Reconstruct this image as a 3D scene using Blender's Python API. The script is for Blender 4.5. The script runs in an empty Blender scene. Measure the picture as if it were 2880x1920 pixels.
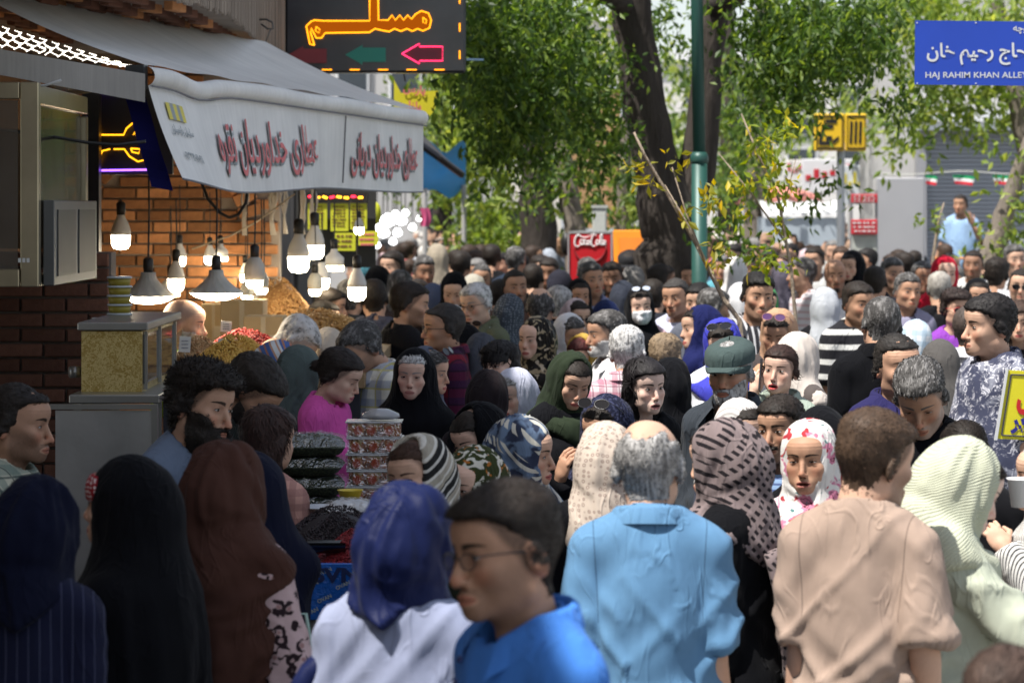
import bpy, math, random, numpy as np
from mathutils import Vector, Matrix, Euler
R_ = math.radians
random.seed(7); rng = np.random.default_rng(7)
SC = bpy.context.scene; COL = SC.collection

# ------------------------------------------------------------------ camera, sky, sun, exposure
CAM_H, FPX, HOR = 2.22, 8000.0, 580.0           # lens height (m), focal length and horizon row in photo pixels
cam = bpy.data.cameras.new('camera'); cam.sensor_width = 36.0; cam.lens = 36.0 * FPX / 2880
cam.shift_y = (HOR - 960) / 2880.0
cam.clip_start = 0.1; cam.clip_end = 2000
cam.dof.use_dof = True; cam.dof.focus_distance = 10.6; cam.dof.aperture_fstop = 5.8
co = bpy.data.objects.new('camera', cam); co.location = (0, 0, CAM_H); co.rotation_euler = (R_(90), 0, 0)
COL.objects.link(co); SC.camera = co
SUN_EL, SUN_AZ = 64.0, 232.0                      # azimuth of the sun, clockwise from +Y
wd = bpy.data.worlds.new('World'); SC.world = wd; wd.use_nodes = True
wn = wd.node_tree; bg = wn.nodes['Background']
sky = wn.nodes.new('ShaderNodeTexSky'); sky.sky_type = 'NISHITA'; sky.sun_disc = False
sky.sun_elevation = R_(SUN_EL); sky.sun_rotation = R_(SUN_AZ); sky.dust_density = 1.2; sky.air_density = 1.0
hs = wn.nodes.new('ShaderNodeHueSaturation'); hs.inputs['Saturation'].default_value = .55
wn.links.new(sky.outputs[0], hs.inputs['Color']); wn.links.new(hs.outputs[0], bg.inputs[0]); bg.inputs[1].default_value = 0.11
sun = bpy.data.lights.new('sun', 'SUN'); sun.energy = 4.6; sun.angle = R_(0.53); sun.color = (1.0, 0.955, 0.89)
so = bpy.data.objects.new('sun', sun); COL.objects.link(so)
_sd = Vector((math.sin(R_(SUN_AZ)) * math.cos(R_(SUN_EL)), math.cos(R_(SUN_AZ)) * math.cos(R_(SUN_EL)), math.sin(R_(SUN_EL))))
so.rotation_euler = _sd.to_track_quat('Z', 'Y').to_euler(); so.location = (0, 0, 30)
SC.view_settings.view_transform = 'Standard'; SC.view_settings.look = 'None'
SC.view_settings.gamma = 1.0; SC.view_settings.use_curve_mapping = False; SC.view_settings.exposure = 0.78
SC.render.engine = 'CYCLES'; SC.cycles.use_denoising = True
SC.cycles.max_bounces = 6; SC.cycles.diffuse_bounces = 3; SC.cycles.glossy_bounces = 3; SC.cycles.transmission_bounces = 4
SC.cycles.transparent_max_bounces = 12; SC.cycles.caustics_reflective = False; SC.cycles.caustics_refractive = False
SC.cycles.sample_clamp_indirect = 6.0

# ------------------------------------------------------------------ helpers: placing, objects
def at(px, py, d):
    """photo pixel + distance in metres -> point in the place"""
    return Vector(((px - 1440) / FPX * d, d, CAM_H + (HOR - py) / FPX * d))
def tag(o, label=None, cat=None, group=None, kind=None):
    if label: o['label'] = label
    if cat: o['category'] = cat
    if group: o['group'] = group
    if kind: o['kind'] = kind
    return o
def empty(name, loc=(0, 0, 0), rz=0.0, s=1.0):
    o = bpy.data.objects.new(name, None); COL.objects.link(o); o.empty_display_size = 0.1
    o.location = loc; o.rotation_euler = (0, 0, rz); o.scale = (s, s, s); return o
def link(name, me, parent=None, mat=None, loc=None, rot=None, scale=None):
    o = bpy.data.objects.new(name, me); COL.objects.link(o)
    if mat is not None:
        mats = mat if isinstance(mat, (list, tuple)) else [mat]
        if len(me.materials) == 0:
            for _ in mats: me.materials.append(None)
        for i, m in enumerate(mats):
            o.material_slots[i].link = 'OBJECT'; o.material_slots[i].material = m
    if parent is not None: o.parent = parent
    if loc is not None: o.location = loc
    if rot is not None: o.rotation_euler = rot
    if scale is not None: o.scale = scale
    return o
def mesh(name, V, F, smooth=True, attrs=None, midx=None):
    """V (n,3), F (m,3|4) array or list of faces"""
    me = bpy.data.meshes.new(name)
    if isinstance(F, np.ndarray):
        V = np.asarray(V, dtype=np.float32); k = F.shape[1]; m = len(F)
        me.vertices.add(len(V)); me.vertices.foreach_set('co', V.ravel())
        me.loops.add(m * k); me.loops.foreach_set('vertex_index', F.astype(np.int32).ravel())
        me.polygons.add(m); me.polygons.foreach_set('loop_start', np.arange(0, m * k, k, dtype=np.int32))
        me.update(calc_edges=True)
    else:
        me.from_pydata([tuple(v) for v in V], [], F); me.update()
    me.polygons.foreach_set('use_smooth', np.full(len(me.polygons), smooth, dtype=bool))
    if midx is not None: me.polygons.foreach_set('material_index', np.asarray(midx, dtype=np.int32))
    for n, a in (attrs or {}).items():
        a = np.asarray(a, dtype=np.float32)
        if a.ndim == 1: at_ = me.attributes.new(n, 'FLOAT', 'POINT'); at_.data.foreach_set('value', a)
        else: at_ = me.attributes.new(n, 'FLOAT_VECTOR', 'POINT'); at_.data.foreach_set('vector', a.ravel())
    return me
class MB:
    """collects boxes, tubes, lathes and sheets into one mesh"""
    def __init__(s): s.v = []; s.f = []; s.m = []; s.mi = 0; s.sm = []; s.smooth = False
    def add(s, V, F):
        o = len(s.v); s.v += [tuple(p) for p in V]
        for f in F: s.f.append(tuple(i + o for i in f)); s.m.append(s.mi); s.sm.append(s.smooth)
        return s
    def box(s, c, d, rz=0.0, M=None, bev=0.0):
        x, y, z = d[0] / 2, d[1] / 2, d[2] / 2
        if bev <= 0:
            V = [(sx * x, sy * y, sz * z) for sx in (-1, 1) for sy in (-1, 1) for sz in (-1, 1)]
            F = [(0, 1, 3, 2), (4, 6, 7, 5), (0, 4, 5, 1), (2, 3, 7, 6), (0, 2, 6, 4), (1, 5, 7, 3)]
        else:
            b = min(bev, x * .45, y * .45, z * .45); V = []; idx = {}
            for sx in (-1, 1):
                for sy in (-1, 1):
                    for sz in (-1, 1):
                        for a in range(3):
                            p = [sx * x, sy * y, sz * z]
                            for k, (q, sg) in enumerate(((x, sx), (y, sy), (z, sz))):
                                if k != a: p[k] = sg * (q - b)
                            idx[sx, sy, sz, a] = len(V); V.append(p)
            F = []
            for sg in (-1, 1):
                q = [(-1, -1), (1, -1), (1, 1), (-1, 1)]
                F.append([idx[(sg, a, b2, 0)] for a, b2 in q]); F.append([idx[(a, sg, b2, 1)] for a, b2 in q]); F.append([idx[(a, b2, sg, 2)] for a, b2 in q])
            for a in (-1, 1):
                for b2 in (-1, 1):
                    F.append([idx[(a, b2, -1, 0)], idx[(a, b2, 1, 0)], idx[(a, b2, 1, 1)], idx[(a, b2, -1, 1)]])
                    F.append([idx[(a, -1, b2, 0)], idx[(a, 1, b2, 0)], idx[(a, 1, b2, 2)], idx[(a, -1, b2, 2)]])
                    F.append([idx[(-1, a, b2, 1)], idx[(1, a, b2, 1)], idx[(1, a, b2, 2)], idx[(-1, a, b2, 2)]])
            for sx in (-1, 1):
                for sy in (-1, 1):
                    for sz in (-1, 1): F.append([idx[(sx, sy, sz, k)] for k in range(3)])
        Rm = M if M is not None else Matrix.Rotation(rz, 3, 'Z')
        return s.add([Vector(c) + Rm @ Vector(p) for p in V], F)
    def tube(s, pts, r, n=8, cap=True):
        pts = [Vector(p) for p in pts]; rs = r if isinstance(r, (list, tuple)) else [r] * len(pts)
        V = []; F = []; up = None
        for i, p in enumerate(pts):
            t = (pts[min(i + 1, len(pts) - 1)] - pts[max(i - 1, 0)]).normalized()
            if up is None: up = Vector((0, 0, 1)) if abs(t.z) < .9 else Vector((0, 1, 0))
            a = t.cross(up).normalized(); up = a.cross(t).normalized()
            for k in range(n):
                th = 2 * math.pi * k / n; V.append(p + (a * math.cos(th) + up * math.sin(th)) * rs[i])
        for i in range(len(pts) - 1):
            for k in range(n): F.append((i * n + k, i * n + (k + 1) % n, (i + 1) * n + (k + 1) % n, (i + 1) * n + k))
        if cap: F.append(tuple(range(n))[::-1]); F.append(tuple((len(pts) - 1) * n + k for k in range(n)))
        return s.add(V, F)
    def lathe(s, prof, c=(0, 0, 0), n=24, wob=None):
        V = []; F = []
        for i, (r, z) in enumerate(prof):
            for k in range(n):
                th = 2 * math.pi * k / n; rr = r * (1 + (wob(th, z) if wob else 0)); V.append((c[0] + rr * math.cos(th), c[1] + rr * math.sin(th), c[2] + z))
        for i in range(len(prof) - 1):
            for k in range(n): F.append((i * n + k, i * n + (k + 1) % n, (i + 1) * n + (k + 1) % n, (i + 1) * n + k))
        F.append(tuple(range(n))[::-1]); F.append(tuple((len(prof) - 1) * n + k for k in range(n)))
        return s.add(V, F)
    def grid(s, fn, nu, nv):
        V = [fn(i / nu, j / nv) for j in range(nv + 1) for i in range(nu + 1)]
        F = [(j * (nu + 1) + i, j * (nu + 1) + i + 1, (j + 1) * (nu + 1) + i + 1, (j + 1) * (nu + 1) + i) for j in range(nv) for i in range(nu)]
        return s.add(V, F)
    def prism(s, poly, fn, t):
        """poly: 2-D outline, fn maps (u, v, w) to a point, t thickness"""
        n = len(poly); V = [fn(u, v, 0) for u, v in poly] + [fn(u, v, t) for u, v in poly]
        F = [tuple(range(n)), tuple(range(2 * n - 1, n - 1, -1))] + [(i, i + n, (i + 1) % n + n, (i + 1) % n) for i in range(n)]
        return s.add(V, F)
    def me(s, name):
        m = mesh(name, s.v, s.f, False, midx=s.m); m.polygons.foreach_set('use_smooth', np.array(s.sm, dtype=bool)); return m
    def build(s, name, mat, parent=None, **k): return link(name, s.me(name), parent, mat, **k)

# ------------------------------------------------------------------ helpers: node materials written as expressions
class X:
    def __init__(s, t, k): s.t = t; s.k = k
    def _m(s, op, b=None, c=None, rev=False):
        n = s.t.nodes.new('ShaderNodeMath'); n.operation = op
        for i, v in enumerate([b, s] if rev else [s, b, c]):
            if v is None: continue
            if isinstance(v, X): s.t.links.new(v.k, n.inputs[i])
            else: n.inputs[i].default_value = v
        return X(s.t, n.outputs[0])
    def __add__(s, b): return s._m('ADD', b)
    def __radd__(s, b): return s._m('ADD', b)
    def __sub__(s, b): return s._m('SUBTRACT', b)
    def __rsub__(s, b): return s._m('SUBTRACT', b, rev=True)
    def __mul__(s, b): return s._m('MULTIPLY', b)
    def __rmul__(s, b): return s._m('MULTIPLY', b)
    def __truediv__(s, b): return s._m('DIVIDE', b)
    def abs(s): return s._m('ABSOLUTE')
    def sin(s): return s._m('SINE')
    def fract(s): return s._m('FRACT')
    def sqrt(s): return s._m('SQRT')
    def min(s, b): return s._m('MINIMUM', b)
    def max(s, b): return s._m('MAXIMUM', b)
    def pow(s, b): return s._m('POWER', b)
    def gt(s, b): return s._m('GREATER_THAN', b)
    def lt(s, b): return s._m('LESS_THAN', b)
    def ss(s, lo, hi):
        n = s.t.nodes.new('ShaderNodeMapRange'); n.interpolation_type = 'SMOOTHSTEP'; s.t.links.new(s.k, n.inputs[0])
        if lo < hi: v = (lo, hi, 0, 1)
        else: v = (hi, lo, 1, 0)
        for i, q in enumerate(v): n.inputs[i + 1].default_value = q
        return X(s.t, n.outputs[0])
class T:
    """a material under construction"""
    def __init__(s, name):
        s.m = bpy.data.materials.new(name); s.m.use_nodes = True; s.t = s.m.node_tree; s.t.nodes.clear()
        s.o = s.t.nodes.new('ShaderNodeOutputMaterial')
    def attr(s, n):
        a = s.t.nodes.new('ShaderNodeAttribute'); a.attribute_name = n; return a
    def vec(s, src='obj'):
        if src == 'obj': return s.t.nodes.new('ShaderNodeTexCoord').outputs['Object']
        if src == 'gen': return s.t.nodes.new('ShaderNodeTexCoord').outputs['Generated']
        if src == 'pos': return s.t.nodes.new('ShaderNodeNewGeometry').outputs['Position']
        return s.attr(src).outputs['Vector']
    def xyz(s, v):
        n = s.t.nodes.new('ShaderNodeSeparateXYZ'); s.t.links.new(v, n.inputs[0]); return [X(s.t, k) for k in n.outputs]
    def comb(s, x, y, z):
        n = s.t.nodes.new('ShaderNodeCombineXYZ')
        for i, v in enumerate((x, y, z)):
            if isinstance(v, X): s.t.links.new(v.k, n.inputs[i])
            else: n.inputs[i].default_value = v
        return n.outputs[0]
    def scl(s, v, sc, off=(0, 0, 0), rot=(0, 0, 0)):
        n = s.t.nodes.new('ShaderNodeMapping'); s.t.links.new(v, n.inputs[0]); n.inputs[1].default_value = off; n.inputs[2].default_value = rot
        n.inputs[3].default_value = sc if isinstance(sc, (tuple, list)) else (sc,) * 3; return n.outputs[0]
    def noise(s, v, sc=5, det=2, ro=.5, dist=0, out=0):
        n = s.t.nodes.new('ShaderNodeTexNoise'); s.t.links.new(v, n.inputs['Vector']); n.inputs['Scale'].default_value = sc
        n.inputs['Detail'].default_value = det; n.inputs['Roughness'].default_value = ro; n.inputs['Distortion'].default_value = dist
        return X(s.t, n.outputs[0]) if out == 0 else n.outputs[1]
    def voro(s, v, sc=5, feat='F1', rnd=1.0):
        n = s.t.nodes.new('ShaderNodeTexVoronoi'); n.feature = feat; s.t.links.new(v, n.inputs['Vector']); n.inputs['Scale'].default_value = sc
        n.inputs['Randomness'].default_value = rnd; return n
    def col(s, c):
        if isinstance(c, (tuple, list)): 
            n = s.t.nodes.new('ShaderNodeRGB'); n.outputs[0].default_value = tuple(c[:3]) + (1,); return n.outputs[0]
        return c
    def mix(s, a, b, f, mode='MIX'):
        n = s.t.nodes.new('ShaderNodeMix'); n.data_type = 'RGBA'; n.blend_type = mode
        for k, v in ((6, a), (7, b)):
            if isinstance(v, (tuple, list)): n.inputs[k].default_value = tuple(v[:3]) + (1,)
            else: s.t.links.new(v, n.inputs[k])
        if isinstance(f, X): s.t.links.new(f.k, n.inputs[0])
        else: n.inputs[0].default_value = f
        return n.outputs[2]
    def orand(s):
        n = s.t.nodes.new('ShaderNodeObjectInfo'); return X(s.t, n.outputs['Random'])
    def hsv(s, c, h=.5, sa=1., v=1.):
        n = s.t.nodes.new('ShaderNodeHueSaturation')
        for k, q in ((0, h), (1, sa), (2, v)):
            if isinstance(q, X): s.t.links.new(q.k, n.inputs[k])
            else: n.inputs[k].default_value = q
        s.t.links.new(s.col(c), n.inputs[4]); return n.outputs[0]
    def bump(s, h, st=.3, dist=.01):
        n = s.t.nodes.new('ShaderNodeBump'); n.inputs['Strength'].default_value = st; n.inputs['Distance'].default_value = dist
        s.t.links.new(h.k if isinstance(h, X) else h, n.inputs['Height']); return n.outputs[0]
    def pbr(s, c, rough=.7, metal=0., bump=None, spec=.5, **kw):
        p = s.t.nodes.new('ShaderNodeBsdfPrincipled'); s.p = p
        if isinstance(c, (tuple, list)): p.inputs['Base Color'].default_value = tuple(c[:3]) + (1,)
        else: s.t.links.new(c, p.inputs['Base Color'])
        if isinstance(rough, X): s.t.links.new(rough.k, p.inputs['Roughness'])
        else: p.inputs['Roughness'].default_value = rough
        p.inputs['Metallic'].default_value = metal; p.inputs['Specular IOR Level'].default_value = spec
        for k, v in kw.items():
            k = k.replace('_', ' ')
            if isinstance(v, X): s.t.links.new(v.k, p.inputs[k])
            elif isinstance(v, (tuple, list)) : p.inputs[k].default_value = tuple(v[:3]) + (1,)
            elif isinstance(v, (int, float)): p.inputs[k].default_value = v
            else: s.t.links.new(v, p.inputs[k])
        if bump is not None: s.t.links.new(bump, p.inputs['Normal'])
        s.t.links.new(p.outputs[0], s.o.inputs[0]); return s.m
MC = {}
def memo(f):
    def g(*a, **k):
        key = (f.__name__, a, tuple(sorted(k.items())))
        if key not in MC: MC[key] = f(*a, **k)
        return MC[key]
    return g
@memo
def plain(c, rough=.7, metal=0., var=.12, sc=6., bs=.0, spec=.5):
    t = T('surface'); v = t.vec('obj'); n = t.noise(v, sc, 4)
    c2 = t.hsv(c, v=n * (2 * var) + (1 - var))
    return t.pbr(c2, rough, metal, t.bump(t.noise(v, sc * 8, 3), bs, .004) if bs else None, spec)
@memo
def glow(c, st, lamp_=False):
    t = T('lit'); e = t.t.nodes.new('ShaderNodeEmission'); e.inputs[0].default_value = tuple(c) + (1,); e.inputs[1].default_value = st
    t.t.links.new(e.outputs[0], t.o.inputs[0])
    if not lamp_: t.m.cycles.emission_sampling = 'NONE'
    return t.m

# ------------------------------------------------------------------ helpers: distance fields and their surfaces
f32 = np.float32
def smin(a, b, k):
    h = np.clip(.5 + .5 * (b - a) / k, 0, 1); return b + (a - b) * h - k * h * (1 - h)
def smax(a, b, k): return -smin(-a, -b, k)
def ell(P, c, r):
    x, y, z = [(P[i] - f32(c[i])) / f32(r[i]) for i in range(3)]
    k0 = np.sqrt(x * x + y * y + z * z) + f32(1e-6)
    x, y, z = x / r[0], y / r[1], z / r[2]; k1 = np.sqrt(x * x + y * y + z * z) + f32(1e-4)
    return (k0 * (k0 - 1) / k1).astype(f32)
def cone(P, a, b, ra, rb):
    ba = [b[i] - a[i] for i in range(3)]; l2 = sum(q * q for q in ba) + 1e-9
    pa = [P[i] - f32(a[i]) for i in range(3)]
    t = np.clip((pa[0] * ba[0] + pa[1] * ba[1] + pa[2] * ba[2]) / l2, 0, 1).astype(f32)
    d = np.sqrt(sum((pa[i] - t * f32(ba[i])) ** 2 for i in range(3))); return d - (ra + (rb - ra) * t)
def sph(P, c, r): return np.sqrt((P[0] - f32(c[0])) ** 2 + (P[1] - f32(c[1])) ** 2 + (P[2] - f32(c[2])) ** 2) - f32(r)
def lattice(lo, hi, h):
    ax = [np.arange(lo[i], hi[i] + h, h, dtype=f32) for i in range(3)]
    return ax, [ax[0][:, None, None], ax[1][None, :, None], ax[2][None, None, :]]
_CO = np.array([(i, j, k) for i in (0, 1) for j in (0, 1) for k in (0, 1)])
_ED = [(a, b) for a in range(8) for b in range(a + 1, 8) if np.abs(_CO[a] - _CO[b]).sum() == 1]
def nets(F, lo, h):
    """surface of the zero level of a sampled distance field (naive surface nets)"""
    F = np.ascontiguousarray(F, dtype=f32); S = F < 0; nx, ny, nz = F.shape
    cnt = sum(S[i:nx - 1 + i, j:ny - 1 + j, k:nz - 1 + k].astype(np.int8) for i, j, k in _CO)
    I, J, K = np.nonzero((cnt > 0) & (cnt < 8)); idx = -np.ones((nx - 1, ny - 1, nz - 1), dtype=np.int32); idx[I, J, K] = np.arange(len(I))
    c8 = np.stack([F[I + i, J + j, K + k] for i, j, k in _CO], 1); acc = np.zeros((len(I), 3), f32); w = np.zeros(len(I), f32)
    for a, b in _ED:
        fa, fb = c8[:, a], c8[:, b]; mk = (fa < 0) != (fb < 0); t = np.where(mk, fa / np.where(mk, fa - fb, 1), 0)
        acc += mk[:, None] * (_CO[a] + t[:, None] * (_CO[b] - _CO[a])); w += mk
    V = (np.stack([I, J, K], 1) + acc / w[:, None]) * h + np.asarray(lo, f32); Q = []
    for ax in range(3):
        sl = lambda a, b: tuple(slice(b, None) if q == ax else slice(None) for q in range(3)) if a else tuple(slice(None, -1) if q == ax else slice(None) for q in range(3))
        A, B = S[sl(0, 0)], S[sl(1, 1)]; i = np.stack(np.nonzero(A != B), 1)
        o1, o2 = [q for q in range(3) if q != ax]
        ok = (i[:, o1] > 0) & (i[:, o2] > 0) & (i[:, o1] < F.shape[o1] - 1) & (i[:, o2] < F.shape[o2] - 1); i = i[ok]
        fl = A[tuple(i.T)] ^ (ax == 1)
        def g(d1, d2):
            j = i.copy(); j[:, o1] -= d1; j[:, o2] -= d2; return idx[tuple(j.T)]
        q = np.stack([g(1, 1), g(0, 1), g(0, 0), g(1, 0)], 1); q[~fl] = q[~fl][:, ::-1]; Q.append(q)
    Q = np.concatenate(Q); Q = Q[(Q >= 0).all(1)]; return V.astype(f32), Q
def normals(V, Q):
    n = np.cross(V[Q[:, 2]] - V[Q[:, 0]], V[Q[:, 3]] - V[Q[:, 1]]); N = np.zeros_like(V)
    for k in range(4): np.add.at(N, Q[:, k], n)
    return N / (np.linalg.norm(N, axis=1, keepdims=True) + 1e-9)
_LAT = np.random.default_rng(3).random((33, 33, 33)).astype(f32)
def vn(P, seed=0):
    """smooth value noise at points (n,3), 0..1"""
    P = P + seed * 7.31; i = np.floor(P).astype(int); f = P - i; f = f * f * (3 - 2 * f); i %= 32; r = 0
    for a, b, c in _CO:
        r = r + _LAT[i[:, 0] + a, i[:, 1] + b, i[:, 2] + c] * np.abs(1 - a - f[:, 0]) * np.abs(1 - b - f[:, 1]) * np.abs(1 - c - f[:, 2])
    return r
def ridge(P, seed=0): return .5 - .5 * np.cos(6.2832 * vn(P, seed))
def sstep(x, a, b):
    t = np.clip((x - a) / (b - a), 0, 1); return t * t * (3 - 2 * t)
def prune(V, Q, keep):
    Q = Q[keep[Q].all(1)]; u = np.zeros(len(V), bool); u[Q.ravel()] = True; m = np.cumsum(u) - 1; return V[u], m[Q], u
def loft(pts, radii, n=12, flat=None):
    """tapered closed tube through points -> V, Q"""
    pts = np.asarray(pts, f32); V = []; up = np.array([0., 1., 0.])
    for i, p in enumerate(pts):
        t = pts[min(i + 1, len(pts) - 1)] - pts[max(i - 1, 0)]; t = t / (np.linalg.norm(t) + 1e-9)
        a = np.cross(t, up); a /= np.linalg.norm(a) + 1e-9; b = np.cross(a, t)
        r = radii[i]; ra, rb = (r if isinstance(r, tuple) else (r, r))
        for k in range(n):
            th = 2 * math.pi * k / n; V.append(p + a * math.cos(th) * ra + b * math.sin(th) * rb)
    m = len(pts); Q = [(i * n + k, i * n + (k + 1) % n, (i + 1) * n + (k + 1) % n, (i + 1) * n + k) for i in range(m - 1) for k in range(n)]
    V = np.array(V, f32); c0, c1 = len(V), len(V) + 1; V = np.vstack([V, pts[0], pts[-1]])
    Q += [(c0, (k + 1) % n, k, k) for k in range(0)]
    for k in range(0, n, 2):
        Q.append((c0, (k + 2) % n, (k + 1) % n, k)); b = (m - 1) * n; Q.append((c1, b + k, b + (k + 1) % n, b + (k + 2) % n))
    return V, np.array(Q, np.int32)
def merge(parts):
    Vs = []; Qs = []; o = 0
    for V, Q in parts: Vs.append(V); Qs.append(Q + o); o += len(V)
    return np.vstack(Vs), np.vstack(Qs)

# ------------------------------------------------------------------ people: heads
HO = np.array([0, -.015, 1.60], f32)            # middle of the head (eye level) in a 1.72 m figure
HEADS = {}
def head_geo(kind, h):
    """kind = (female, variant, mouth_open) -> field, vertices, quads of head, neck and top of chest"""
    key = (kind, h)
    if key in HEADS: return HEADS[key]
    fem, var, mo = kind; r = np.random.default_rng(100 + var + 50 * fem); u = lambda a, b: float(r.uniform(a, b))
    lo, hi = (-.116, -.142, -.255), (.116, .140, .172)
    ax, P = lattice(lo, hi, h); A = [np.abs(P[0]), P[1], P[2]]
    jw = u(.94, 1.1) * (.93 if fem else 1.03); nl = u(-.003, .006) - (.003 if fem else 0); nw = u(.9, 1.2) * (.86 if fem else 1.05)
    ck = u(.9, 1.1) * (1.05 if fem else 1); br = u(.8, 1.2) * (.55 if fem else 1.1); chn = u(-.004, .004) + (.005 if fem else 0)
    F = ell(P, (0, .012, .030), (.0765, .099, .087))
    F = smin(F, ell(P, (0, -.028, -.032), (.060 * jw, .062, .082)), .03)
    F = smin(F, cone(A, (.047 * jw, .002, -.066), (.014 * jw, -.072, -.099 + chn), .017, .0165), .022)
    F = smin(F, sph(P, (0, -.0785, -.1 + chn), .0175), .016)
    F = smin(F, sph(A, (.041 * ck, -.060, -.027), .021), .022)
    if fem: F = smin(F, sph(A, (.033, -.052, -.060), .024), .02)
    F = smin(F, cone(A, (.046, -.060, .022), (.012, -.0815, .019), .008, .0085 + .0025 * br), .014)
    F = smin(F, ell(P, (0, -.052, .048), (.058, .044, .036)), .03)
    F = smax(F, -ell(A, (.031, -.1035, -.001), (.0165, .016, .0125)), .012)
    F = smin(F, sph(A, (.0315, -.0725, 0), .0145), .004)
    F = smin(F, cone(P, (0, -.0845, .012), (0, -.1085 - nl * .7, -.038 - nl), .0065, .0108 * nw), .010)
    F = smin(F, cone(P, (0, -.094, -.005), (0, -.104 - nl * .5, -.03), .0062, .008), .006)
    F = smin(F, sph(A, (.0118 * nw, -.0985, -.0435 - nl), .0078), .007)
    F = smax(F, -sph(A, (.0065, -.106, -.0535 - nl), .0035), .004)
    F = smin(F, ell(P, (0, -.083, -.0735), (.030, .0165, .022)), .012)
    F = smin(F, ell(P, (0, -.0955, -.0685), (.021, .0085, .0052)), .006)
    F = smin(F, ell(P, (0, -.0945, -.0795 - .5 * mo), (.018, .0090, .0064)), .006)
    F = smax(F, -ell(P, (0, -.106, -.0738 - .4 * mo), (.024, .0075, .0016 + mo)), .003)
    if mo > .001: F = smax(F, -ell(P, (0, -.098, -.074 - .4 * mo), (.017, .02, .003 + .6 * mo)), .004)
    ear = ell([A[0] - .18 * (P[1] - .01), P[1] + .25 * (P[2] + .012), P[2]], (.078, .013, -.012), (.0085, .0195, .033))
    ear = smax(ear, -sph(A, (.0915, .008, -.010), .0135), .005)
    F = smin(F, ear, .006)
    nr = .047 if fem else .0575
    F = smin(F, cone(P, (0, .016, -.05), (0, .040, -.19), nr, nr * 1.02), .03)
    F = smin(F, cone(A, (.018, .05, -.16), (.12, .05, -.235), .035, .045), .03)
    F = smin(F, ell(P, (0, .035, -.33), (.16, .095, .13)), .045)
    age = (var * 37 % 10) / 10 * (.6 if fem else 1.0)
    F = smax(F, -cone(A, (.0175, -.0995, -.047), (.031, -.0895, -.078), .0022 + .002 * age, .0022 + .002 * age), .006)
    F = smax(F, -cone(A, (.020, -.0905, -.0155), (.040, -.0850, -.0175), .0016 + .0016 * age, .0016), .005)
    V, Q = nets(F, lo, h); N = normals(V, Q); k = 1 - .75 * np.exp(-((np.abs(V[:, 0]) - .0315) / .018) ** 2 - (V[:, 2] / .016) ** 2) * (V[:, 1] < -.05)
    V = (V + N * (k * ((vn(V * 16, var + 3) - .5) * .006 + (vn(V * 42, var + 9) - .5) * .0022))[:, None]).astype(f32)
    HEADS[key] = (F.astype(f32), P, lo, V, Q); return HEADS[key]
_ZB = np.array([-.12, -.085, -.05, -.026, -.021, .028, .046, .060, .070, .09], f32)
_YB = np.array([.062, .050, .034, .020, -.004, -.020, -.038, -.066, -.098, -.30], f32)
def flow_down(p): return np.array([0, .045, .125], f32)[None] * -1 + p
def flow_back(p): return np.stack([0 * p[:, 0], np.ones(len(p)), -.35 - 4 * p[:, 1]], 1)
def flow_fwd(p): return np.stack([p[:, 0] * 3, -np.ones(len(p)), -.2 + 0 * p[:, 2]], 1)
def blades(V, Q, n, L, w, flow, seed=0, lift=.3, curl=0.0):
    r = np.random.default_rng(seed); q = Q[r.integers(0, len(Q), n)]; N = normals(V, Q)
    a, b = r.random((n, 1)), r.random((n, 1)); p = (V[q[:, 0]] * (1 - a) + V[q[:, 1]] * a) * (1 - b) + (V[q[:, 3]] * (1 - a) + V[q[:, 2]] * a) * b
    nn = N[q[:, 0]]; d = flow(p) + r.normal(0, .02 if not curl else .5, p.shape); d -= (d * nn).sum(1, keepdims=True) * nn; d /= np.linalg.norm(d, axis=1, keepdims=True) + 1e-9
    d = d + nn * (lift * r.random((n, 1))); s = np.cross(nn, d); s /= np.linalg.norm(s, axis=1, keepdims=True) + 1e-9
    l = L * r.uniform(.5, 1.2, (n, 1)); ww = w * r.uniform(.6, 1.3, (n, 1)); c = curl * r.normal(0, 1, (n, 3)) * l
    m = p + d * l * .5 + nn * .002 + c; e = p + d * l - nn * l * .25 - c * .5
    VV = np.stack([p - s * ww - nn * .002, p + s * ww - nn * .002, m - s * ww * .8, m + s * ww * .8, e - s * ww * .15, e + s * ww * .15], 1).reshape(-1, 3)
    b0 = np.arange(n)[:, None] * 6; QQ = np.concatenate([b0 + np.array([[0, 1, 3, 2]]), b0 + np.array([[2, 3, 5, 4]])]); hv = np.repeat(r.random(n), 6)
    return VV.astype(f32), QQ, hv
HAIRC = {}
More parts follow.
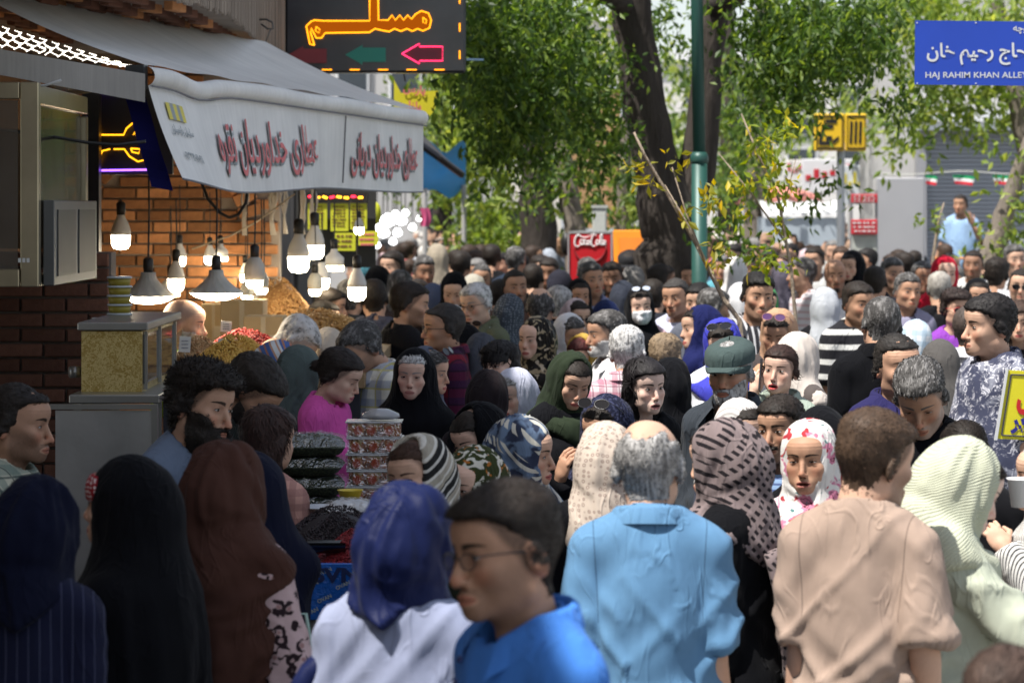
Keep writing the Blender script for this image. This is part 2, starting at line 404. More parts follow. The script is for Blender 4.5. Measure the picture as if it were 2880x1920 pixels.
def hair_geo(kind, h, style, nb, seed, bwid=1.0):
    """hair grown from the head's field: short, buzz, receding, fringe (bald crown), puff, swept, back, bun, long, bangs"""
    key = (kind, h, style, nb)
    if key in HAIRC: return HAIRC[key]
    fem_ = kind[0]; F, P, lo, V0, Q0 = head_geo(kind, h); yb = np.interp(P[2], _ZB, _YB).astype(f32); z = P[2]; ax = np.abs(P[0])
    if style == 'receding': yb = yb + .034 * sstep(z, .03, .07) + np.where(z > .06, .05 * sstep(z, .06, .09) * 0 + .22 * sstep(z, .075, .10), 0).astype(f32) * (ax < .09)
    t = {'short': .005, 'buzz': .004, 'receding': .006, 'fringe': .007, 'puff': .014, 'swept': .005, 'back': .006, 'bun': .006, 'long': .010, 'bangs': .010, 'under': .003, 'fade': .0015}[style]
    top = sstep(z, .03, .10) if style != 'fade' else sstep(z - .25 * P[1], .015, .085)
    tt = t + top * {'short': .008, 'buzz': .001, 'receding': .003, 'fringe': .0, 'puff': .018, 'swept': .014, 'back': .006, 'bun': .008, 'long': .008, 'bangs': .010, 'under': .002, 'fade': .015}[style]
    g = yb - P[1] + 0 * ax; hn = (np.sin(P[0] * 310 + 2 * np.sin(P[2] * 190)) * .0030 + np.sin(P[0] * 140 + P[2] * 90 + 1) * .005 - .012 * np.exp(-(P[0] / .022) ** 2) * (P[2] > .04) + .010 * np.exp(-((np.abs(P[0]) - .042) / .014) ** 2) * (P[2] > .04) * (0 if fem_ else 1)).astype(f32); g = g + hn
    tt = tt * (.12 + .88 * sstep(-g, 0, .042 if style != 'long' else .012)) * (1 - .75 * sstep(-(z + .03), 0, .05) * (style not in ('long', 'bangs', 'puff')))
    if style in ('long', 'bangs'): g = np.minimum(g, np.where(z < .02, -.035 + .05 * sstep(z, -.02, .04) - P[1], g))
    G = smax(F - tt, g * .9, .006)
    if style == 'fringe':
        zt = .060 + .42 * (P[1] - .03) + hn * 1.5; tt = tt * sstep(zt - z, -.002, .028) + .0012; G = smax(F - tt, g * .9, .006); G = np.maximum(G, (z - zt) * .8); G = np.maximum(G, -(P[1] + .030 - .3 * ax))
    if style in ('long', 'bangs'):
        A = [ax, P[1], P[2]]
        L = smin(cone(A, (.055, .030, 0), (.078, .035, -.30), .036, .034), ell(P, (0, .062, -.12), (.085, .05, .22)), .03)
        L = smax(L, -(P[1] + .055) * 1.0 + 0 * z, .01); G = smin(G, np.maximum(L, z - .05), .015)
        G = np.maximum(G, -cone(P, (0, -.075, -.09), (0, -.06, -.32), .074, .088)); G = np.maximum(G, -ell(P, (0, -.12, -.035), (.060 if style == 'long' else .057, .105, .098)))
        if style == 'bangs': G = smin(G, np.maximum(np.maximum(F - .007, np.abs(z - .045) - .022), P[1] + .035), .004)
    else: G = np.maximum(G, -(z + .082))
    if style == 'bun': G = smin(G, sph(P, (0, .115, .0), .03), .012)
    V, Q = nets(G, lo, h); N = normals(V, Q)
    amp = {'puff': .010, 'swept': .007, 'long': .003, 'bangs': .003, 'short': .006, 'receding': .004}.get(style, .0025)
    V = V + N * ((vn(V * (70 if style == 'puff' else 90), 1) - .4) * amp)[:, None]
    hv = vn(V * np.array([160, 40, 40]), 2)
    if style == 'under': V, Q, u_ = prune(V, Q, V[:, 1] < .0); N = N[u_]; hv = hv[u_]
    if nb:
        if style == 'under': Qs = Q[V[Q[:, 0], 1] < -.045]; Qs = Qs[V[Qs[:, 0], 2] > .02]
        elif style == 'long': Qs = Q[V[Q[:, 0], 1] > -.03]
        else: Qs = Q[N[Q[:, 0], 2] > -.75]
        L, w, fl, cu, lf = {'puff': (.015, .0016, flow_down, .35, .9), 'swept': (.022, .0013, flow_fwd, 0, .16), 'long': (.06, .002, flow_down, 0, .05), 'bangs': (.05, .002, flow_down, 0, .05), 'fringe': (.014, .0011, flow_down, .04, .35),
              'buzz': (.007, .0010, flow_down, 0, .4), 'receding': (.02, .0014, flow_back, 0, .12), 'back': (.035, .0014, flow_back, 0, .05), 'under': (.03, .0014, flow_back, 0, .02), 'fade': (.013, .0012, flow_fwd, 0, .18), 'bun': (.035, .0014, flow_back, 0, .05), 'short': (.013, .0013, flow_fwd, 0, .22)}[style]
        Vb, Qb, hb = blades(V, Qs if len(Qs) > 5 else Q, nb, L, w * bwid, fl, seed, lf, cu); Q = np.vstack([Q, Qb + len(V)]); V = np.vstack([V, Vb]); hv = np.concatenate([hv, hb])
    HAIRC[key] = (V, Q, hv); return HAIRC[key]
def beard_geo(kind, h, style, nb):
    key = (kind, h, 'b' + style, nb)
    if key in HAIRC: return HAIRC[key]
    F, P, lo, V0, Q0 = head_geo(kind, h); ax = np.abs(P[0]); z = P[2]; t = {'full': .020, 'short': .005, 'stache': .005, 'goatee': .005}[style]
    line = -.060 + np.clip(ax - .022, 0, 1) * .95
    full = np.maximum(np.maximum(z - line, P[1] - .0), -(z + (.20 if style == 'full' else .125)))
    stache = np.maximum(np.maximum(np.abs(z + .0600) - .0058, ax - .028), P[1] + .07)
    goat = np.maximum(np.maximum(z + .086, ax - .024), P[1] + .05)
    tt = t * (.35 + .65 * sstep(-z, .05, .10)) * (.1 + .9 * sstep(-full, .0, .022)); 
    G = np.maximum(F - .0052 * sstep(-stache, -.001, .004), stache)
    if style in ('full', 'short'):
        B = F - tt
        if style == 'full': B = smin(B, ell(P, (0, -.070, -.125), (.046, .042, .055)), .02)
        B = np.maximum(B, full); B = np.maximum(B, -ell(P, (0, -.11, -.0745), (.027, .035, .0095))); G = np.minimum(G, B)
    if style == 'goatee': G = np.minimum(G, np.maximum(F - .006, goat))
    V, Q = nets(G, lo, h); hv = vn(V * 120, 4)
    Vb, Qb, hb = blades(V, Q, nb, .016 if style == 'full' else .007, .0011, lambda p: p * np.array([1, .6, 0]) + np.array([0, 0, -.12]), 5, .5, .12 if style == 'full' else 0)
    HAIRC[key] = (np.vstack([V, Vb]), np.vstack([Q, Qb + len(V)]), np.concatenate([hv, hb])); return HAIRC[key]
def eye_geo(side, op, gx, gz, liner):
    """almond of the eyeball between the lids, with lash line; colours in 'col'"""
    V = []; C = []; Q = []; nu, nvv = 22, 10
    for j in range(nvv + 1):
        for i in range(nu + 1):
            u = -1 + 2 * i / nu; v = -1 + 2 * j / nvv; e = max(0, 1 - abs(u) ** 2.2)
            x = .0148 * u; z = (.0052 * op * e ** .75 * v if v > 0 else .0040 * op * e * v) + .0012 * side * u - (.0052 * (1 - op) * .5)
            V.append((x, -math.sqrt(max(1e-8, .0152 ** 2 - x * x * .55 - z * z)), z))
            dx, dz = x - gx, z - gz; d = math.hypot(dx, dz)
            C.append((.44, .40, .37) if d > .0064 else ((.05, .028, .016) if d > .0028 else (.004, .004, .004)))
            if v > .98: C[-1] = (.02, .015, .012)
    for j in range(nvv):
        for i in range(nu): a = j * (nu + 1) + i; Q.append((a, a + 1, a + nu + 2, a + nu + 1))
    o = len(V)
    for i in range(nu + 1):
        u = -1 + 2 * i / nu; e = max(0, 1 - abs(u) ** 2.2); x = .0160 * u; z = .0052 * op * e ** .75 + .0012 * side * u - (.0052 * (1 - op) * .5)
        for k, (dz, dy) in enumerate(((-.0003, .0002), (.0013 + .0012 * liner, -.0004))):
            V.append((x, -math.sqrt(.0155 ** 2 - x * x * .55 - z * z) + dy, z + dz)); C.append((.012, .009, .008) if liner > .3 else (.05, .03, .02))
    for i in range(nu): Q.append((o + 2 * i, o + 2 * i + 2, o + 2 * i + 3, o + 2 * i + 1))
    V = np.array(V, f32) * np.array([side, 1, 1]); Q = np.array(Q)
    if side < 0: Q = Q[:, ::-1]
    return V + np.array([side * .0315, -.0725, 0]), Q, np.array(C, f32)

# ------------------------------------------------------------------ people: hands, posing
HANDS = {}
def hand_geo(pose, h=.005):
    """left-less generic hand: wrist at 0, fingers along -Z, palm faces +Y, thumb at +X"""
    if (pose, h) in HANDS: return HANDS[pose, h]
    ax, P = lattice((-.065, -.055, -.20), (.075, .085, .035), h)
    F = ell(P, (0, 0, -.048), (.040, .015, .050)); F = smin(F, cone(P, (0, 0, .03), (0, 0, -.02), .026, .024), .02)
    cl = {'relax': .35, 'grip': 1.15, 'fist': 1.5, 'flat': .1, 'curl': .8}[pose]
    for i, (x, L) in enumerate(((.028, .072), (.0095, .080), (-.0095, .074), (-.027, .058))):
        p = np.array([x, 0, -.085]); a = .15 * cl; sp = (x / .03) * .10 * (1.2 - min(1, cl))
        for s, f in ((.45, .6), (.32, 1.0), (.23, .7)):
            a += cl * f * .75 if s < .45 else cl * .5; d = np.array([sp, math.sin(a), -math.cos(a)]); q = p + d * L * s
            F = smin(F, cone(P, p, q, .0092 - .0012 * (s < .4), .0086 - .0012 * (s < .3)), .003); p = q
    a = .35 + .5 * min(cl, 1); p0 = np.array([.024, .004, -.022]); p1 = p0 + np.array([.030, .014 + .012 * cl, -.030]); p2 = p1 + np.array([.012 - .016 * cl, .012 + .012 * cl, -.030])
    F = smin(F, cone(P, p0, p1, .0150, .0110), .010); F = smin(F, cone(P, p1, p2, .0105, .0082), .004)
    HANDS[pose, h] = nets(F, (-.065, -.055, -.20), h); return HANDS[pose, h]
def frame(zdir, ydir):
    z = np.asarray(zdir, float); z /= np.linalg.norm(z); x = np.cross(ydir, z); x /= np.linalg.norm(x) + 1e-9; return np.stack([x, np.cross(z, x), z], 1)
def rotx(V, a, c): 
    s, k = np.sin(a), np.cos(a); y, z = V[:, 1] - c[1], V[:, 2] - c[2]
    return np.stack([V[:, 0], c[1] + k * y - s * z, c[2] + s * y + k * z], 1)
def roty(V, a, c):
    s, k = np.sin(a), np.cos(a); x, z = V[:, 0] - c[0], V[:, 2] - c[2]
    return np.stack([c[0] + k * x + s * z, V[:, 1], c[2] - s * x + k * z], 1)
def rotz(V, a, c):
    s, k = np.sin(a), np.cos(a); x, y = V[:, 0] - c[0], V[:, 1] - c[1]
    return np.stack([c[0] + k * x - s * y, c[1] + s * x + k * y, V[:, 2]], 1)
NP = np.array([0, .02, 1.50])                   # neck pivot
def pose_head(V, p, zlo=1.40, zhi=1.51):
    """turn, nod and tilt of the head, fading out down the neck"""
    w = sstep(V[:, 2], zlo, zhi); V = rotx(V, R_(p.get('nod', 0)) * w, NP); V = roty(V, R_(p.get('tilt', 0)) * w, NP); return rotz(V, R_(p.get('turn', 0)) * w, NP)
def pose_body(V, p):
    ln = p.get('lean', 0)
    if ln: V = rotx(V, R_(ln) * sstep(V[:, 2], .82, 1.15), np.array([0, .05, .92]))
    return V
ARMS = {'down': ((.186, .035, 1.10), (.200, -.045, .86)), 'front': ((.235, .05, 1.12), (.10, -.235, 1.06)), 'up': ((.255, -.10, 1.16), (.115, -.150, 1.42)), 'phone': ((.27, -.055, 1.20), (.125, -.065, 1.50)),
        'chest': ((.24, .02, 1.11), (.07, -.22, 1.20)), 'reach': ((.24, -.18, 1.20), (.22, -.42, 1.12)), 'hip': ((.30, .09, 1.12), (.20, .03, .95)), 'raise': ((.30, -.05, 1.60), (.22, -.16, 1.84)), 'low': ((.24, -.04, 1.10), (.20, -.20, .90))}

# ------------------------------------------------------------------ people: garments
def torso_field(P, b, arms, sl, off, long_sl_r=1.0):
    w, bl, bw = b['w'], b['belly'], b.get('bust', 0); A = [np.abs(P[0]), P[1], P[2]]
    F = ell(P, (0, .012, 1.25), (w + .008, .108 + .12 * (bl - 1), .24))
    F = smin(F, ell(P, (0, .005 - .10 * (bl - 1), 1.06), (.148 * bl, .118 * bl, .22)), .06)
    F = smin(F, ell(P, (0, .018, .90), (.168 * (.5 + .5 * bl), .130 * (.5 + .5 * bl), .17)), .06)
    F = smin(F, cone(A, (.03, .03, 1.420), (w - .004, .022, 1.392), .055, .056), .04)
    F = smin(F, cone(A, (0, .032, 1.47), (w - .03, .026, 1.412), .050, .044), .03)
    if bw: F = smin(F, sph(A, (.072, -.075, 1.235), .062 * bw), .05)
    for s in (0, 1):
        sg = -1 if s == 0 else 1; S = (sg * (w + .012), .022, 1.382); E, W = arms[s]; k = b.get('arm', 1.0)
        if sl == 'none': continue
        if sl == 'short':
            e2 = [S[i] + (E[i] - S[i]) * .78 for i in range(3)]; d = np.array(E) - np.array(S); d /= np.linalg.norm(d)
            a = cone(P, S, [S[i] + (E[i] - S[i]) * .95 for i in range(3)], .051 * k, .056 * k)
            a = np.maximum(a, (P[0] - e2[0]) * f32(d[0]) + (P[1] - e2[1]) * f32(d[1]) + (P[2] - e2[2]) * f32(d[2]))
        else:
            a = cone(P, S, E, .052 * k, .046 * k * long_sl_r); We = [E[i] + (W[i] - E[i]) * (.93 if sl == 'long' else .55) for i in range(3)]
            d = np.array(W) - np.array(E); d /= np.linalg.norm(d)
            q = cone(P, E, W, .046 * k * long_sl_r, .037 * k * long_sl_r); q = np.maximum(q, (P[0] - We[0]) * f32(d[0]) + (P[1] - We[1]) * f32(d[1]) + (P[2] - We[2]) * f32(d[2]))
            a = smin(a, q, .015)
        F = smin(F, a, .018)
    return F - f32(off)
def crumple(V, N, amp, seed, z0=0.0):
    """cloth folds: ridged, stretched noise, stronger towards the waist and elbows"""
    W = V + .05 * (np.stack([vn(V * 5, seed + k) for k in range(3)], 1) - .5)
    a = (ridge(W * np.array([7, 7, 1.1]) + seed, seed) ** 1.5 - .5) * .9 + ridge(roty(W, .75, HO) * np.array([15, 9, 1.6]), seed + 2) ** 3 * .9 + ridge(roty(W, -.75, HO) * np.array([15, 9, 1.6]), seed + 3) ** 3 * .8
    low = sstep(1.12 - V[:, 2], 0, .2); a = a + low * (ridge(rotx(W, .4, HO) * np.array([3, 3, 9]), seed + 1) ** 2 * .5 - .15)
    k = .35 + .75 * sstep(1.36 - V[:, 2], 0, .3) + .25 * sstep(np.abs(V[:, 0]), .17, .24)
    return V + N * (1.15 * amp * k * (a - .45))[:, None]
GARC = {}
def garment(b, arms, sl, off, h, zlo, neck=.012, vneck=0, openf=0, amp=.010, seed=1, lr=1.0, hi=1.54):
    key = (tuple(sorted(b.items())), tuple(map(tuple, [a for s in arms for a in s])), sl, off, h, zlo, neck, vneck, openf, amp, lr)
    if key in GARC: return GARC[key]
    pts = np.array([a for s in arms for a in s] + [(.28, .22, 1.3), (-.28, -.24, 1.3)]); m = .10
    lo = np.minimum(pts.min(0), [-.3, -.26, 9]) - m * np.array([1, 1, 0]); hi_ = np.maximum(pts.max(0) + m, [.3, .26, hi])
    if sl in ('short', 'none'): lo = np.array([-.36, min(lo[1], -.3), zlo]); hi_ = np.array([.36, .32, max(hi, max(E[2] for E, W in arms) + .1)])
    lo[2] = zlo
    ax, P = lattice(lo, hi_, h); F = torso_field(P, b, arms, sl, off, lr)
    F = smax(F, -cone(P, (0, -.03, 1.62), (0, .022, 1.40), .062 + neck, .056 + neck), .012)
    if vneck: F = smax(F, -np.maximum(np.abs(P[0]) - np.clip((P[2] - (1.44 - vneck)) * .42, 0, .08), P[1] + .0), .008)
    if openf: F = smax(F, -np.maximum(np.abs(P[0]) - (.02 + np.clip((P[2] - 1.0) * openf, 0, .09)), P[1] - .0), .008)
    V, Q = nets(F, lo, h); rp = V.copy(); V = crumple(V, normals(V, Q), amp, seed); GARC[key] = (V, Q, rp); return GARC[key]
def hood_field(P, o):
    """headscarf in head coordinates"""
    A = [np.abs(P[0]), P[1], P[2]]; g = o.get('loose', 0)
    F = ell(P, (0, .018, .028), (.0835 + .006 * g, .107 + .006 * g, .100 + .004 * g))
    F = smin(F, ell(P, (0, .055 + .01 * o.get('bun', 1), -.02), (.074, .072 + .012 * o.get('bun', 1), .088)), .03)
    F = smin(F, cone(P, (0, -.004, -.05), (0, .024, -.16), (.079 + .008 * g), .080 + .010 * g), .035)
    D = smin(cone(A, (0, .036, -.18), (.134, .036, -.222), .082, .066), ell(P, (0, .005, -.26), (.150, .125, .13)), .05)
    if o.get('throw'): D = smin(D, cone(P, (.06, -.05, -.20), (-.13, .03, -.19), .075, .072), .03)
    F = smin(F, D, .045)
    F = smin(F, cone(P, (0, .046, -.01), (0, .072, -.24), .074, .100), .05)
    if o.get('cape'): F = smin(F, ell(P, (0, .015, -.44), (.195, .160, .36)), .06)
    zb = -o.get('drop', .33) + .10 * np.abs(P[0]) / .16
    F = smax(F, zb - P[2] + 0 * F, .008)
    pk = o.get('pull', 0)
    op = ell(P, (0, -.130, -.010 + .02 * pk), (o.get('ow', .058) + .006 * pk, .105 + .045 * pk, .091 + .016 * pk))
    return smax(F, -op, .012)
HOODC = {}
def hood(o, h, seed):
    key = (tuple(sorted(o.items())), h, seed)
    if key in HOODC: return HOODC[key]
    lo, hi = (-.27, -.22, -o.get('drop', .33) - .03), (.27, .26, .15); ax, P = lattice(lo, hi, h); F = hood_field(P, o)
    V, Q = nets(F, lo, h); rp = V + HO; N = normals(V, Q); th = np.arctan2(V[:, 0], -V[:, 1] + .02)
    a = o.get('amp', .007); low = sstep(-V[:, 2], .03, .12); up = 1 - low
    W = np.stack([th * .8, V[:, 2] * 17 + 1.2 * np.cos(th * 2) + 1.1 * np.sin(th + seed), np.full(len(V), seed * 1.0)], 1); W[:, 1] += 1.2 * vn(V * 12, seed)
    X_ = np.stack([V[:, 2] * 4 + th * 1.2, th * 3.2 + V[:, 1] * 9, np.full(len(V), seed + 3.)], 1)
    side = sstep(np.abs(th), .5, 1.1)
    phi = np.arctan2(V[:, 2] + .10, V[:, 1] + .05); Y_ = np.stack([phi * 2.6 + .8 * vn(V * 9, seed + 5), np.abs(V[:, 0]) * 9, np.full(len(V), seed + 11.)], 1); sw = sstep(np.abs(V[:, 0]), .015, .06) * sstep(V[:, 1], -.09, -.02)
    dsp = a * 1.3 * sw * up * (ridge(Y_, seed + 4) ** 1.5 - .5) + a * (low * (ridge(W, seed) ** 2 * 1.5 - .6) + up * side * (ridge(X_, seed + 2) ** 2 - .45) * 1.0 + .35 * (vn(V * 38, seed + 1) - .5))
    HOODC[key] = (V + N * dsp[:, None], Q, rp); return HOODC[key]
def chador(h, seed, ow=.056, wd=1.0):
    key = ('chador', h, seed, ow, wd)
    if key in HOODC: return HOODC[key]
    lo, hi = (-.46, -.40, .02), (.46, .44, 1.76); ax, P = lattice(lo, hi, h); H = [P[0], P[1] - HO[1], P[2] - HO[2]]
    F = smin(hood_field(H, {'ow': ow, 'bun': 1.3, 'drop': .6}), cone(H, (0, .042, .0), (0, .066, -.34), .087, .130), .06); z = P[2]
    a = np.interp(z, [0, .5, 1.0, 1.25, 1.38, 1.46, 1.55], [.34, .29, .240 * wd, .215 * wd, .178 * wd, .11, .05]).astype(f32); b = np.interp(z, [0, .5, 1.0, 1.25, 1.38, 1.46, 1.55], [.27, .22, .168, .150, .130, .10, .05]).astype(f32)
    y = P[1] - .03; B = (np.sqrt((P[0] / a) ** 2 + (y / b) ** 2) - 1) * np.minimum(a, b); B = np.maximum(B, z - 1.50)
    F = smin(F, B, .07); F = smax(F, -ell(H, (0, -.130, -.010), (ow, .105, .091)), .012)
    V, Q = nets(F, lo, h); rp = V.copy(); N = normals(V, Q); th = np.arctan2(V[:, 0], -V[:, 1])
    k = sstep(1.52 - V[:, 2], 0, .5)
    W = np.stack([th * 4.2 + .6 * vn(V * 4, seed), V[:, 2] * .8, np.full(len(V), seed * 1.)], 1)
    V = V + N * (.036 * k * (ridge(W, seed) ** 1.5 - .5) + .006 * (vn(V * 22, seed) - .5))[:, None]; HOODC[key] = (V, Q, rp); return HOODC[key]
def legs_geo(b, skirt=False):
    if skirt:
        V, Q = loft([(0, .018, .98), (0, .018, .80), (0, .02, .45), (0, .02, .12)], [(.185, .15), (.205, .165), (.225, .185), (.235, .19)], 20)
        return V, Q
    return merge([loft([(s * .09, .02, .98), (s * .095, .02, .80), (s * .105, .01, .48), (s * .11, .03, .06)], [(.088, .11), (.09, .10), (.078, .085), (.068, .075)], 12) for s in (-1, 1)])
def shoe_geo(): return merge([loft([(s * .11, .10, .045), (s * .112, .02, .06), (s * .118, -.08, .045), (s * .12, -.165, .028)], [(.035, .042), (.040, .052), (.045, .040), (.034, .022)], 10) for s in (-1, 1)])
def collar_geo(r=.070, hgt=.034, spread=.03, gap=.16, kind='polo'):
    """folded shirt collar round the neck, open at the front"""
    V = []; n = 36; prof = ((0, 0), (.004, hgt * .9), (.010, hgt), (.020, hgt * .75), (.030, -.012)) if kind != 'band' else ((0, 0), (.002, hgt), (.006, hgt), (.007, 0))
    for i in range(n + 1):
        u = i / n; th = math.pi * (gap + (2 - 2 * gap) * u) - math.pi / 2; f = max(0, 1 - min(u, 1 - u) * 7)
        for k, (dr, dz) in enumerate(prof):
            rr = r + dr + (spread * f if k == len(prof) - 1 else 0); tip = -.022 * f if k == len(prof) - 1 else 0
            V.append((rr * math.cos(th) * 1.05, .022 + rr * math.sin(th) * 1.0 - .012 * f, 1.466 + dz + tip - .034 * f + .014 * math.sin(th)))
    m = len(prof); Q = [(i * m + k, (i + 1) * m + k, (i + 1) * m + k + 1, i * m + k + 1) for i in range(n) for k in range(m - 1)]
    return np.array(V, f32), np.array(Q)
def rib_geo(r=.0695, w=.007):
    V = []; n, m = 40, 8
    for i in range(n):
        th = 2 * math.pi * i / n
        for k in range(m):
            a = 2 * math.pi * k / m; rr = r + w * .7 * math.cos(a); V.append((rr * math.cos(th) * 1.02, .012 + rr * math.sin(th), 1.442 + .028 * math.sin(th) + w * 1.6 * math.sin(a)))
    return np.array(V, f32), np.array([(i * m + k, i * m + (k + 1) % m, (i + 1) % n * m + (k + 1) % m, (i + 1) % n * m + k) for i in range(n) for k in range(m)])
def glasses_geo(sun=False):
    """rims, bridge and temples (head coordinates) and the two lenses"""
    m = MB(); m.smooth = True; ls = []
    for s in (-1, 1):
        rx, rz = (.027, .021) if sun else (.023, .0165); pts = []
        for k in range(17):
            th = 2 * math.pi * k / 16; pts.append((s * .033 + rx * math.cos(th), -.105 + .10 * abs(s * .033 + rx * math.cos(th)) , -.003 + rz * math.sin(th) * (1 if math.sin(th) < 0 else .85)))
        m.tube(pts, .0019 if sun else .0013, 6, False); m.tube([(s * (.033 + rx), -.0995, .004), (s * .074, -.07, .006), (s * .0785, .0, .004), (s * .079, .02, -.012)], .0016, 6)
        l = MB(); l.smooth = True; c = (s * .033, -.105 + .0033, -.003); l.add([c] + pts[:16], [(0, k + 1, (k + 1) % 16 + 1) for k in range(16)]); ls.append(l)
    m.tube([(-.0085, -.1045, 0), (0, -.108, .003), (.0085, -.1045, 0)], .0014, 6); return m, ls
def cap_geo():
    m = MB(); m.smooth = True; n = 32
    prof = [(1.0, .0), (1.02, .022), (1.0, .045), (.88, .062), (.6, .075), (.25, .080), (.02, .081)]
    V = []
    for r, z in prof:
        for k in range(n):
            th = 2 * math.pi * k / n; V.append((.094 * r * math.cos(th), .008 + .119 * r * math.sin(th), .044 + z + .016 * math.sin(th)))
    F = [(i * n + k, i * n + (k + 1) % n, (i + 1) * n + (k + 1) % n, (i + 1) * n + k) for i in range(len(prof) - 1) for k in range(n)]
    m.add(V, F); br = MB(); br.smooth = True
    br.grid(lambda u, v: ((u - .5) * .184 * (1 - .22 * v * v), .012 - .122 * math.sqrt(max(0, 1 - ((u - .5) * 1.94) ** 2)) - .066 * v * math.cos((u - .5) * 2.6), .030 + .012 * (1 - math.sqrt(max(0, 1 - ((u - .5) * 1.94) ** 2))) - .012 * v - .09 * (u - .5) ** 2 * (.3 + .7 * v)), 16, 5)
    V2 = [(x, y, z - .004) for x, y, z in br.v]; o = len(br.v); br.add(V2, [tuple(reversed(f)) for f in br.f])
    return m, br

# ------------------------------------------------------------------ people: materials
SKIN = {'fair': (.66, .43, .33), 'light': (.58, .36, .255), 'olive': (.52, .305, .205), 'tan': (.45, .255, .165), 'dark': (.33, .18, .115), 'pale': (.72, .51, .42)}
@memo
def skin(tone='olive', lip=None, brow=(.03, .02, .015), beard=0.0, bcol=(.03, .025, .022), browt=1.0, mo=0.0, shave=0.0, hl=None):
    t = T('skin_' + tone); hp = t.vec('hp'); x, y, z = t.xyz(hp); ax = x.abs(); c = SKIN[tone]
    n1 = t.noise(hp, 28, 3); n2 = t.noise(hp, 160, 3)
    col = t.hsv(c, v=n1 * .30 + n2 * .12 + .80)
    front = y.ss(-.045, -.065)
    red = (ax - .045).pow(2) * -1; cheek = ((ax - .042).abs().ss(.026, .004) * (z + .034).abs().ss(.026, .004) * front).max((ax.ss(.018, .008) * (z + .040).abs().ss(.018, .006) * y.ss(-.085, -.1))).max(ax.ss(.076, .082) * (z + .012).abs().ss(.05, .03))
    col = t.mix(col, tuple(min(1, q * w) for q, w in zip(c, (1.08, .72, .66))), cheek * (.55 if lip is None else .42))
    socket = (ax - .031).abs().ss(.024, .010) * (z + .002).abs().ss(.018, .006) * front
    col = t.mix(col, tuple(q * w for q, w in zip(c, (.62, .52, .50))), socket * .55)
    # stubble and beard shadow
    if beard > 0:
        ln = (ax - .022).max(0) * .95 - .060; bm = (ln - z).ss(-.014, .016) * y.ss(.012, -.012) * z.ss(-.15, -.125)
        mu = (z + .060).abs().ss(.0085, .0045) * ax.ss(.033, .024) * y.ss(-.06, -.075); bm = bm.max(mu)
        lipx = ((ax / .027).pow(2) + ((z + .0745) / .0125).pow(2)).ss(1.0, 1.25); bm = bm * lipx
        col = t.mix(col, bcol, bm * (n2 * .6 + .45) * (beard * .8))
    if shave > 0:
        sm = (y + z * 1.3).ss(.0, .03) * z.ss(-.06, -.03) * z.ss(.11, .07); col = t.mix(col, bcol, sm * shave)
    if hl:
        yb_ = z * -.775 - .0195; hm_ = ((y - yb_).ss(-.018, .004) * z.ss(-.050, -.020)).max((z - .5 * (x * 60).sin().abs() * .012).ss(.052, .072)); col = t.mix(col, tuple(q * 1.3 for q in hl), hm_ * z.lt(1.0) * (n2 * .5 + .45))
    lc = lip or tuple(q * w for q, w in zip(c, (.86, .56, .54)))
    lm = ((ax / .0255).pow(2) + ((z + .0735 + .5 * mo) / (.0105 + .55 * mo)).pow(2)).ss(1.12, .80) * y.ss(-.075, -.085)
    col = t.mix(col, lc, lm * .9)
    ml = (z + .0738 + .4 * mo - ax * .04).abs().ss(.0016 + .55 * mo, .0006 + .35 * mo) * ax.ss(.026, .020 - .2 * mo) * front; col = t.mix(col, (.035, .012, .011), ml * .92)
    if mo > .004: col = t.mix(col, (.55, .5, .45), (z + .0705).abs().ss(.0022, .0012) * ax.ss(.015, .012) * front)
    nm = ((ax - .0068).abs().ss(.0044, .0022) * (z + .0515).abs().ss(.0045, .002)) * y.ss(-.088, -.096); col = t.mix(col, (.04, .015, .012), nm * .85)
    zc = (ax - .036).pow(2) * -8.0 + .0235; bt = ax.ss(.058, .016) * .0034 + .0016
    bw = ((z - zc).abs() / bt).ss(1.15 * browt, .55 * browt) * ax.ss(.008, .014) * ax.ss(.057, .049) * front
    col = t.mix(col, brow, bw * (t.noise(t.scl(hp, (1, 1, .35)), 600, 2) * .5 + .68))
    # forehead and smile lines
    wr = (z * 520).sin() * z.ss(.035, .05) * z.ss(.085, .07) * front * (t.noise(hp, 18, 1)) + t.noise(hp, 420, 2) * .55
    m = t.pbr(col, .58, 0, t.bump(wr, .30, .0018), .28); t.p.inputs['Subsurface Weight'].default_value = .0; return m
@memo
def hairm(c, grey=0.0, gc=(.42, .41, .40), rough=.62):
    t = T('hair'); hv = X(t.t, t.attr('hv').outputs['Fac']); hp = t.vec('hp'); n = t.noise(t.scl(hp, (220, 60, 60)), 1, 2)
    col = t.hsv(c, v=hv * .9 + n * .5 + .35)
    if grey: col = t.mix(col, gc, (hv * .7 + n * .5 - (1.02 - grey)).ss(0, .5))
    return t.pbr(col, rough, 0, t.bump(n, .7, .004), .3)
eye_m = None
def eyem():
    global eye_m
    if eye_m is None: t = T('eye'); eye_m = t.pbr(t.vec('col'), .12, 0, None, .5)
    return eye_m
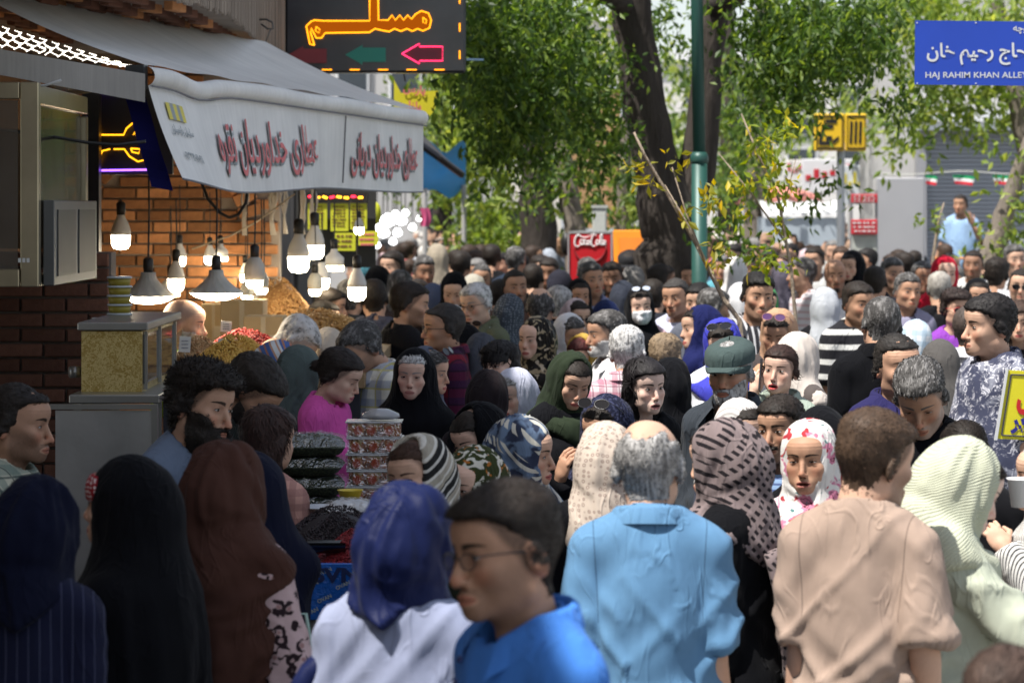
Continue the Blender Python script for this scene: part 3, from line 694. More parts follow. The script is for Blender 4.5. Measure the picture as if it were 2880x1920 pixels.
@memo
def cloth(pat='solid', c1=(.5, .5, .5), c2=(.1, .1, .1), c3=None, sc=1.0, rough=.85, sheen=.03, fold=.0, weave=.25):
    t = T('cloth_' + pat); rp = t.vec('rp'); x, y, z = t.xyz(rp); c3 = c3 or c2
    th = x + y * .35
    def stripe(q, per, w, soft=.06): return ((q / (per * sc)).fract() - .5).abs().ss(w / 2 + soft * .5, w / 2 - soft * .5)
    big = t.noise(rp, 4, 3); col = t.col(c1)
    if pat == 'vstripe': col = t.mix(c1, c2, stripe(th, .04, .35))
    elif pat == 'pin': col = t.mix(c1, c2, stripe(th, .028, .10))
    elif pat == 'hstripe': col = t.mix(c1, c2, stripe(z + t.noise(rp, 6, 1) * .008, .075, .36))
    elif pat == 'fineh': col = t.mix(c1, c2, stripe(z, .022, .35))
    elif pat == 'plaid':
        a = stripe(th, .085, .42); b = stripe(z, .085, .42); col = t.mix(t.mix(c1, c2, a * .55), c2, b * .55); col = t.mix(col, c3, stripe(th + .02, .085, .09).max(stripe(z + .02, .085, .09)) * .8)
    elif pat == 'check': col = t.mix(t.mix(c1, c2, stripe(th, .05, .5) * .6), c2, stripe(z, .05, .5) * .6)
    elif pat == 'leopard':
        d = t.scl(t.vec('rp'), 1.0); v = t.voro(d, 26 / sc); e = X(t.t, v.outputs['Distance']); nn = t.noise(rp, 60 / sc, 2); rg = (e + nn * .35 - .175); ring = (rg - .36).abs().ss(.16, .09) * t.noise(rp, 40 / sc, 1).ss(.38, .46); col = t.mix(c1, c2, ring); col = t.mix(col, c3, rg.ss(.25, .15) * .7)
    elif pat == 'hound':
        u = (x + z * .9) / (.034 * sc); w = (z - x * .9 + y * .6) / (.030 * sc); a = (u.fract() - .5).abs().lt(.27); b = (w.fract() - .5).abs().lt(.24); k = ((u + w).fract() - .5).abs().lt(.30); col = t.mix(c1, c2, a * b.max(k * .0) + 0)
    elif pat == 'floral':
        n = t.noise(rp, 15 / sc, 3, .55, .6); m = t.noise(t.scl(rp, 1, (3.1, 1.7, .4)), 17 / sc, 2, .5, .8); q = t.noise(t.scl(rp, 1, (9.1, 4.7, 2.4)), 34 / sc, 2, .5, .5); col = t.mix(c1, c2, n.ss(.56, .60)); col = t.mix(col, c3, m.ss(.60, .63)); col = t.mix(col, (.10, .22, .22), q.ss(.68, .70)); col = t.mix(col, (.06, .01, .012), (n - .66).abs().ss(.012, .005))
    elif pat == 'damask':
        n = t.noise(rp, 24 / sc, 1, .5, 1.6); col = t.mix(c1, c2, n.ss(.53, .56)); col = t.mix(col, c3, t.noise(t.scl(rp, 1, (5, 2, 1)), 30 / sc, 1, .5, .7).ss(.64, .67))
    elif pat == 'dots': e = X(t.t, t.voro(rp, 46 / sc, 'F1', .35).outputs['Distance']); col = t.mix(c1, c2, e.ss(.42, .32) * e.ss(.10, .18))
    elif pat == 'band': col = t.mix(c1, c2, ((z * 1.2 - y * .8 + x * .3) / (.12 * sc)).fract().ss(.5, .54)); col = t.mix(col, c3, stripe(z * 1.2 - y * .8 + x * .3, .035, .3) * .8)
    elif pat == 'hawaii':
        n = t.noise(t.scl(rp, 1), 11, 4, .62, 1.2); m = t.noise(t.scl(rp, (1, 1, 1), (3, 4, 5)), 30, 3, .6, 2.5); col = t.mix(c1, c2, n.ss(.47, .62)); col = t.mix(col, c3, m.ss(.52, .60) * n.ss(.40, .55))
    elif pat == 'shawl':
        n = t.noise(rp, 20, 2, .5, .5); k = ((z * .9 + x * .5 - y * .6) / (.085 * sc)).fract(); col = t.mix(c1, c2, n.ss(.44, .56)); col = t.mix(col, c3, (k - .5).abs().ss(.22, .17) * (((x - z + y) * 210 / sc).sin().gt(.0)))
    elif pat == 'tee': sl_ = (((x.abs() - .150 * sc - (z - 1.35) * .06).abs()).ss(.0022, .0010) * z.gt(1.22)).max((z - 1.405 + x.abs() * .12).abs().ss(.0020, .0010) * y.gt(.03) * (c2[0] > .5)); col = t.mix(c1, tuple(q * .55 for q in c1), sl_)
    elif pat == 'crinkle': k = ((z * .75 + y * .65 + t.noise(rp, 10, 2) * .025) * (900 / sc)).sin(); col = t.hsv(c1, v=k * .05 + .96)
    f = t.noise(rp, 55, 3); col = t.hsv(col, v=big * .22 + f * .12 + .83)
    q1 = (t.noise(t.scl(rp, (1, 1, .22), (0, 0, 0), (.2, .5, 0)), 15, 1, .5, .5) * 6.28).sin(); q2 = (t.noise(t.scl(rp, (1, 1, .2), (3, 1, 2), (.3, -.7, 0)), 17, 1, .5, .4) * 6.28).sin()
    def crease(rot, off, sc_): return (t.noise(t.scl(rp, (1, 1, .30), off, rot), sc_, 2, .55, .7) - .5).abs().ss(.035, .0)
    cm = t.noise(rp, 5.5, 1).ss(.40, .62)
    w = t.noise(rp, 900, 1) * weave * .4 + q1 * .35 + q2 * .30 + (crease((.2, .75, .1), (1, 2, 3), 9) + crease((.3, -.8, .3), (5, 1, 2), 10) + crease((1.3, .1, .2), (2, 7, 4), 7)) * cm * .55
    if pat == 'crinkle': w = w + k * .28
    return t.pbr(col, rough, 0, t.bump(w, .42 + fold, .011), .10, Sheen_Weight=sheen)
@memo
def eyeglass(c=(.01, .01, .012), sun=True):
    t = T('lens')
    if sun: return t.pbr(c, .08, 0, None, .6)
    g = t.t.nodes.new('ShaderNodeBsdfGlossy'); g.inputs[1].default_value = .02; tr = t.t.nodes.new('ShaderNodeBsdfTransparent'); mx = t.t.nodes.new('ShaderNodeMixShader'); fr = t.t.nodes.new('ShaderNodeFresnel'); fr.inputs[0].default_value = 1.5
    t.t.links.new(fr.outputs[0], mx.inputs[0]); t.t.links.new(tr.outputs[0], mx.inputs[1]); t.t.links.new(g.outputs[0], mx.inputs[2]); t.t.links.new(mx.outputs[0], t.o.inputs[0]); return t.m

# ------------------------------------------------------------------ people: a whole figure
PEOPLE = []
SHARED = {}
def person(u, v, d, yaw=0, sex='m', label='', **p):
    """u, v: middle and top of the head in the 2352-wide view of the photo; d: metres from the lens; yaw 0 faces the lens, +90 faces the picture's right"""
    jr = random.Random(int(u * 13 + v)); p.setdefault('tilt', jr.uniform(-6, 6)); p.setdefault('turn', jr.uniform(-12, 12)); p.setdefault('nod', jr.uniform(-2, 7))
    px, py = u * 1.224490, v * 1.224490; fem = sex == 'f'; var = p.get('var', 0); mo = p.get('mouth', 0.0); kind = (fem, var, mo)
    lod = 0 if d < 9.2 else 1 if d < 14.2 else 2 if d < 20 else 3
    hh = (.0050, .0062, .0095, .014)[lod]; hg = p.get('hg', (.013, .019, .027, .036)[lod]); hs = (.009, .0120, .017, .022)[lod]; nb = (2600, 1300, 500, 120)[lod]
    if lod > 1: kind = (fem, var % 4, mo if mo < .003 or lod < 3 else 0.0)
    hsc = .955 if fem else 1.0
    hd = lambda W: pose_body(pose_head((W * hsc + HO).astype(f32), p), p)
    bd = lambda W: pose_body(W, p)
    scarf = p.get('scarf'); ch = p.get('chador'); hs_ = p.get('hair', 'short')
    extra = .012 if (scarf or ch) else {'puff': .030, 'swept': .024, 'fringe': 0, 'none': 0, 'buzz': .005, 'short': .012, 'fade': .014, 'receding': .005}.get(hs_, .014)
    if p.get('cap'): extra = .018
    tp = hd(np.array([[0, .012, .117 + extra], [0, 0, .03]], f32)); s = at(px, py, d).z / float(tp[:, 2].max()) if p.get('h') is None else p['h'] / float(tp[0, 2])
    cy, sy = math.cos(R_(yaw)), math.sin(R_(yaw)); c = tp[1] * s; tgt = at(px, py, d)
    root = empty('person', (tgt.x - (cy * c[0] - sy * c[1]), d - (sy * c[0] + cy * c[1]), p.get('z0', 0)), R_(yaw), s)
    tag(root, label, 'person', p.get('group', 'people in the crowd')); PEOPLE.append(root)
    tone = p.get('skin', 'light' if fem else 'olive'); stub = p.get('stub', 0.0 if fem else .35)
    hc = p.get('hc', (.018, .013, .010)); gr = p.get('grey', 0.0)
    bcol = p.get('bcol', hc); sk = skin(tone, p.get('lip', (.42, .10, .09) if fem else None), tuple(q * .8 + gr * .10 for q in hc), stub, bcol, .9 if fem else 1.25, mo, p.get('shave', 0), tuple(hc) if hs_ in ('short', 'fade', 'swept', 'puff', 'buzz', 'long', 'back', 'bun') and not ch else None)
    b = {'w': .115 if fem else .132, 'belly': p.get('belly', 1.0), 'bust': .9 if fem else 0, 'arm': .92 if fem else 1.0}
    if p.get('w'): b['w'] = p['w']
    arms = []
    for k, sg in (('R', -1), ('L', 1)):
        a = p.get(k, 'down'); E, W = ARMS[a] if isinstance(a, str) else a
        dx = (b['w'] - .158); arms.append(((sg * (E[0] + dx), E[1], E[2]), (sg * (W[0] + dx * .5), W[1], W[2])))
    # ---- body: head, neck, arms and hands
    F_, P_, lo_, V, Q = head_geo(kind, hh)
    if scarf or ch: V, Q, _u = prune(V, Q, (V[:, 1] < .035) & (V[:, 2] > -.215)); ax_ = np.abs(V[:, 0]); V = np.where((ax_ > .071)[:, None] & (np.arange(3) == 0)[None], np.sign(V) * (.071 + (np.abs(V) - .071) * .2), V).astype(f32)
    parts = [(hd(V), Q)]; hp = [V]
    sl = p.get('sl', 'long' if (ch or p.get('coat')) else 'short')
    if not ch:
        for i, sg in enumerate((-1, 1)):
            E, W = np.array(arms[i][0]), np.array(arms[i][1]); S = np.array([sg * (b['w'] + .005), .022, 1.375])
            pts = [S, S + (E - S) * .5, E, E + (W - E) * .3, E + (W - E) * .65, W]; k = .86 if fem else 1.0
            Va, Qa = loft(pts, [.046 * k, .044 * k, .0385 * k, .0395 * k, .033 * k, (.026 * k, .022 * k)], 14)
            hpose = p.get('hands', ('relax', 'relax'))[i]; Vh, Qh = hand_geo(hpose, .005 if 'hands' in p and lod < 2 else .011); Vh = Vh.copy() * k
            dr = (W - E) / np.linalg.norm(W - E); palm = p.get('palm', (None, None))[i]
            if palm is None: palm = (-sg, .15, 0.05) if abs(dr[2]) > .6 and dr[2] < 0 else ((-sg, 0, .35) if dr[2] <= .3 else (-sg * .3, 1, .1))
            if sg > 0: Vh[:, 0] *= -1; Qh = Qh[:, ::-1]
            Vh = Vh @ frame(-dr, np.array(palm, float)).T + W
            for a_, b_ in ((Va, Qa), (Vh, Qh)): parts.append((bd(a_.astype(f32)), b_)); hp.append(np.full((len(a_), 3), 9.0) + a_ * .6)
    Vb, Qb = merge(parts); hp = np.vstack(hp).astype(f32)
    link('body', mesh('body', Vb, Qb, True, {'hp': hp}), root, sk)
    # ---- eyes
    if abs((yaw + p.get('turn', 0) + 180) % 360 - 180) < 118 and d < 26 and not p.get('noeyes'):
        for sd in (-1, 1):
            Ve, Qe, Ce = eye_geo(sd, p.get('eye', .85), p.get('gx', 0) * .004, p.get('gz', 0) * .002, 1.0 if fem else .35)
            link('eye', mesh('eye', hd(Ve), Qe, True, {'col': Ce}), root, eyem())
    # ---- hair, beard
    if hs_ != 'none' and not (ch and not p.get('showhair')):
        nbl = nb if not (scarf or ch) else nb // 3
        if (scarf or ch) and hs_ in ('back', 'short'): hs_ = 'under'
        Vh, Qh, hv = hair_geo(kind, hh if lod else .006, hs_, int(nbl * {'puff': 1.6, 'long': 1.2}.get(hs_, 1)), 11, (1, 1.4, 2.2, 3.5)[lod])
        link('hair', mesh('hair', hd(Vh), Qh, True, {'hv': hv, 'hp': Vh}), root, hairm(hc, gr, p.get('gc', (.42, .41, .40))))
    if p.get('beard'):
        Vh, Qh, hv = beard_geo(kind, hh, p['beard'], nb // 2 if p['beard'] != 'full' else nb)
        link('beard', mesh('beard', hd(Vh), Qh, True, {'hv': hv, 'hp': Vh}), root, hairm(bcol, p.get('bgrey', gr), (.45, .44, .43)))
    # ---- clothes
    sd = p.get('seed', int(u * 7 + v) % 97); top = p.get('top'); bot = p.get('bottom') or cloth('solid', (.02, .021, .026))
    if ch:
        V, Q, rp = chador((.014, .018, .024, .032)[lod], sd % 5, p.get('ow', .056), p.get('wd', 1.0)); V = pose_body(pose_head(V.copy(), p, 1.36, 1.52), p)
        link('chador', mesh('chador', V, Q, True, {'rp': rp}), root, ch)
    else:
        coat = p.get('coat', False); off = p.get('off', .014 if not coat else .017); zl = .84 if not coat else .72
        V, Q, rp = garment(b, arms, sl, off, hg, zl, p.get('neck', .012), p.get('vneck', 0), p.get('openf', 0), p.get('amp', .011 if lod < 2 else .006), sd, p.get('lr', 1.0 if not coat else 1.08))
        go = link(p.get('gname', 'coat' if coat else 'shirt'), mesh('top', bd(V), Q, True, {'rp': rp}), root, top)
        if p.get('inner'):
            V, Q, rp = garment(b, arms, 'none', .004, hg, 1.0, .010, .05, 0, .004, 3); link('inner_shirt', mesh('inner', bd(V), Q, True, {'rp': rp}), root, p['inner'])
        col = p.get('collar')
        if col:
            V, Q = collar_geo(kind=col) if col != 'jacket' else collar_geo(.074, .045, .05, .22)
            link('collar', mesh('collar', bd(V), Q, True, {'rp': V}), go, p.get('colm', top))
        elif not (scarf or coat or lod > 1) and not p.get('vneck'):
            V, Q = rib_geo(.0685 + p.get('neck', .012) - .012); link('neckband', mesh('neckband', bd(V), Q, True, {'rp': V}), go, top)
        V, Q = legs_geo(b, coat); link('skirt' if coat else 'trousers', mesh('legs', V, Q, True, {'rp': V}), root, top if coat else bot)
        V, Q = shoe_geo(); link('shoes', mesh('shoes', V, Q, True, {'rp': V}), root, cloth('solid', (.015, .014, .014), rough=.5))
        if scarf:
            o = dict(scarf); sm = o.pop('mat'); tail = o.pop('tail', None)
            V, Q, rp = hood(o, hs, sd % 7 if lod < 2 else sd % 3); V = pose_body(pose_head((V * np.array([1, 1, 1]) + HO).astype(f32), p, 1.38, 1.50), p)
            hdo = link('headscarf', mesh('headscarf', V, Q, True, {'rp': rp}), root, sm)
            if tail:
                for pts, ra, rb in tail:
                    pts = np.array(pts, f32); k = np.linspace(0, 1, 12); i = k * (len(pts) - 1); pp = np.stack([np.interp(i, range(len(pts)), pts[:, q]) for q in range(3)], 1)
                    V, Q = loft(pp, [(ra * (.9 + .25 * math.sin(q * 3)), rb) for q in k], 22); N = normals(V, Q); V = V + N * (.012 * (ridge(V * np.array([26, 26, 2.5]), sd) - .5))[:, None]
                    link('scarf_end', mesh('scarf_end', bd(V.astype(f32)), Q, True, {'rp': V}), hdo, sm)
    # ---- things worn
    for acc in p.get('acc', ()):
        if acc in ('glasses', 'sunglasses', 'headglasses'):
            m, ls = glasses_geo(acc != 'glasses'); fr = plain(p.get('frame', (.012, .012, .014)), .3)
            def mv(W):
                W = np.array(W, f32)
                if acc == 'headglasses': W = rotx(W, R_(-38), np.array([0, 0, 0])) * np.array([1.06, 1.12, 1.0]) + np.array([0, -.002, .058 + .012])
                return hd(W)
            g = link('glasses', mesh('glasses', mv(m.v), np.array([f for f in m.f if len(f) == 4]), True), root, fr)
            for l in ls: link('lens', mesh('lens', mv(l.v), np.array(l.f), True), g, eyeglass(p.get('lensc', (.012, .012, .014)), acc != 'glasses'))
        elif acc == 'cap':
            m, br = cap_geo(); cm = p['cap']; c_ = link('cap', mesh('cap', hd(np.array(m.v, f32)), np.array(m.f), True, {'rp': np.array(m.v)}), root, cm)
            link('cap_brim', mesh('cap_brim', hd(np.array(br.v, f32)), np.array(br.f), True, {'rp': np.array(br.v)}), c_, cm)
        elif acc == 'band':
            F, P, lo, V0, Q0 = head_geo(kind, hh); V, Q = nets(np.maximum(np.maximum(F - .006, np.abs(P[2] - .045) - .035), P[1] + .035), lo, hh); link('headband', mesh('band', hd(V), Q, True, {'rp': V}), root, cloth('dots', (.28, .012, .02), (.70, .66, .64), sc=.55))
        elif acc == 'mask':
            F, P, lo, V0, Q0 = head_geo(kind, hh); G = np.maximum(np.maximum(np.maximum(F - .008, np.abs(P[2] + .068) - .046), P[1] + .035), np.abs(P[0]) - .065)
            V, Q = nets(G, lo, hh); link('face_mask', mesh('mask', hd(V), Q, True, {'rp': V}), root, cloth('solid', (.72, .73, .76)))
        elif acc == 'phone':
            i = p.get('phone_side', 0); W = np.array(arms[i][1]); E = np.array(arms[i][0]); dr = (W - E) / np.linalg.norm(W - E)
            m = MB(); m.box((0, 0, 0), (.072, .0085, .148), bev=.004); Mx = frame(p.get('phone_up', (0, .3, 1)), np.array(p.get('phone_face', (1, 0, 0)), float)); V = np.array(m.v) @ Mx.T + W + dr * .085 + np.array(p.get('phone_off', (0, 0, 0)))
            bpy.context.view_layer.update(); V = bd(V.astype(f32)); c_ = V.mean(0); ph = link('mobile_phone', mesh('mobile_phone', V - c_, [tuple(f) for f in m.f], False), None, plain((.02, .02, .023), .25)); ph.matrix_world = root.matrix_world @ Matrix.Translation(Vector(c_.tolist())); tag(ph, p['phone_label'], 'phone')
    return root

# ------------------------------------------------------------------ the setting: ground and street
def asphalt():
    t = T('asphalt'); v = t.vec('pos'); n = t.noise(v, 1.2, 4); f = t.noise(v, 90, 2)
    return t.pbr(t.hsv((.20, .195, .185), v=n * .5 + f * .4 + .55), .9, 0, t.bump(f, .4, .01))
m = MB(); m.grid(lambda u, v: (-150 + 300 * u, -60 + 460 * v, 0), 6, 8); tag(m.build('ground', asphalt()), kind='structure')
def bark(c=(.055, .046, .040), sc=1.0):
    t = T('bark'); v = t.vec('obj'); n = t.noise(t.scl(v, (9 * sc, 9 * sc, 1.6 * sc)), 1.5, 5, .6, .6); q = t.noise(v, 3, 3)
    return t.pbr(t.hsv(c, v=n * 1.0 + q * .5 + .25), .95, 0, t.bump(n, 1.0, .05), .2)
def leafm(c=(.070, .140, .028), c2=(.20, .29, .055), tr=.55):
    t = T('leaves'); hv = X(t.t, t.attr('hv').outputs['Fac']); col = t.mix(t.hsv(c, v=hv * .9 + .5), c2, hv.ss(.55, .95))
    d = t.t.nodes.new('ShaderNodeBsdfPrincipled'); t.t.links.new(col, d.inputs['Base Color']); d.inputs['Roughness'].default_value = .5
    tl = t.t.nodes.new('ShaderNodeBsdfTranslucent'); t.t.links.new(t.hsv(col, .48, 1.15, 1.5), tl.inputs[0]); mx = t.t.nodes.new('ShaderNodeMixShader'); mx.inputs[0].default_value = tr
    t.t.links.new(d.outputs[0], mx.inputs[1]); t.t.links.new(tl.outputs[0], mx.inputs[2]); t.t.links.new(mx.outputs[0], t.o.inputs[0]); return t.m
def leaves_geo(clumps, seed, size=.09, droop=.7, spray=4.5):
    """clumps: (x, y, z, rx, ry, rz, n); each leaf is a folded lance of four corners"""
    r = np.random.default_rng(seed); Ps = []; 
    for x, y, z, rx, ry, rz, n in clumps:
        # sprays: leaves gathered along short twigs
        k = max(1, n // 14); c = r.normal(0, 1, (k, 3)); c /= np.linalg.norm(c, axis=1, keepdims=True); c *= r.random((k, 1)) ** .4
        c = c * np.array([rx, ry, rz]) + np.array([x, y, z]); d = r.normal(0, 1, (k, 3)); d[:, 2] -= droop * 1.5; d /= np.linalg.norm(d, axis=1, keepdims=True)
        for _ in range(14): Ps.append(c + d * r.uniform(0, size * spray, (k, 1)) + r.normal(0, size * .5, (k, 3)))
    p = np.concatenate(Ps); n = len(p); d = r.normal(0, 1, (n, 3)); d[:, 2] -= droop * 1.6; d /= np.linalg.norm(d, axis=1, keepdims=True)
    s = np.cross(d, r.normal(0, 1, (n, 3))); s /= np.linalg.norm(s, axis=1, keepdims=True) + 1e-9; up = np.cross(s, d)
    L = size * r.uniform(.6, 1.25, (n, 1)); w = L * .22
    V = np.stack([p, p + d * L * .45 + s * w + up * w * .4, p + d * L, p + d * L * .45 - s * w + up * w * .4], 1).reshape(-1, 3)
    b = np.arange(n)[:, None] * 4; F = np.concatenate([b + [[0, 1, 2]], b + [[0, 2, 3]]]); return V, F, np.repeat(r.random(n), 4)
def tree(name, label, limbs, clumps, bm, lm, seed, size=.09, droop=.7, group='street trees', dens=.58):
    root = empty(name, (limbs[0][0][0][0], limbs[0][0][0][1], 0)); o = Vector(root.location); tag(root, label, 'tree', group)
    tr = MB(); tr.smooth = True
    for pts, rs in limbs:
        P = [Vector(p) - o for p in pts]; Q = []; RR = []
        for i in range(len(P) - 1):
            for k in range(4): f = k / 4; Q.append(P[i].lerp(P[i + 1], f) + Vector((random.gauss(0, .12), random.gauss(0, .12), 0)) * rs[i] * .6); RR.append((rs[i] * (1 - f) + rs[i + 1] * f) * random.uniform(.93, 1.07))
        Q.append(P[-1]); RR.append(rs[-1]); tr.tube(Q, RR, 14)
    tr.build('trunk', bm, root)
    V, F, hv = leaves_geo([c[:6] + (int(c[6] * dens),) for c in clumps], seed, size, droop); link('crown', mesh('crown', V - np.array(o, f32), F, False, {'hv': hv}), root, lm); return root
bk_dark = bark(); bk_grey = bark((.20, .17, .14), .8); lf_dark = leafm(); lf_mid = leafm((.085, .16, .035), (.20, .27, .05), .5); lf_lime = leafm((.17, .26, .05), (.38, .45, .10), .5)
def clump(px, py, d, rpx, rpy, rd, n): c = at(px, py, d); return (c.x, c.y, c.z, rpx / FPX * d, rd, rpy / FPX * d, n)
A_ = lambda px, py, d: tuple(at(px, py, d))
g0 = lambda px, d: (at(px, 0, d).x, d, 0.0)
# the big forked tree behind the lamp post
tree('plane_tree', 'big dark forked street tree behind the green lamp post', [
    ([g0(1905, 23), A_(1895, 800, 23), A_(1885, 640, 23), A_(1850, 470, 23), A_(1805, 250, 23), A_(1772, 0, 23), A_(1755, -350, 23), A_(1700, -900, 22.5)], [.38, .31, .26, .19, .165, .16, .14, .09]),
    ([A_(1905, 660, 23.05), A_(1945, 540, 23.1), A_(1975, 400, 23.1), A_(1988, 200, 23.1), A_(2015, 0, 23.1), A_(2060, -300, 23), A_(2150, -800, 22)], [.20, .18, .135, .12, .125, .11, .08]),
    ([A_(1770, 30, 23), A_(1640, -60, 22), A_(1500, -90, 21), A_(1380, -60, 20.5)], [.09, .07, .05, .03]), ([A_(2015, 20, 23), A_(2180, -80, 22), A_(2380, -90, 21), A_(2560, -60, 20.5)], [.09, .07, .05, .03])],
    [clump(1420, 40, 20, 190, 120, .9, 2300), clump(1560, 120, 21, 150, 130, .9, 2100), clump(1480, 250, 20.5, 120, 110, .7, 1500), clump(1440, 380, 20.5, 85, 90, .5, 800), clump(1640, 260, 21.5, 110, 120, .6, 900), clump(1350, 200, 20, 90, 100, .6, 800), clump(1700, 390, 22, 80, 80, .5, 450),
     clump(1880, 60, 24.5, 90, 120, .4, 350), clump(2190, 50, 21, 130, 110, .7, 1700), clump(2210, 200, 20.5, 130, 90, .6, 1200), clump(2310, 80, 20.5, 170, 90, .9, 1500), clump(2420, 70, 20, 150, 60, .7, 1100), clump(2545, 250, 20, 30, 40, .3, 160), clump(2110, 310, 24, 60, 60, .4, 260), clump(1730, 190, 22.6, 60, 70, .2, 160),
     clump(1550, -230, 21.5, 330, 190, 1.2, 2200), clump(2250, -220, 21, 380, 180, 1.2, 2200), clump(2320, 520, 20.5, 30, 30, .2, 90), clump(2060, 600, 20.5, 40, 60, .3, 200)],
    bk_dark, lf_dark, 21, .080, dens=1.0)
# trees further along the street
def far_tree(label, px, d, tw, lean, cl, bm, lm, seed, size, top=-200):
    pts = [g0(px, d)] + [A_(px + lean * k, 760 - (760 - top) * k, d) for k in (.05, .35, .7, 1)]
    tree('street_tree', label, [(pts, [tw, tw * .9, tw * .7, tw * .5, tw * .25])], [clump(a, b, d + dd, ra, rb, rd, n) for a, b, dd, ra, rb, rd, n in cl], bm, lm, seed, size)
far_tree('straight grey street tree trunk left of the red cooler', 1515, 34, .26, -10, [(1330, 420, 2, 130, 170, 1.5, 2200), (1400, 620, 1, 110, 130, 1.2, 1900), (1290, 250, 3, 120, 110, 1.5, 1500), (1500, 150, 1, 200, 200, 2, 2500), (1460, 760, 1, 50, 60, .6, 400)], bk_dark, lf_lime, 31, .15)
far_tree('slim curved street tree directly behind the red cooler', 1635, 31, .15, -110, [(1560, 480, 0, 60, 50, .6, 350), (1640, 330, -.5, 70, 90, .8, 500), (1700, 500, 0, 60, 70, .6, 380), (1500, -100, 0, 150, 100, 1.5, 900)], bk_grey, lf_mid, 32, .13, 100)
far_tree('thin bent street tree between cooler and big trunk', 1745, 33, .12, 20, [(1750, 560, 0, 45, 70, .6, 350), (1690, 120, 0, 80, 160, .8, 700), (1760, 380, 1, 60, 100, .8, 400)], bk_grey, lf_lime, 33, .14, 200)
far_tree('pale leafy street tree left of the yellow metro sign', 2120, 44, .22, 30, [(2080, 400, 0, 90, 100, 1.5, 700), (2200, 170, 0, 200, 140, 2.5, 1700), (2380, 60, 0, 240, 130, 2.5, 2000), (1960, 250, 2, 50, 140, 1.5, 400)], bk_grey, lf_mid, 34, .18)
far_tree('bright green street tree hanging over the blue name sign', 2960, 30, .16, -200, [(2640, 240, 0, 130, 70, 1.2, 1100), (2720, 60, 0, 220, 130, 1.8, 2800), (2560, 360, 0, 40, 30, .6, 150), (2830, 250, 0, 110, 60, 1, 600), (2450, 300, 5, 90, 60, .8, 500), (2560, 20, 0, 150, 90, 1.2, 1200)], bk_grey, lf_lime, 35, .13)
far_tree('leaning young tree before the grey shutter at the right edge', 2775, 27, .14, 140, [(2865, 560, -.3, 35, 130, .5, 330), (2825, 690, -.3, 50, 50, .5, 170), (2875, 430, 0, 40, 50, .5, 150)], bk_grey, lf_lime, 36, .11, 330)
far_tree('dark street tree far down the street beside the pole', 1240, 52, .25, 20, [(1260, 330, 0, 130, 140, 2, 1800), (1330, 120, 0, 150, 180, 2.5, 1800), (1180, 420, 0, 60, 80, 1.5, 500)], bk_dark, lf_mid, 37, .2)
far_tree('tree at the far end of the street right of the big trunk', 2050, 62, .3, 0, [(2060, 440, 0, 120, 120, 3, 800), (1900, 330, 0, 110, 180, 3, 700), (1760, 400, 0, 90, 150, 2.5, 600), (2250, 300, 0, 150, 130, 3, 700)], bk_dark, lf_lime, 38, .26)
# saplings in front, thin and half bare
def sapling(label, stems, cl, lm, seed):
    root = empty('sapling', stems[0][0][0]); o = Vector(root.location); tag(root, label, 'sapling', 'young saplings by the lamp post'); s = MB(); s.smooth = True
    for pts, r0, r1 in stems: s.tube([Vector(p) - o for p in pts], [r0 + (r1 - r0) * k / (len(pts) - 1) for k in range(len(pts))], 8)
    s.build('stem', bark((.36, .29, .22), 2), root); V, F, hv = leaves_geo([c[:6] + (max(14, int(c[6] * .45)),) for c in cl], seed, .068, .5, 1.2); link('leaves', mesh('leaves', V - np.array(o, f32), F, False, {'hv': hv}), root, lm)
lf_yel = leafm((.30, .30, .03), (.55, .42, .03), .5)
sapling('bare leaning sapling stem crossing the lamp post', [([g0(2140, 15), A_(2080, 900, 15), A_(2035, 840, 15), A_(1960, 690, 15), A_(1880, 550, 15), A_(1815, 440, 15), A_(1783, 372, 15)], .016, .006), ([A_(1985, 740, 15), A_(1930, 600, 15), A_(1890, 470, 15)], .006, .003), ([A_(1985, 740, 15), A_(1940, 640, 14.9), A_(1870, 520, 15)], .005, .003)],
        [clump(1835, 450, 15, 26, 22, .06, 40), clump(1900, 440, 15, 24, 22, .06, 36), clump(1845, 530, 15, 22, 22, .06, 40), clump(1985, 570, 14.9, 45, 30, .08, 80), clump(1930, 600, 15, 30, 30, .06, 46), clump(2000, 720, 15, 30, 30, .06, 46), clump(2010, 760, 15, 24, 24, .06, 40)], lf_yel, 41)
sapling('upright sapling with yellow leaves right of the lamp post', [([g0(2260, 15.6), A_(2238, 900, 15.6), A_(2225, 760, 15.6), A_(2190, 560, 15.6), A_(2130, 430, 15.6), A_(2085, 320, 15.6)], .013, .004), ([A_(2215, 690, 15.6), A_(2110, 540, 15.6), A_(2020, 430, 15.6)], .006, .003), ([A_(2200, 600, 15.6), A_(2240, 440, 15.6)], .005, .002)],
        [clump(2150, 430, 15.6, 55, 50, .1, 170), clump(2190, 360, 15.6, 40, 45, .1, 120), clump(2170, 500, 15.6, 40, 50, .1, 140), clump(2080, 520, 15.6, 25, 35, .08, 100), clump(2190, 620, 15.6, 25, 40, .08, 70), clump(2140, 720, 15.6, 45, 25, .08, 100), clump(2080, 580, 15.6, 24, 20, .06, 50), clump(2230, 720, 15.6, 20, 40, .06, 60)], leafm((.24, .33, .03), (.60, .50, .04), .5), 42)
sapling('small sapling before the grey panel on the far side', [([g0(2625, 24), A_(2625, 720, 24), A_(2640, 620, 24), A_(2655, 570, 24)], .018, .006)], [clump(2640, 615, 24, 40, 40, .1, 120), clump(2590, 625, 24, 25, 15, .1, 40)], lf_lime, 43)

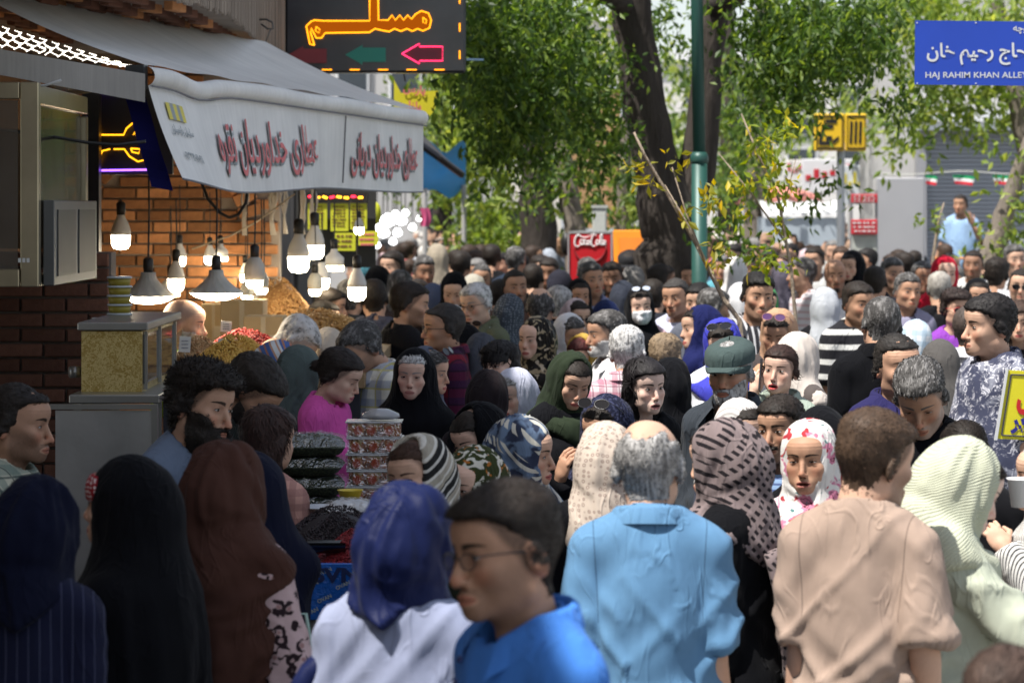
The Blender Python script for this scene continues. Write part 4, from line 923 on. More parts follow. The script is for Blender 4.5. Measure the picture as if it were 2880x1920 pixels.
# ------------------------------------------------------------------ the setting: far buildings and street furniture on the right
def windows(root, x0, x1, y, z0, z1, nx, nz, wm, fm):
    w = (x1 - x0) / nx; hgt = (z1 - z0) / nz; me_f = None
    for i in range(nx):
        for j in range(nz):
            c = (x0 + (i + .5) * w, y, z0 + (j + .5) * hgt)
            f = MB(); f.box((0, 0, 0), (w * .62, .10, hgt * .62)); f.build('window', fm, root, loc=c)
            g = MB(); g.box((0, 0, 0), (w * .54, .03, hgt * .54)); g.build('pane', wm, root, loc=(c[0], c[1] - .05, c[2]))
glass_far = plain((.05, .06, .07), .15); pale = plain((.56, .53, .48), .85, var=.2, sc=.6); pale2 = plain((.42, .41, .40), .85, var=.2, sc=.6); white_p = plain((.72, .72, .72), .6)
def block(name, label, x0, x1, y0, depth, hgt, mat, nx, nz, zb=3.2):
    root = empty(name, ((x0 + x1) / 2, y0, 0)); tag(root, label, 'building', 'buildings along the street'); X0, X1 = x0 - (x0 + x1) / 2, x1 - (x0 + x1) / 2
    m = MB(); m.box((0, depth / 2, hgt / 2), (X1 - X0, depth, hgt)); m.build('wall', mat, root)
    m = MB(); m.box((0, depth / 2, hgt + .15), (X1 - X0 + .4, depth + .4, .3)); m.build('cornice', white_p, root)
    if nx: windows(root, X0 + .4, X1 - .4, -.06, zb, hgt - .5, nx, nz, glass_far, white_p)
    return root
block('apartment_building', 'pale building far behind at the end of the street', -9, 3.5, 92, 10, 8.2, pale, 6, 2)
block('office_building', 'bright building behind the trees right of the big trunk', 4.5, 13.0, 86, 10, 6.6, plain((.62, .60, .57), .85, var=.15, sc=.5), 5, 3)
block('grey_building', 'grey building with a dark ground floor down the street', -5.6, -.2, 62, 8, 6.5, pale2, 4, 1, 3.6)
b = bpy.data.objects['grey_building']; m = MB(); m.box((2.2, -.12, 1.5), (2.4, .2, 1.4)); m.build('shop_window', plain((.02, .025, .03), .2), b)
# grey roller shutter shop
sh = empty('shutter_shop', (8.0, 38, 0)); tag(sh, 'shop with a closed grey roller shutter at the right edge', 'shop building', 'buildings along the street')
m = MB(); m.box((0.4, 3.2, 2.6), (6.0, 6, 5.2)); m.build('wall', plain((.45, .44, .43), .9), sh)
slm = plain((.30, .32, .36), .45, .2, .08)
sb = MB(); sb.box((0, 0, 0), (4.2, .03, .052), bev=.012); sme = sb.me('slat')
for i in range(56): link('slat', sme, sh, slm, loc=(-.35, .12, .10 + i * .057))
for x in (-2.53, 1.83): m = MB(); m.box((x, .05, 1.65), (.12, .22, 3.3)); m.build('shutter_rail', plain((.30, .30, .32), .5), sh)
m = MB(); m.box((-.2, -.1, 3.42), (4.9, .5, .16)); m.box((-.2, -.25, 3.36), (4.9, .1, .26)); m.build('fascia', plain((.75, .76, .78), .5), sh)
pn = empty('metal_hoarding', (at(2532, 0, 34).x, 34, 0)); tag(pn, 'plain grey metal panel standing beside the roller shutter', 'hoarding'); m = MB(); m.box((0, 0, 1.28), (.57, .06, 2.56), bev=.01); m.build('panel', plain((.42, .42, .44), .55, .2, .1, 2), pn); m = MB(); m.box((-.26, .06, 1.25), (.04, .06, 2.5)); m.box((.26, .06, 1.25), (.04, .06, 2.5)); m.build('post', plain((.3, .3, .3), .5), pn)
ki = empty('notice_stand', (at(2430, 0, 33).x, 33, 0)); tag(ki, 'narrow information stand with two red header boards', 'notice stand')
red_p = plain((.55, .025, .04), .5); m = MB(); m.box((0, .02, 1.0), (.29, .06, 2.0)); m.build('back_board', plain((.45, .46, .42), .7, var=.3, sc=9), ki)
for z, hgt in ((2.31, .10), (1.98, .17)):
    m = MB(); m.box((0, -.02, z), (.30, .08, hgt), bev=.006); rb = m.build('header_board', red_p, ki)
    for k in range(3):
        m = MB()
        for q in range(5): m.box((-.11 + q * .052 + random.uniform(-.01, .01), -.064, z - hgt * .28 + k * hgt * .28), (random.uniform(.02, .045), .004, hgt * .10))
        m.build('text_line', white_p, rb)
m = MB(); m.box((-.145, .02, 1.2), (.03, .05, 2.4)); m.box((.145, .02, 1.2), (.03, .05, 2.4)); m.build('post', plain((.35, .36, .38), .4, .6), ki)
# white market tent
te = empty('market_tent', (at(2255, 0, 43).x, 43, 0)); tag(te, 'white fabric market tent behind the far crowd', 'tent'); tw = cloth('solid', (.72, .73, .74), rough=.7)
m = MB(); m.grid(lambda u, v: (-.62 + 1.24 * u, -.3 + 1.6 * v, 2.12 + .20 * math.sin(math.pi * v) - .05 * math.sin(math.pi * u * 3) ** 2), 14, 8); m.build('roof', tw, te)
m = MB(); m.grid(lambda u, v: (-.6 + 1.2 * u, -.28, .0 + 2.05 * v), 8, 4); m.grid(lambda u, v: (-.6, -.28 + 1.5 * u, 2.05 * v), 4, 4); m.build('side_wall', plain((.40, .46, .52), .8), te)
m = MB(); m.grid(lambda u, v: (-.62 + 1.24 * u, -.31 - .01 * v, 2.13 - (.07 + .015 * math.sin(u * 38)) * v), 40, 2); m.build('valance', tw, te)
pt = empty('parasol', (at(2195, 0, 46).x, 46, 0)); tag(pt, 'orange and pink market parasol showing above the white tent', 'parasol'); m = MB(); m.smooth = True; m.lathe([(.75, 2.25), (.55, 2.42), (.25, 2.52), (.02, 2.56)], n=16); m.build('canopy', cloth('vstripe', (.75, .30, .25), (.75, .45, .10), sc=5), pt); m = MB(); m.tube([(0, 0, 0), (0, 0, 2.5)], .02); m.build('pole', plain((.5, .5, .5), .4, .8), pt)
# metro sign
ms = empty('metro_sign', (at(2366, 0, 32).x, 32, 0)); tag(ms, 'yellow and black metro sign on a grey pole above the crowd', 'sign'); m = MB(); m.tube([(.0, .05, 0), (0, .05, 2.95)], .045, 12); m.build('pole', plain((.35, .37, .40), .4, .5), ms)
yel = plain((.80, .50, .02), .45, var=.06); blk = plain((.012, .012, .012), .5)
for k, (xa, xb) in enumerate(((-.305, .035), (.045, .28))):
    m = MB(); m.box(((xa + xb) / 2, 0, 3.05), (xb - xa, .06, .42), bev=.012); f = m.build('panel', yel, ms)
    m = MB(); w = xb - xa; cx = (xa + xb) / 2; fn = lambda u, v, q: (cx + (u - .5) * w, -.0345 - q, 2.84 + v * .42)
    bd_ = .045
    for a, b2, c, d2 in ((.06, .94, .05, .05 + bd_), (.06, .94, .95 - bd_, .95), (.06, .06 + .035, .05, .95), (.94 - .035, .94, .05, .95)): m.prism([(a, c), (b2, c), (b2, d2), (a, d2)], fn, .004)
    if k == 0:
        for poly in ([(.14, .16), (.50, .16), (.50, .26), (.14, .26)], [(.13, .26), (.24, .26), (.33, .62), (.26, .66)], [(.26, .66), (.33, .60), (.62, .60), (.62, .70), (.30, .72)], [(.38, .26), (.58, .26), (.58, .40), (.38, .40)], [(.36, .74), (.74, .74), (.74, .84), (.36, .84)], [(.60, .16), (.80, .30), (.80, .40), (.60, .28)]): m.prism(poly, fn, .004)
    else:
        for q in range(3): m.prism([(.18 + q * .22, .2), (.30 + q * .22, .2), (.34 + q * .22, .8), (.22 + q * .22, .8)], fn, .004)
    m.build('emblem', blk, f)
# flags on a line
fl = empty('flag_line', A_(2590, 490, 36)); tag(fl, 'line of small green, white and red flags before the shutter', 'bunting'); o = Vector(fl.location); m = MB(); m.tube([Vector(A_(2470 + 45 * k, 486 + 5 * math.sin(k * .9), 36)) - o for k in range(12)], .006, 5); m.build('string', plain((.6, .6, .55), .8), fl)
for px, w in ((2618, 36), (2710, 62), (2820, 58)):
    for k, c in enumerate(((.02, .30, .12), (.78, .78, .76), (.60, .03, .05))):
        m = MB(); m.grid(lambda u, v: tuple(Vector(A_(px + (u - .5) * w * (1 - .25 * (k + v) / 3), 492 + (k + v) * 8.5 + 5 * u * u, 36)) - o + Vector((0, .03 * math.sin(u * 5), 0))), 6, 2); m.build('flag_stripe', cloth('solid', c), fl)
# white stall signs far behind the metro pole
for i, (px, py, w, hgt, c, d, lb) in enumerate(((2330, 495, 150, 95, (.74, .74, .76), 48, 'white stall board with red lettering behind the metro pole'), (2410, 520, 90, 110, (.66, .70, .74), 46, 'pale blue stall board right of the metro pole'), (2245, 480, 70, 60, (.70, .66, .62), 52, 'cream stall board left of the metro pole'))):
    p0 = at(px, py, d); root = empty('stall_board', (p0.x, d, 0)); tag(root, lb, 'sign board', 'boards over the far stalls'); ww, hh_ = w / FPX * d, hgt / FPX * d; m = MB(); m.box((0, 0, p0.z), (ww, .06, hh_), bev=.01); f = m.build('board', plain(c, .6), root)
    m = MB()
    for k in range(6): m.box((-ww * .38 + k * ww * .15, -.035, p0.z + random.uniform(-.05, .12)), (ww * .10, .01, hh_ * random.uniform(.15, .35)))
    m.build('lettering', red_p if i != 1 else plain((.7, .6, .05), .6), f); m = MB(); m.tube([(-ww * .4, .05, 0), (-ww * .4, .05, p0.z)], .03); m.tube([(ww * .4, .05, 0), (ww * .4, .05, p0.z)], .03); m.build('post', pale2, root)
# tan billboard beyond the cooler
bb = empty('billboard', (at(1665, 0, 50).x, 50, 0)); tag(bb, 'tall tan billboard with a pale metal frame behind the trees', 'billboard'); m = MB(); m.box((0, 0, 3.05), (1.0, .08, 2.45)); m.build('panel', plain((.42, .25, .12), .7, var=.1, sc=1.5), bb)
m = MB(); fr_m = plain((.62, .66, .70), .4, .3)
for c, d_ in (((0, -.03, 4.32), (1.1, .1, .09)), ((0, -.03, 1.80), (1.1, .1, .07)), ((-.52, -.03, 3.05), (.05, .1, 2.5)), ((.52, -.03, 3.05), (.05, .1, 2.5)), ((0, -.05, 3.0), (1.0, .05, .025))): m.box(c, d_)
m.build('frame', fr_m, bb); m = MB(); m.tube([(-.35, .1, 0), (-.35, .1, 3)], .06); m.tube([(.35, .1, 0), (.35, .1, 3)], .06); m.build('post', fr_m, bb)

# lamp post
lp = empty('lamp_post', (at(1967, 0, 20).x, 20, 0)); tag(lp, 'tall green lamp post in front of the big forked tree', 'lamp post'); gp = plain((.020, .080, .066), .45, .1, .25, 2.5, .1)
m = MB(); m.smooth = True; m.tube([(0, 0, 0), (0, 0, 2.55)], .055, 20); m.build('lower_pole', gp, lp); m = MB(); m.smooth = True; m.tube([(0, 0, 2.5), (-.02, 0, 3.8), (-.05, 0, 7.5)], [.044, .043, .034], 20); m.build('upper_pole', gp, lp); m = MB(); m.smooth = True; m.lathe([(.056, 2.52), (.064, 2.535), (.064, 2.565), (.050, 2.60)], n=20); m.build('collar', gp, lp)
m = MB(); m.tube([(-.05, 0, 7.4), (-.6, 0, 7.7), (-1.3, -.1, 7.75)], .03); lh = m.build('lamp_arm', gp, lp); m = MB(); m.box((-1.4, -.1, 7.73), (.5, .2, .1), bev=.02); m.build('lamp_head', gp, lh)
# drinks cooler with the red side
fr = empty('drinks_cooler', (at(1660, 0, 27).x, 27, 0), R_(-12)); tag(fr, 'red drinks cooler cabinet with white script lettering', 'drinks cooler'); redc = plain((.46, .012, .02), .4, var=.10, sc=3)
m = MB(); m.box((0, .3, .99), (.41, .6, 1.94), bev=.012); m.build('cabinet', redc, fr); m = MB(); m.box((0, .3, 1.972), (.42, .61, .02)); m.build('top_trim', plain((.55, .55, .57), .35, .7), fr); m = MB(); m.box((-.208, -.006, .99), (.014, .02, 1.94)); m.box((.208, -.006, .99), (.014, .02, 1.94)); m.build('edge_trim', plain((.55, .5, .52), .4, .5), fr)
m = MB(); m.smooth = True; m.tube([Vector((.0 + .155 * math.cos(a), -.012, 1.84 + .155 * math.sin(a))) for a in [math.pi * (1.0 + k / 20) for k in range(21)]], [.004 + .014 * math.sin(math.pi * k / 20) for k in range(21)], 6); m.build('disc_shading', plain((.20, .008, .012), .5), fr)
# flowing script on the cooler: stroked letters
m = MB(); m.smooth = True
def stroke(pts, r0=.0045, r1=.009):
    P = [Vector((-.155 + .31 * x, -.010 + .002 * math.sin(x * 9), 1.83 + .13 * y)) for x, y in pts]; Q = []
    for i in range(len(P) - 1):
        a, b2, c, d2 = P[max(0, i - 1)], P[i], P[i + 1], P[min(len(P) - 1, i + 2)]
        for k in range(5):
            t = k / 5; Q.append(.5 * ((2 * b2) + (c - a) * t + (2 * a - 5 * b2 + 4 * c - d2) * t * t + (3 * b2 - a - 3 * c + d2) * t ** 3))
    Q.append(P[-1]); m.tube(Q, [r0 + (r1 - r0) * math.sin(math.pi * k / (len(Q) - 1)) ** 2 for k in range(len(Q))], 6)
stroke([(.20, .80), (.14, .95), (.06, .75), (.02, .40), (.05, .10), (.14, .08), (.20, .22)]); stroke([(.28, .50), (.23, .55), (.20, .36), (.23, .20), (.29, .25), (.30, .46), (.27, .52)]); stroke([(.38, .48), (.33, .53), (.31, .33), (.35, .20), (.40, .28)]); stroke([(.47, .48), (.42, .50), (.40, .30), (.44, .20), (.48, .36), (.49, .50), (.48, .26), (.51, .20), (.54, .28)])
stroke([(.70, .82), (.64, .95), (.57, .75), (.54, .40), (.57, .12), (.65, .10), (.70, .22)]); stroke([(.76, .50), (.72, .54), (.69, .36), (.72, .20), (.77, .27), (.78, .46), (.75, .52)]); stroke([(.82, .30), (.88, .70), (.87, .95), (.83, .80), (.82, .30), (.85, .18), (.88, .26)]); stroke([(.96, .48), (.91, .50), (.89, .30), (.93, .20), (.97, .36), (.98, .50), (.97, .25), (1.0, .20)]); stroke([(.10, .80), (.16, .86), (.30, .72), (.46, .80), (.60, 1.02)], .003, .006); stroke([(.52, .42), (.56, .44)], .004, .006)
m.build('script_lettering', plain((.78, .76, .76), .5), fr)
m = MB(); m.smooth = True; m.lathe([(.02, -.03), (.11, -.02), (.11, .02), (.02, .03)], n=24); o_ = m.build('fan_cover', blk, fr); o_.location = (-.235, .02, 1.86); o_.rotation_euler = (R_(90), 0, R_(20)); o_.scale = (.45, 1.0, 1)
# orange refuse cart
oc = empty('refuse_cart', (at(1815, 0, 26).x, 26, 0), R_(8)); tag(oc, 'orange wheeled refuse cart beside the big tree trunk', 'cart'); orm = plain((.78, .27, .015), .45, var=.12, sc=4)
m = MB()
m.prism([(-.19, 1.50), (.19, 1.50), (.16, .55), (-.16, .55)], lambda u, v, w: (u, w, v), .55); m.build('bin', orm, oc)
m = MB(); m.box((-.02, .52, 1.76), (.36, .05, .48), M=Matrix.Rotation(R_(-12), 3, 'X'), bev=.02); lid = m.build('open_lid', orm, oc); m = MB(); m.box((-.02, .485, 1.78), (.26, .02, .30), M=Matrix.Rotation(R_(-12), 3, 'X')); m.build('lid_recess', plain((.70, .22, .02), .5), lid)
m = MB(); m.tube([(-.25, -.12, 1.52), (.02, -.14, 1.60), (.14, -.14, 1.62)], .02); m.build('handle', plain((.5, .5, .5), .3, .8), oc)
for sx in (-.2, .2):
    m = MB(); m.smooth = True; m.lathe([(.02, -.03), (.13, -.03), (.15, 0), (.13, .03), (.02, .03)], n=20); m.build('wheel', blk, oc, loc=(sx, .3, .15), rot=(0, R_(90), 0))
m = MB(); m.box((0, .28, .40), (.34, .5, .3)); m.build('chassis', plain((.2, .2, .2), .5, .5), oc)
# pale utility box above the cooler
ub = empty('utility_cabinet', (at(1686, 0, 29.5).x, 29.5, 0)); tag(ub, 'tall pale grey utility cabinet standing behind the red cooler', 'utility cabinet'); m = MB(); m.box((0, 0, 1.10), (.145, .2, 2.2), bev=.012); m.build('cabinet', plain((.48, .50, .46), .6), ub); m = MB(); m.box((0, -.102, 1.10), (.115, .006, 2.1)); m.build('door', plain((.50, .52, .48), .6), ub); m = MB(); m.box((0, 0, 2.215), (.165, .22, .03)); m.build('lid', plain((.45, .47, .44), .6), ub)
# blue street name sign
AR = {'ا': (0xFE8D, 0xFE8E), 'ب': (0xFE8F, 0xFE90, 0xFE91, 0xFE92), 'ج': (0xFE9D, 0xFE9E, 0xFE9F, 0xFEA0), 'ح': (0xFEA1, 0xFEA2, 0xFEA3, 0xFEA4), 'خ': (0xFEA5, 0xFEA6, 0xFEA7, 0xFEA8), 'د': (0xFEA9, 0xFEAA), 'ر': (0xFEAD, 0xFEAE), 'ز': (0xFEAF, 0xFEB0), 'س': (0xFEB1, 0xFEB2, 0xFEB3, 0xFEB4), 'ط': (0xFEC1, 0xFEC2, 0xFEC3, 0xFEC4), 'ع': (0xFEC9, 0xFECA, 0xFECB, 0xFECC), 'ق': (0xFED5, 0xFED6, 0xFED7, 0xFED8), 'ل': (0xFEDD, 0xFEDE, 0xFEDF, 0xFEE0), 'م': (0xFEE1, 0xFEE2, 0xFEE3, 0xFEE4), 'ن': (0xFEE5, 0xFEE6, 0xFEE7, 0xFEE8), 'ه': (0xFEE9, 0xFEEA, 0xFEEB, 0xFEEC), 'و': (0xFEED, 0xFEEE), 'ی': (0xFBFC, 0xFBFD, 0xFBFE, 0xFBFF), 'پ': (0xFB56, 0xFB57, 0xFB58, 0xFB59), 'ک': (0xFB8E, 0xFB8F, 0xFB90, 0xFB91), 'چ': (0xFB7A, 0xFB7B, 0xFB7C, 0xFB7D)}
def arabic(s):
    out = []
    for w in s.split(' '):
        o = []
        for i, c in enumerate(w):
            if c not in AR: o.append(c); continue
            f = AR[c]; pv = i > 0 and len(AR.get(w[i - 1], ())) == 4; nx = i < len(w) - 1 and w[i + 1] in AR and len(f) == 4
            o.append(chr(f[(3 if pv else 2) if nx else (1 if pv else 0)]))
        out.append(''.join(o if w.isdigit() else reversed(o)))
    return ' '.join(reversed(out))
def text_mesh(s, bold=0.0, ext=.0, outline=0.0, ar=True):
    """lettering as a mesh in a 1-high box: u to the right, v up; scaled to width 1 if wanted by the caller"""
    c = bpy.data.curves.new('lettering', 'FONT'); c.body = arabic(s) if ar else s; c.size = 1.0; c.offset = bold; c.extrude = ext
    if outline: c.fill_mode = 'NONE'; c.bevel_depth = outline; c.bevel_resolution = 1
    c.resolution_u = 5; o = bpy.data.objects.new('lettering', c); COL.objects.link(o); dg = bpy.context.evaluated_depsgraph_get(); me = bpy.data.meshes.new_from_object(o.evaluated_get(dg)); bpy.data.objects.remove(o); bpy.data.curves.remove(c)
    n = len(me.vertices); V = np.zeros(n * 3, f32); me.vertices.foreach_get('co', V); V = V.reshape(-1, 3)
    F = [tuple(p.vertices) for p in me.polygons]
    par = list(range(n))                       # step touching glyphs apart so that no faces share a plane
    def find(a):
        while par[a] != a: par[a] = par[par[a]]; a = par[a]
        return a
    for f in F:
        for q in f[1:]: par[find(q)] = find(f[0])
    ids = {}; isl = np.array([ids.setdefault(find(i), len(ids)) for i in range(n)]); V[:, 2] += (isl % 5) * .006
    bpy.data.meshes.remove(me); return V, F
def lettering(name, s, fn, mat, parent, wid=None, hgt=None, bold=0.0, ext=.01, outline=0.0, ar=True, mid=True):
    """fn(u, v, w): u, v in metres on the board, w out of it"""
    V, F = text_mesh(s, bold, ext, outline, ar); lo, hi = V.min(0), V.max(0); sx = wid / (hi[0] - lo[0]) if wid else hgt / (hi[1] - lo[1]); sy = hgt / (hi[1] - lo[1]) if hgt else sx
    cx = (lo[0] + hi[0]) / 2 if mid else lo[0]; cy = (lo[1] + hi[1]) / 2; zs = min(sx, sy)
    W = [fn((x - cx) * sx, (y - cy) * sy, (z - lo[2]) * zs * .5) for x, y, z in V]; return link(name, mesh(name, W, F, False), parent, mat)
d = 16.0; p0 = at(2573, 240, d); p1 = at(2915, 60, d); wS, hS = p1.x - p0.x, p1.z - p0.z
ss = empty('street_name_sign', (p1.x + .03, d + .03, 0)); tag(ss, 'blue street name sign with white lettering at top right', 'street sign'); o = Vector(ss.location); c0 = Vector((p0.x + wS / 2, d, p0.z + hS / 2)) - o
m = MB(); m.box(c0, (wS, .012, hS), M=Matrix.Rotation(R_(.6), 3, 'Y')); f = m.build('plate', plain((.012, .055, .42), .35, var=.12, sc=5), ss); lw = plain((.62, .64, .66), .5)
sf = lambda u, v, w: c0 + Vector((u, -.0075 - w, v)); lettering('persian_name', 'حاج رحیم خان', lambda u, v, w: sf(u + .004, v - .004, w), lw, f, wid=.56, hgt=.125, bold=.02, ext=.01)
lettering('latin_name', 'HAJ RAHIM KHAN ALLEY', lambda u, v, w: sf(u + .004, v - .128, w), lw, f, wid=.575, hgt=.044, bold=.008, ar=False); lettering('alley_word', 'کوچه', lambda u, v, w: sf(u + .262, v + .135, w), lw, f, hgt=.055, bold=.015)
m = MB()
for sx, sz in ((-1, -1), (-1, 1), (0, -1), (0, 1), (1, 1), (1, -1)): m.box(c0 + Vector((sx * (wS / 2 - .012), -.007, sz * (hS / 2 - .01))), (.007, .004, .007))
m.build('rivets', lw, f); m = MB(); m.tube([(0.03, .03, 0), (.03, .03, 3.6)], .03, 14); m.build('post', plain((.3, .32, .33), .4, .6), ss)

# ------------------------------------------------------------------ the shop on the left
TF = Vector((.254, .967, 0)).normalized(); NF = Vector((TF.y, -TF.x, 0))          # along the front, out to the street
A0, A1 = Vector((-1.674, 13.0, 2.83)), Vector((-.551, 17.3, 2.77)); W0, W1 = A0 - NF * 1.0 + Vector((0, 0, .46)), A1 - NF * 1.0 + Vector((0, 0, .46))
def brickm(c, var=.35, sc=7.0):
    t = T('brick'); v = t.vec('obj'); r = t.orand(); n = t.noise(v, 26, 4); return t.pbr(t.hsv(t.hsv(c, v=r * var * 2 + (1 - var)), .5, 1, n * .7 + .62), .9, 0, t.bump(t.noise(v, 60, 3), .5, .006), .2)
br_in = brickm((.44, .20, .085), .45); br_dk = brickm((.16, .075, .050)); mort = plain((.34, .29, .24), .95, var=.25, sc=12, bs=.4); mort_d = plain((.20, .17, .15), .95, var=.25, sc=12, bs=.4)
def brick_me(w, h, dp):
    m = MB(); m.box((0, 0, 0), (w, dp, h), bev=.004); return m.me('brick')
def brick_wall(name, label, x0, x1, y, z0, z1, bm, mm, cut=None, bw=.205, bh=.060, jt=.012):
    root = empty(name, ((x0 + x1) / 2, y, 0)); tag(root, label, 'wall', 'brick walls of the shop'); m = MB(); m.box((0, .11, (z0 + z1) / 2), (x1 - x0 + .02, .16, z1 - z0)); m.build('mortar_bed', mm, root)
    me_ = brick_me(bw, bh, .05); hb = brick_me(bw * .48, bh, .05); nz = int((z1 - z0) / (bh + jt)); k = 0
    for j in range(nz):
        z = z0 + (j + .5) * (bh + jt); x = x0 + (0 if j % 2 else -(bw + jt) / 2)
        while x < x1 - .02:
            xa, xb = max(x, x0), min(x + bw, x1); c = (xa + xb) / 2
            if xb - xa > .06 and not (cut and cut(c, z)):
                link('brick', me_ if xb - xa > bw * .9 else hb, root, bm, loc=(c - (x0 + x1) / 2, .012 + random.uniform(-.004, .004), z), rot=(0, random.uniform(-.008, .008), random.uniform(-.01, .01)), scale=((xb - xa) / (bw if xb - xa > bw * .9 else bw * .48), 1, 1))
            x += bw + jt
    return root
# end wall of the shop with its arch
ac = (-2.22, 2.05); ar = .56
bw_ = brick_wall('brick_arch_wall', 'orange brick end wall with an arch inside the lamp lit shop', -3.05, -1.50, 18.2, .9, 3.2, br_in, mort, cut=lambda x, z: (abs(math.hypot(x - ac[0], max(0, z - ac[1])) - ar) < .085 and z > ac[1] - .03) or (z > 2.75 and x > -1.9))
vb = MB(); vb.box((0, 0, 0), (.070, .07, .14), bev=.004); vme = vb.me('brick')
for k in range(19):
    a = math.pi * (k + .5) / 19; link('brick', vme, bw_, br_in, loc=(ac[0] - (-2.275) + ar * math.cos(a), -.005, ac[1] + ar * math.sin(a)), rot=(0, math.pi / 2 - a, 0))
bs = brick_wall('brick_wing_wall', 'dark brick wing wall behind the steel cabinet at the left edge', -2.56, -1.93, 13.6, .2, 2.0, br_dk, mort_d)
# inner back wall and ceiling so the shop is closed
m = MB(); m.box((-3.2, 16.0, 1.8), (.2, 7, 3.6)); tag(m.build('wall_shop_back', plain((.22, .13, .07), .9)), kind='structure')
# facade above: bay with fluted cladding
fb = empty('shop_building', (-2.6, 15, 0)); tag(fb, 'shop building with ribbed cladding overhanging the grey awning', 'building', 'buildings along the street'); o = Vector(fb.location)
P1, P2, P3, P4, P5 = [Vector(p) for p in ((-1.96, 12.6, 3.27), (-1.70, 14.2, 3.27), (-1.545, 15.4, 3.27), (-1.60, 18.1, 3.27), (-1.50, 19.6, 3.27))]
P0 = Vector((-2.3, 9.5, 3.27)); bay = [P0, P1, P2, P3, P4, P5]
m = MB(); V = [p - o for p in bay] + [Vector((-6, 19.6, 3.27)) - o, Vector((-6, 9.5, 3.27)) - o]; n = len(V); m.add(V + [v + Vector((0, 0, 4.0)) for v in V], [tuple(range(n))[::-1], tuple(range(n, 2 * n))] + [(i, (i + 1) % n, (i + 1) % n + n, i + n) for i in range(n)]); m.build('wall', plain((.30, .24, .19), .9, var=.3, sc=4), fb)
m = MB(); slat_c = T('ribs'); hv = slat_c.noise(slat_c.scl(slat_c.vec('obj'), (40, 40, .8)), 1, 2); ribm = slat_c.pbr(slat_c.hsv((.36, .29, .23), v=hv * 1.1 + .35), .85)
for a, b2 in zip(bay, bay[1:]):
    L = (b2 - a).length; nn = int(L / .021); t = (b2 - a) / L; nrm = Vector((t.y, -t.x, 0))
    for k in range(nn): m.box(a - o + t * (k + .5) * .021 + nrm * (.008 + random.uniform(0, .010)) + Vector((0, 0, 1.93 + random.uniform(-.012, .02))), (.013, .02, 3.9), math.atan2(t.y, t.x))
tag(m.build('ribbed_cladding', ribm, fb), kind='stuff')
ume = brick_me(.20, .05, .06)
for i in range(9):
    for j in range(20):
        y = 12.4 + j * .265 + (.13 if i % 2 else 0); x = -2.75 + i * .145
        lim = np.interp(y, [9.5, 12.6, 14.2, 15.4, 18.1], [-2.3, -1.96, -1.70, -1.545, -1.60]) - .06
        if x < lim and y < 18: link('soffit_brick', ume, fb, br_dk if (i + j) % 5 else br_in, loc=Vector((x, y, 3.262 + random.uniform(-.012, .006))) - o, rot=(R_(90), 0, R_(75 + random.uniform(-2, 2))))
m = MB(); m.box(Vector((-2.62, 11.9, 3.42)) - o, (.06, 2.6, .10), R_(-14)); m.box(Vector((-2.30, 13.2, 3.30)) - o, (.06, 1.5, .09), R_(-14)); m.build('awning_cassette', plain((.42, .41, .39), .5, .3), fb)
# awning
aw = empty('awning', (A0.x, A0.y, 0)); tag(aw, 'grey fabric awning with red Persian lettering on its valance', 'awning'); o = Vector(aw.location)
def awn_m(c, tv=1.0):
    t = T('awning_cloth'); v = t.vec('rp'); x, y, z = t.xyz(v); st = t.noise(t.scl(v, (26, 1.6, 1)), 1, 4, .65); bl = t.noise(v, 3.2, 4); sp = t.noise(t.scl(v, (60, 5, 1)), 1, 2)
    col = t.hsv(c, v=st * .42 * tv + bl * .36 + .60); col = t.mix(col, (.16, .15, .13), (bl * .6 + st * .5).ss(.70, .95) * .55); col = t.mix(col, (.06, .055, .05), sp.ss(.72, .80) * .35)
    return t.pbr(col, .75, 0, t.bump(st, .25, .006), .3)
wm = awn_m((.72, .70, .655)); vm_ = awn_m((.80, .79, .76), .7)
def sheet(name, fn, nu, nv, mat, par, su=1.0, sv=1.0):
    V = [fn(i / nu, j / nv) - o for j in range(nv + 1) for i in range(nu + 1)]; rp = [(su * i / nu, sv * j / nv, 0) for j in range(nv + 1) for i in range(nu + 1)]
    F = np.array([(j * (nu + 1) + i, j * (nu + 1) + i + 1, (j + 1) * (nu + 1) + i + 1, (j + 1) * (nu + 1) + i) for j in range(nv) for i in range(nu)]); return link(name, mesh(name, np.array([tuple(v) for v in V]), F, True, {'rp': rp}), par, mat)
sheet('canopy', lambda u, v: W0.lerp(W1, u).lerp(A0.lerp(A1, u) + Vector((0, 0, .035)), v) + Vector((0, 0, -.055 * math.sin(math.pi * v) * (.6 + .4 * math.sin(math.pi * u)) + .004 * math.sin(u * 40))), 60, 16, wm, aw, 4.4, 1.1)
sheet('front_roll', lambda u, v: A0.lerp(A1, u) + NF * (.045 * math.sin(v * 2.9)) + Vector((0, 0, .045 * math.cos(v * 2.9) - .016 + .010 * math.sin(u * 21) * .4 - .035 * math.exp(-((u - .14) / .05) ** 2))), 90, 10, vm_, aw, 4.4, .2)
def val(u, v):
    k = .5 if v else 0; return A0.lerp(A1, u) + NF * (.012 + .022 * math.sin(u * 17) * v + .03 * v * math.sin(u * 6 + 1) + .05 * v * v * math.exp(-(u / .1) ** 2)) + Vector((.11 * v * (1 - u) * .8, 0, -.060 - .018 * math.sin(u * 9) * v - .035 * math.exp(-((u - .14) / .06) ** 2) * (1 - v) - (.425 + .03 * math.sin(u * 5)) * v))
vo = sheet('valance', val, 120, 14, vm_, aw, 4.4, .45)
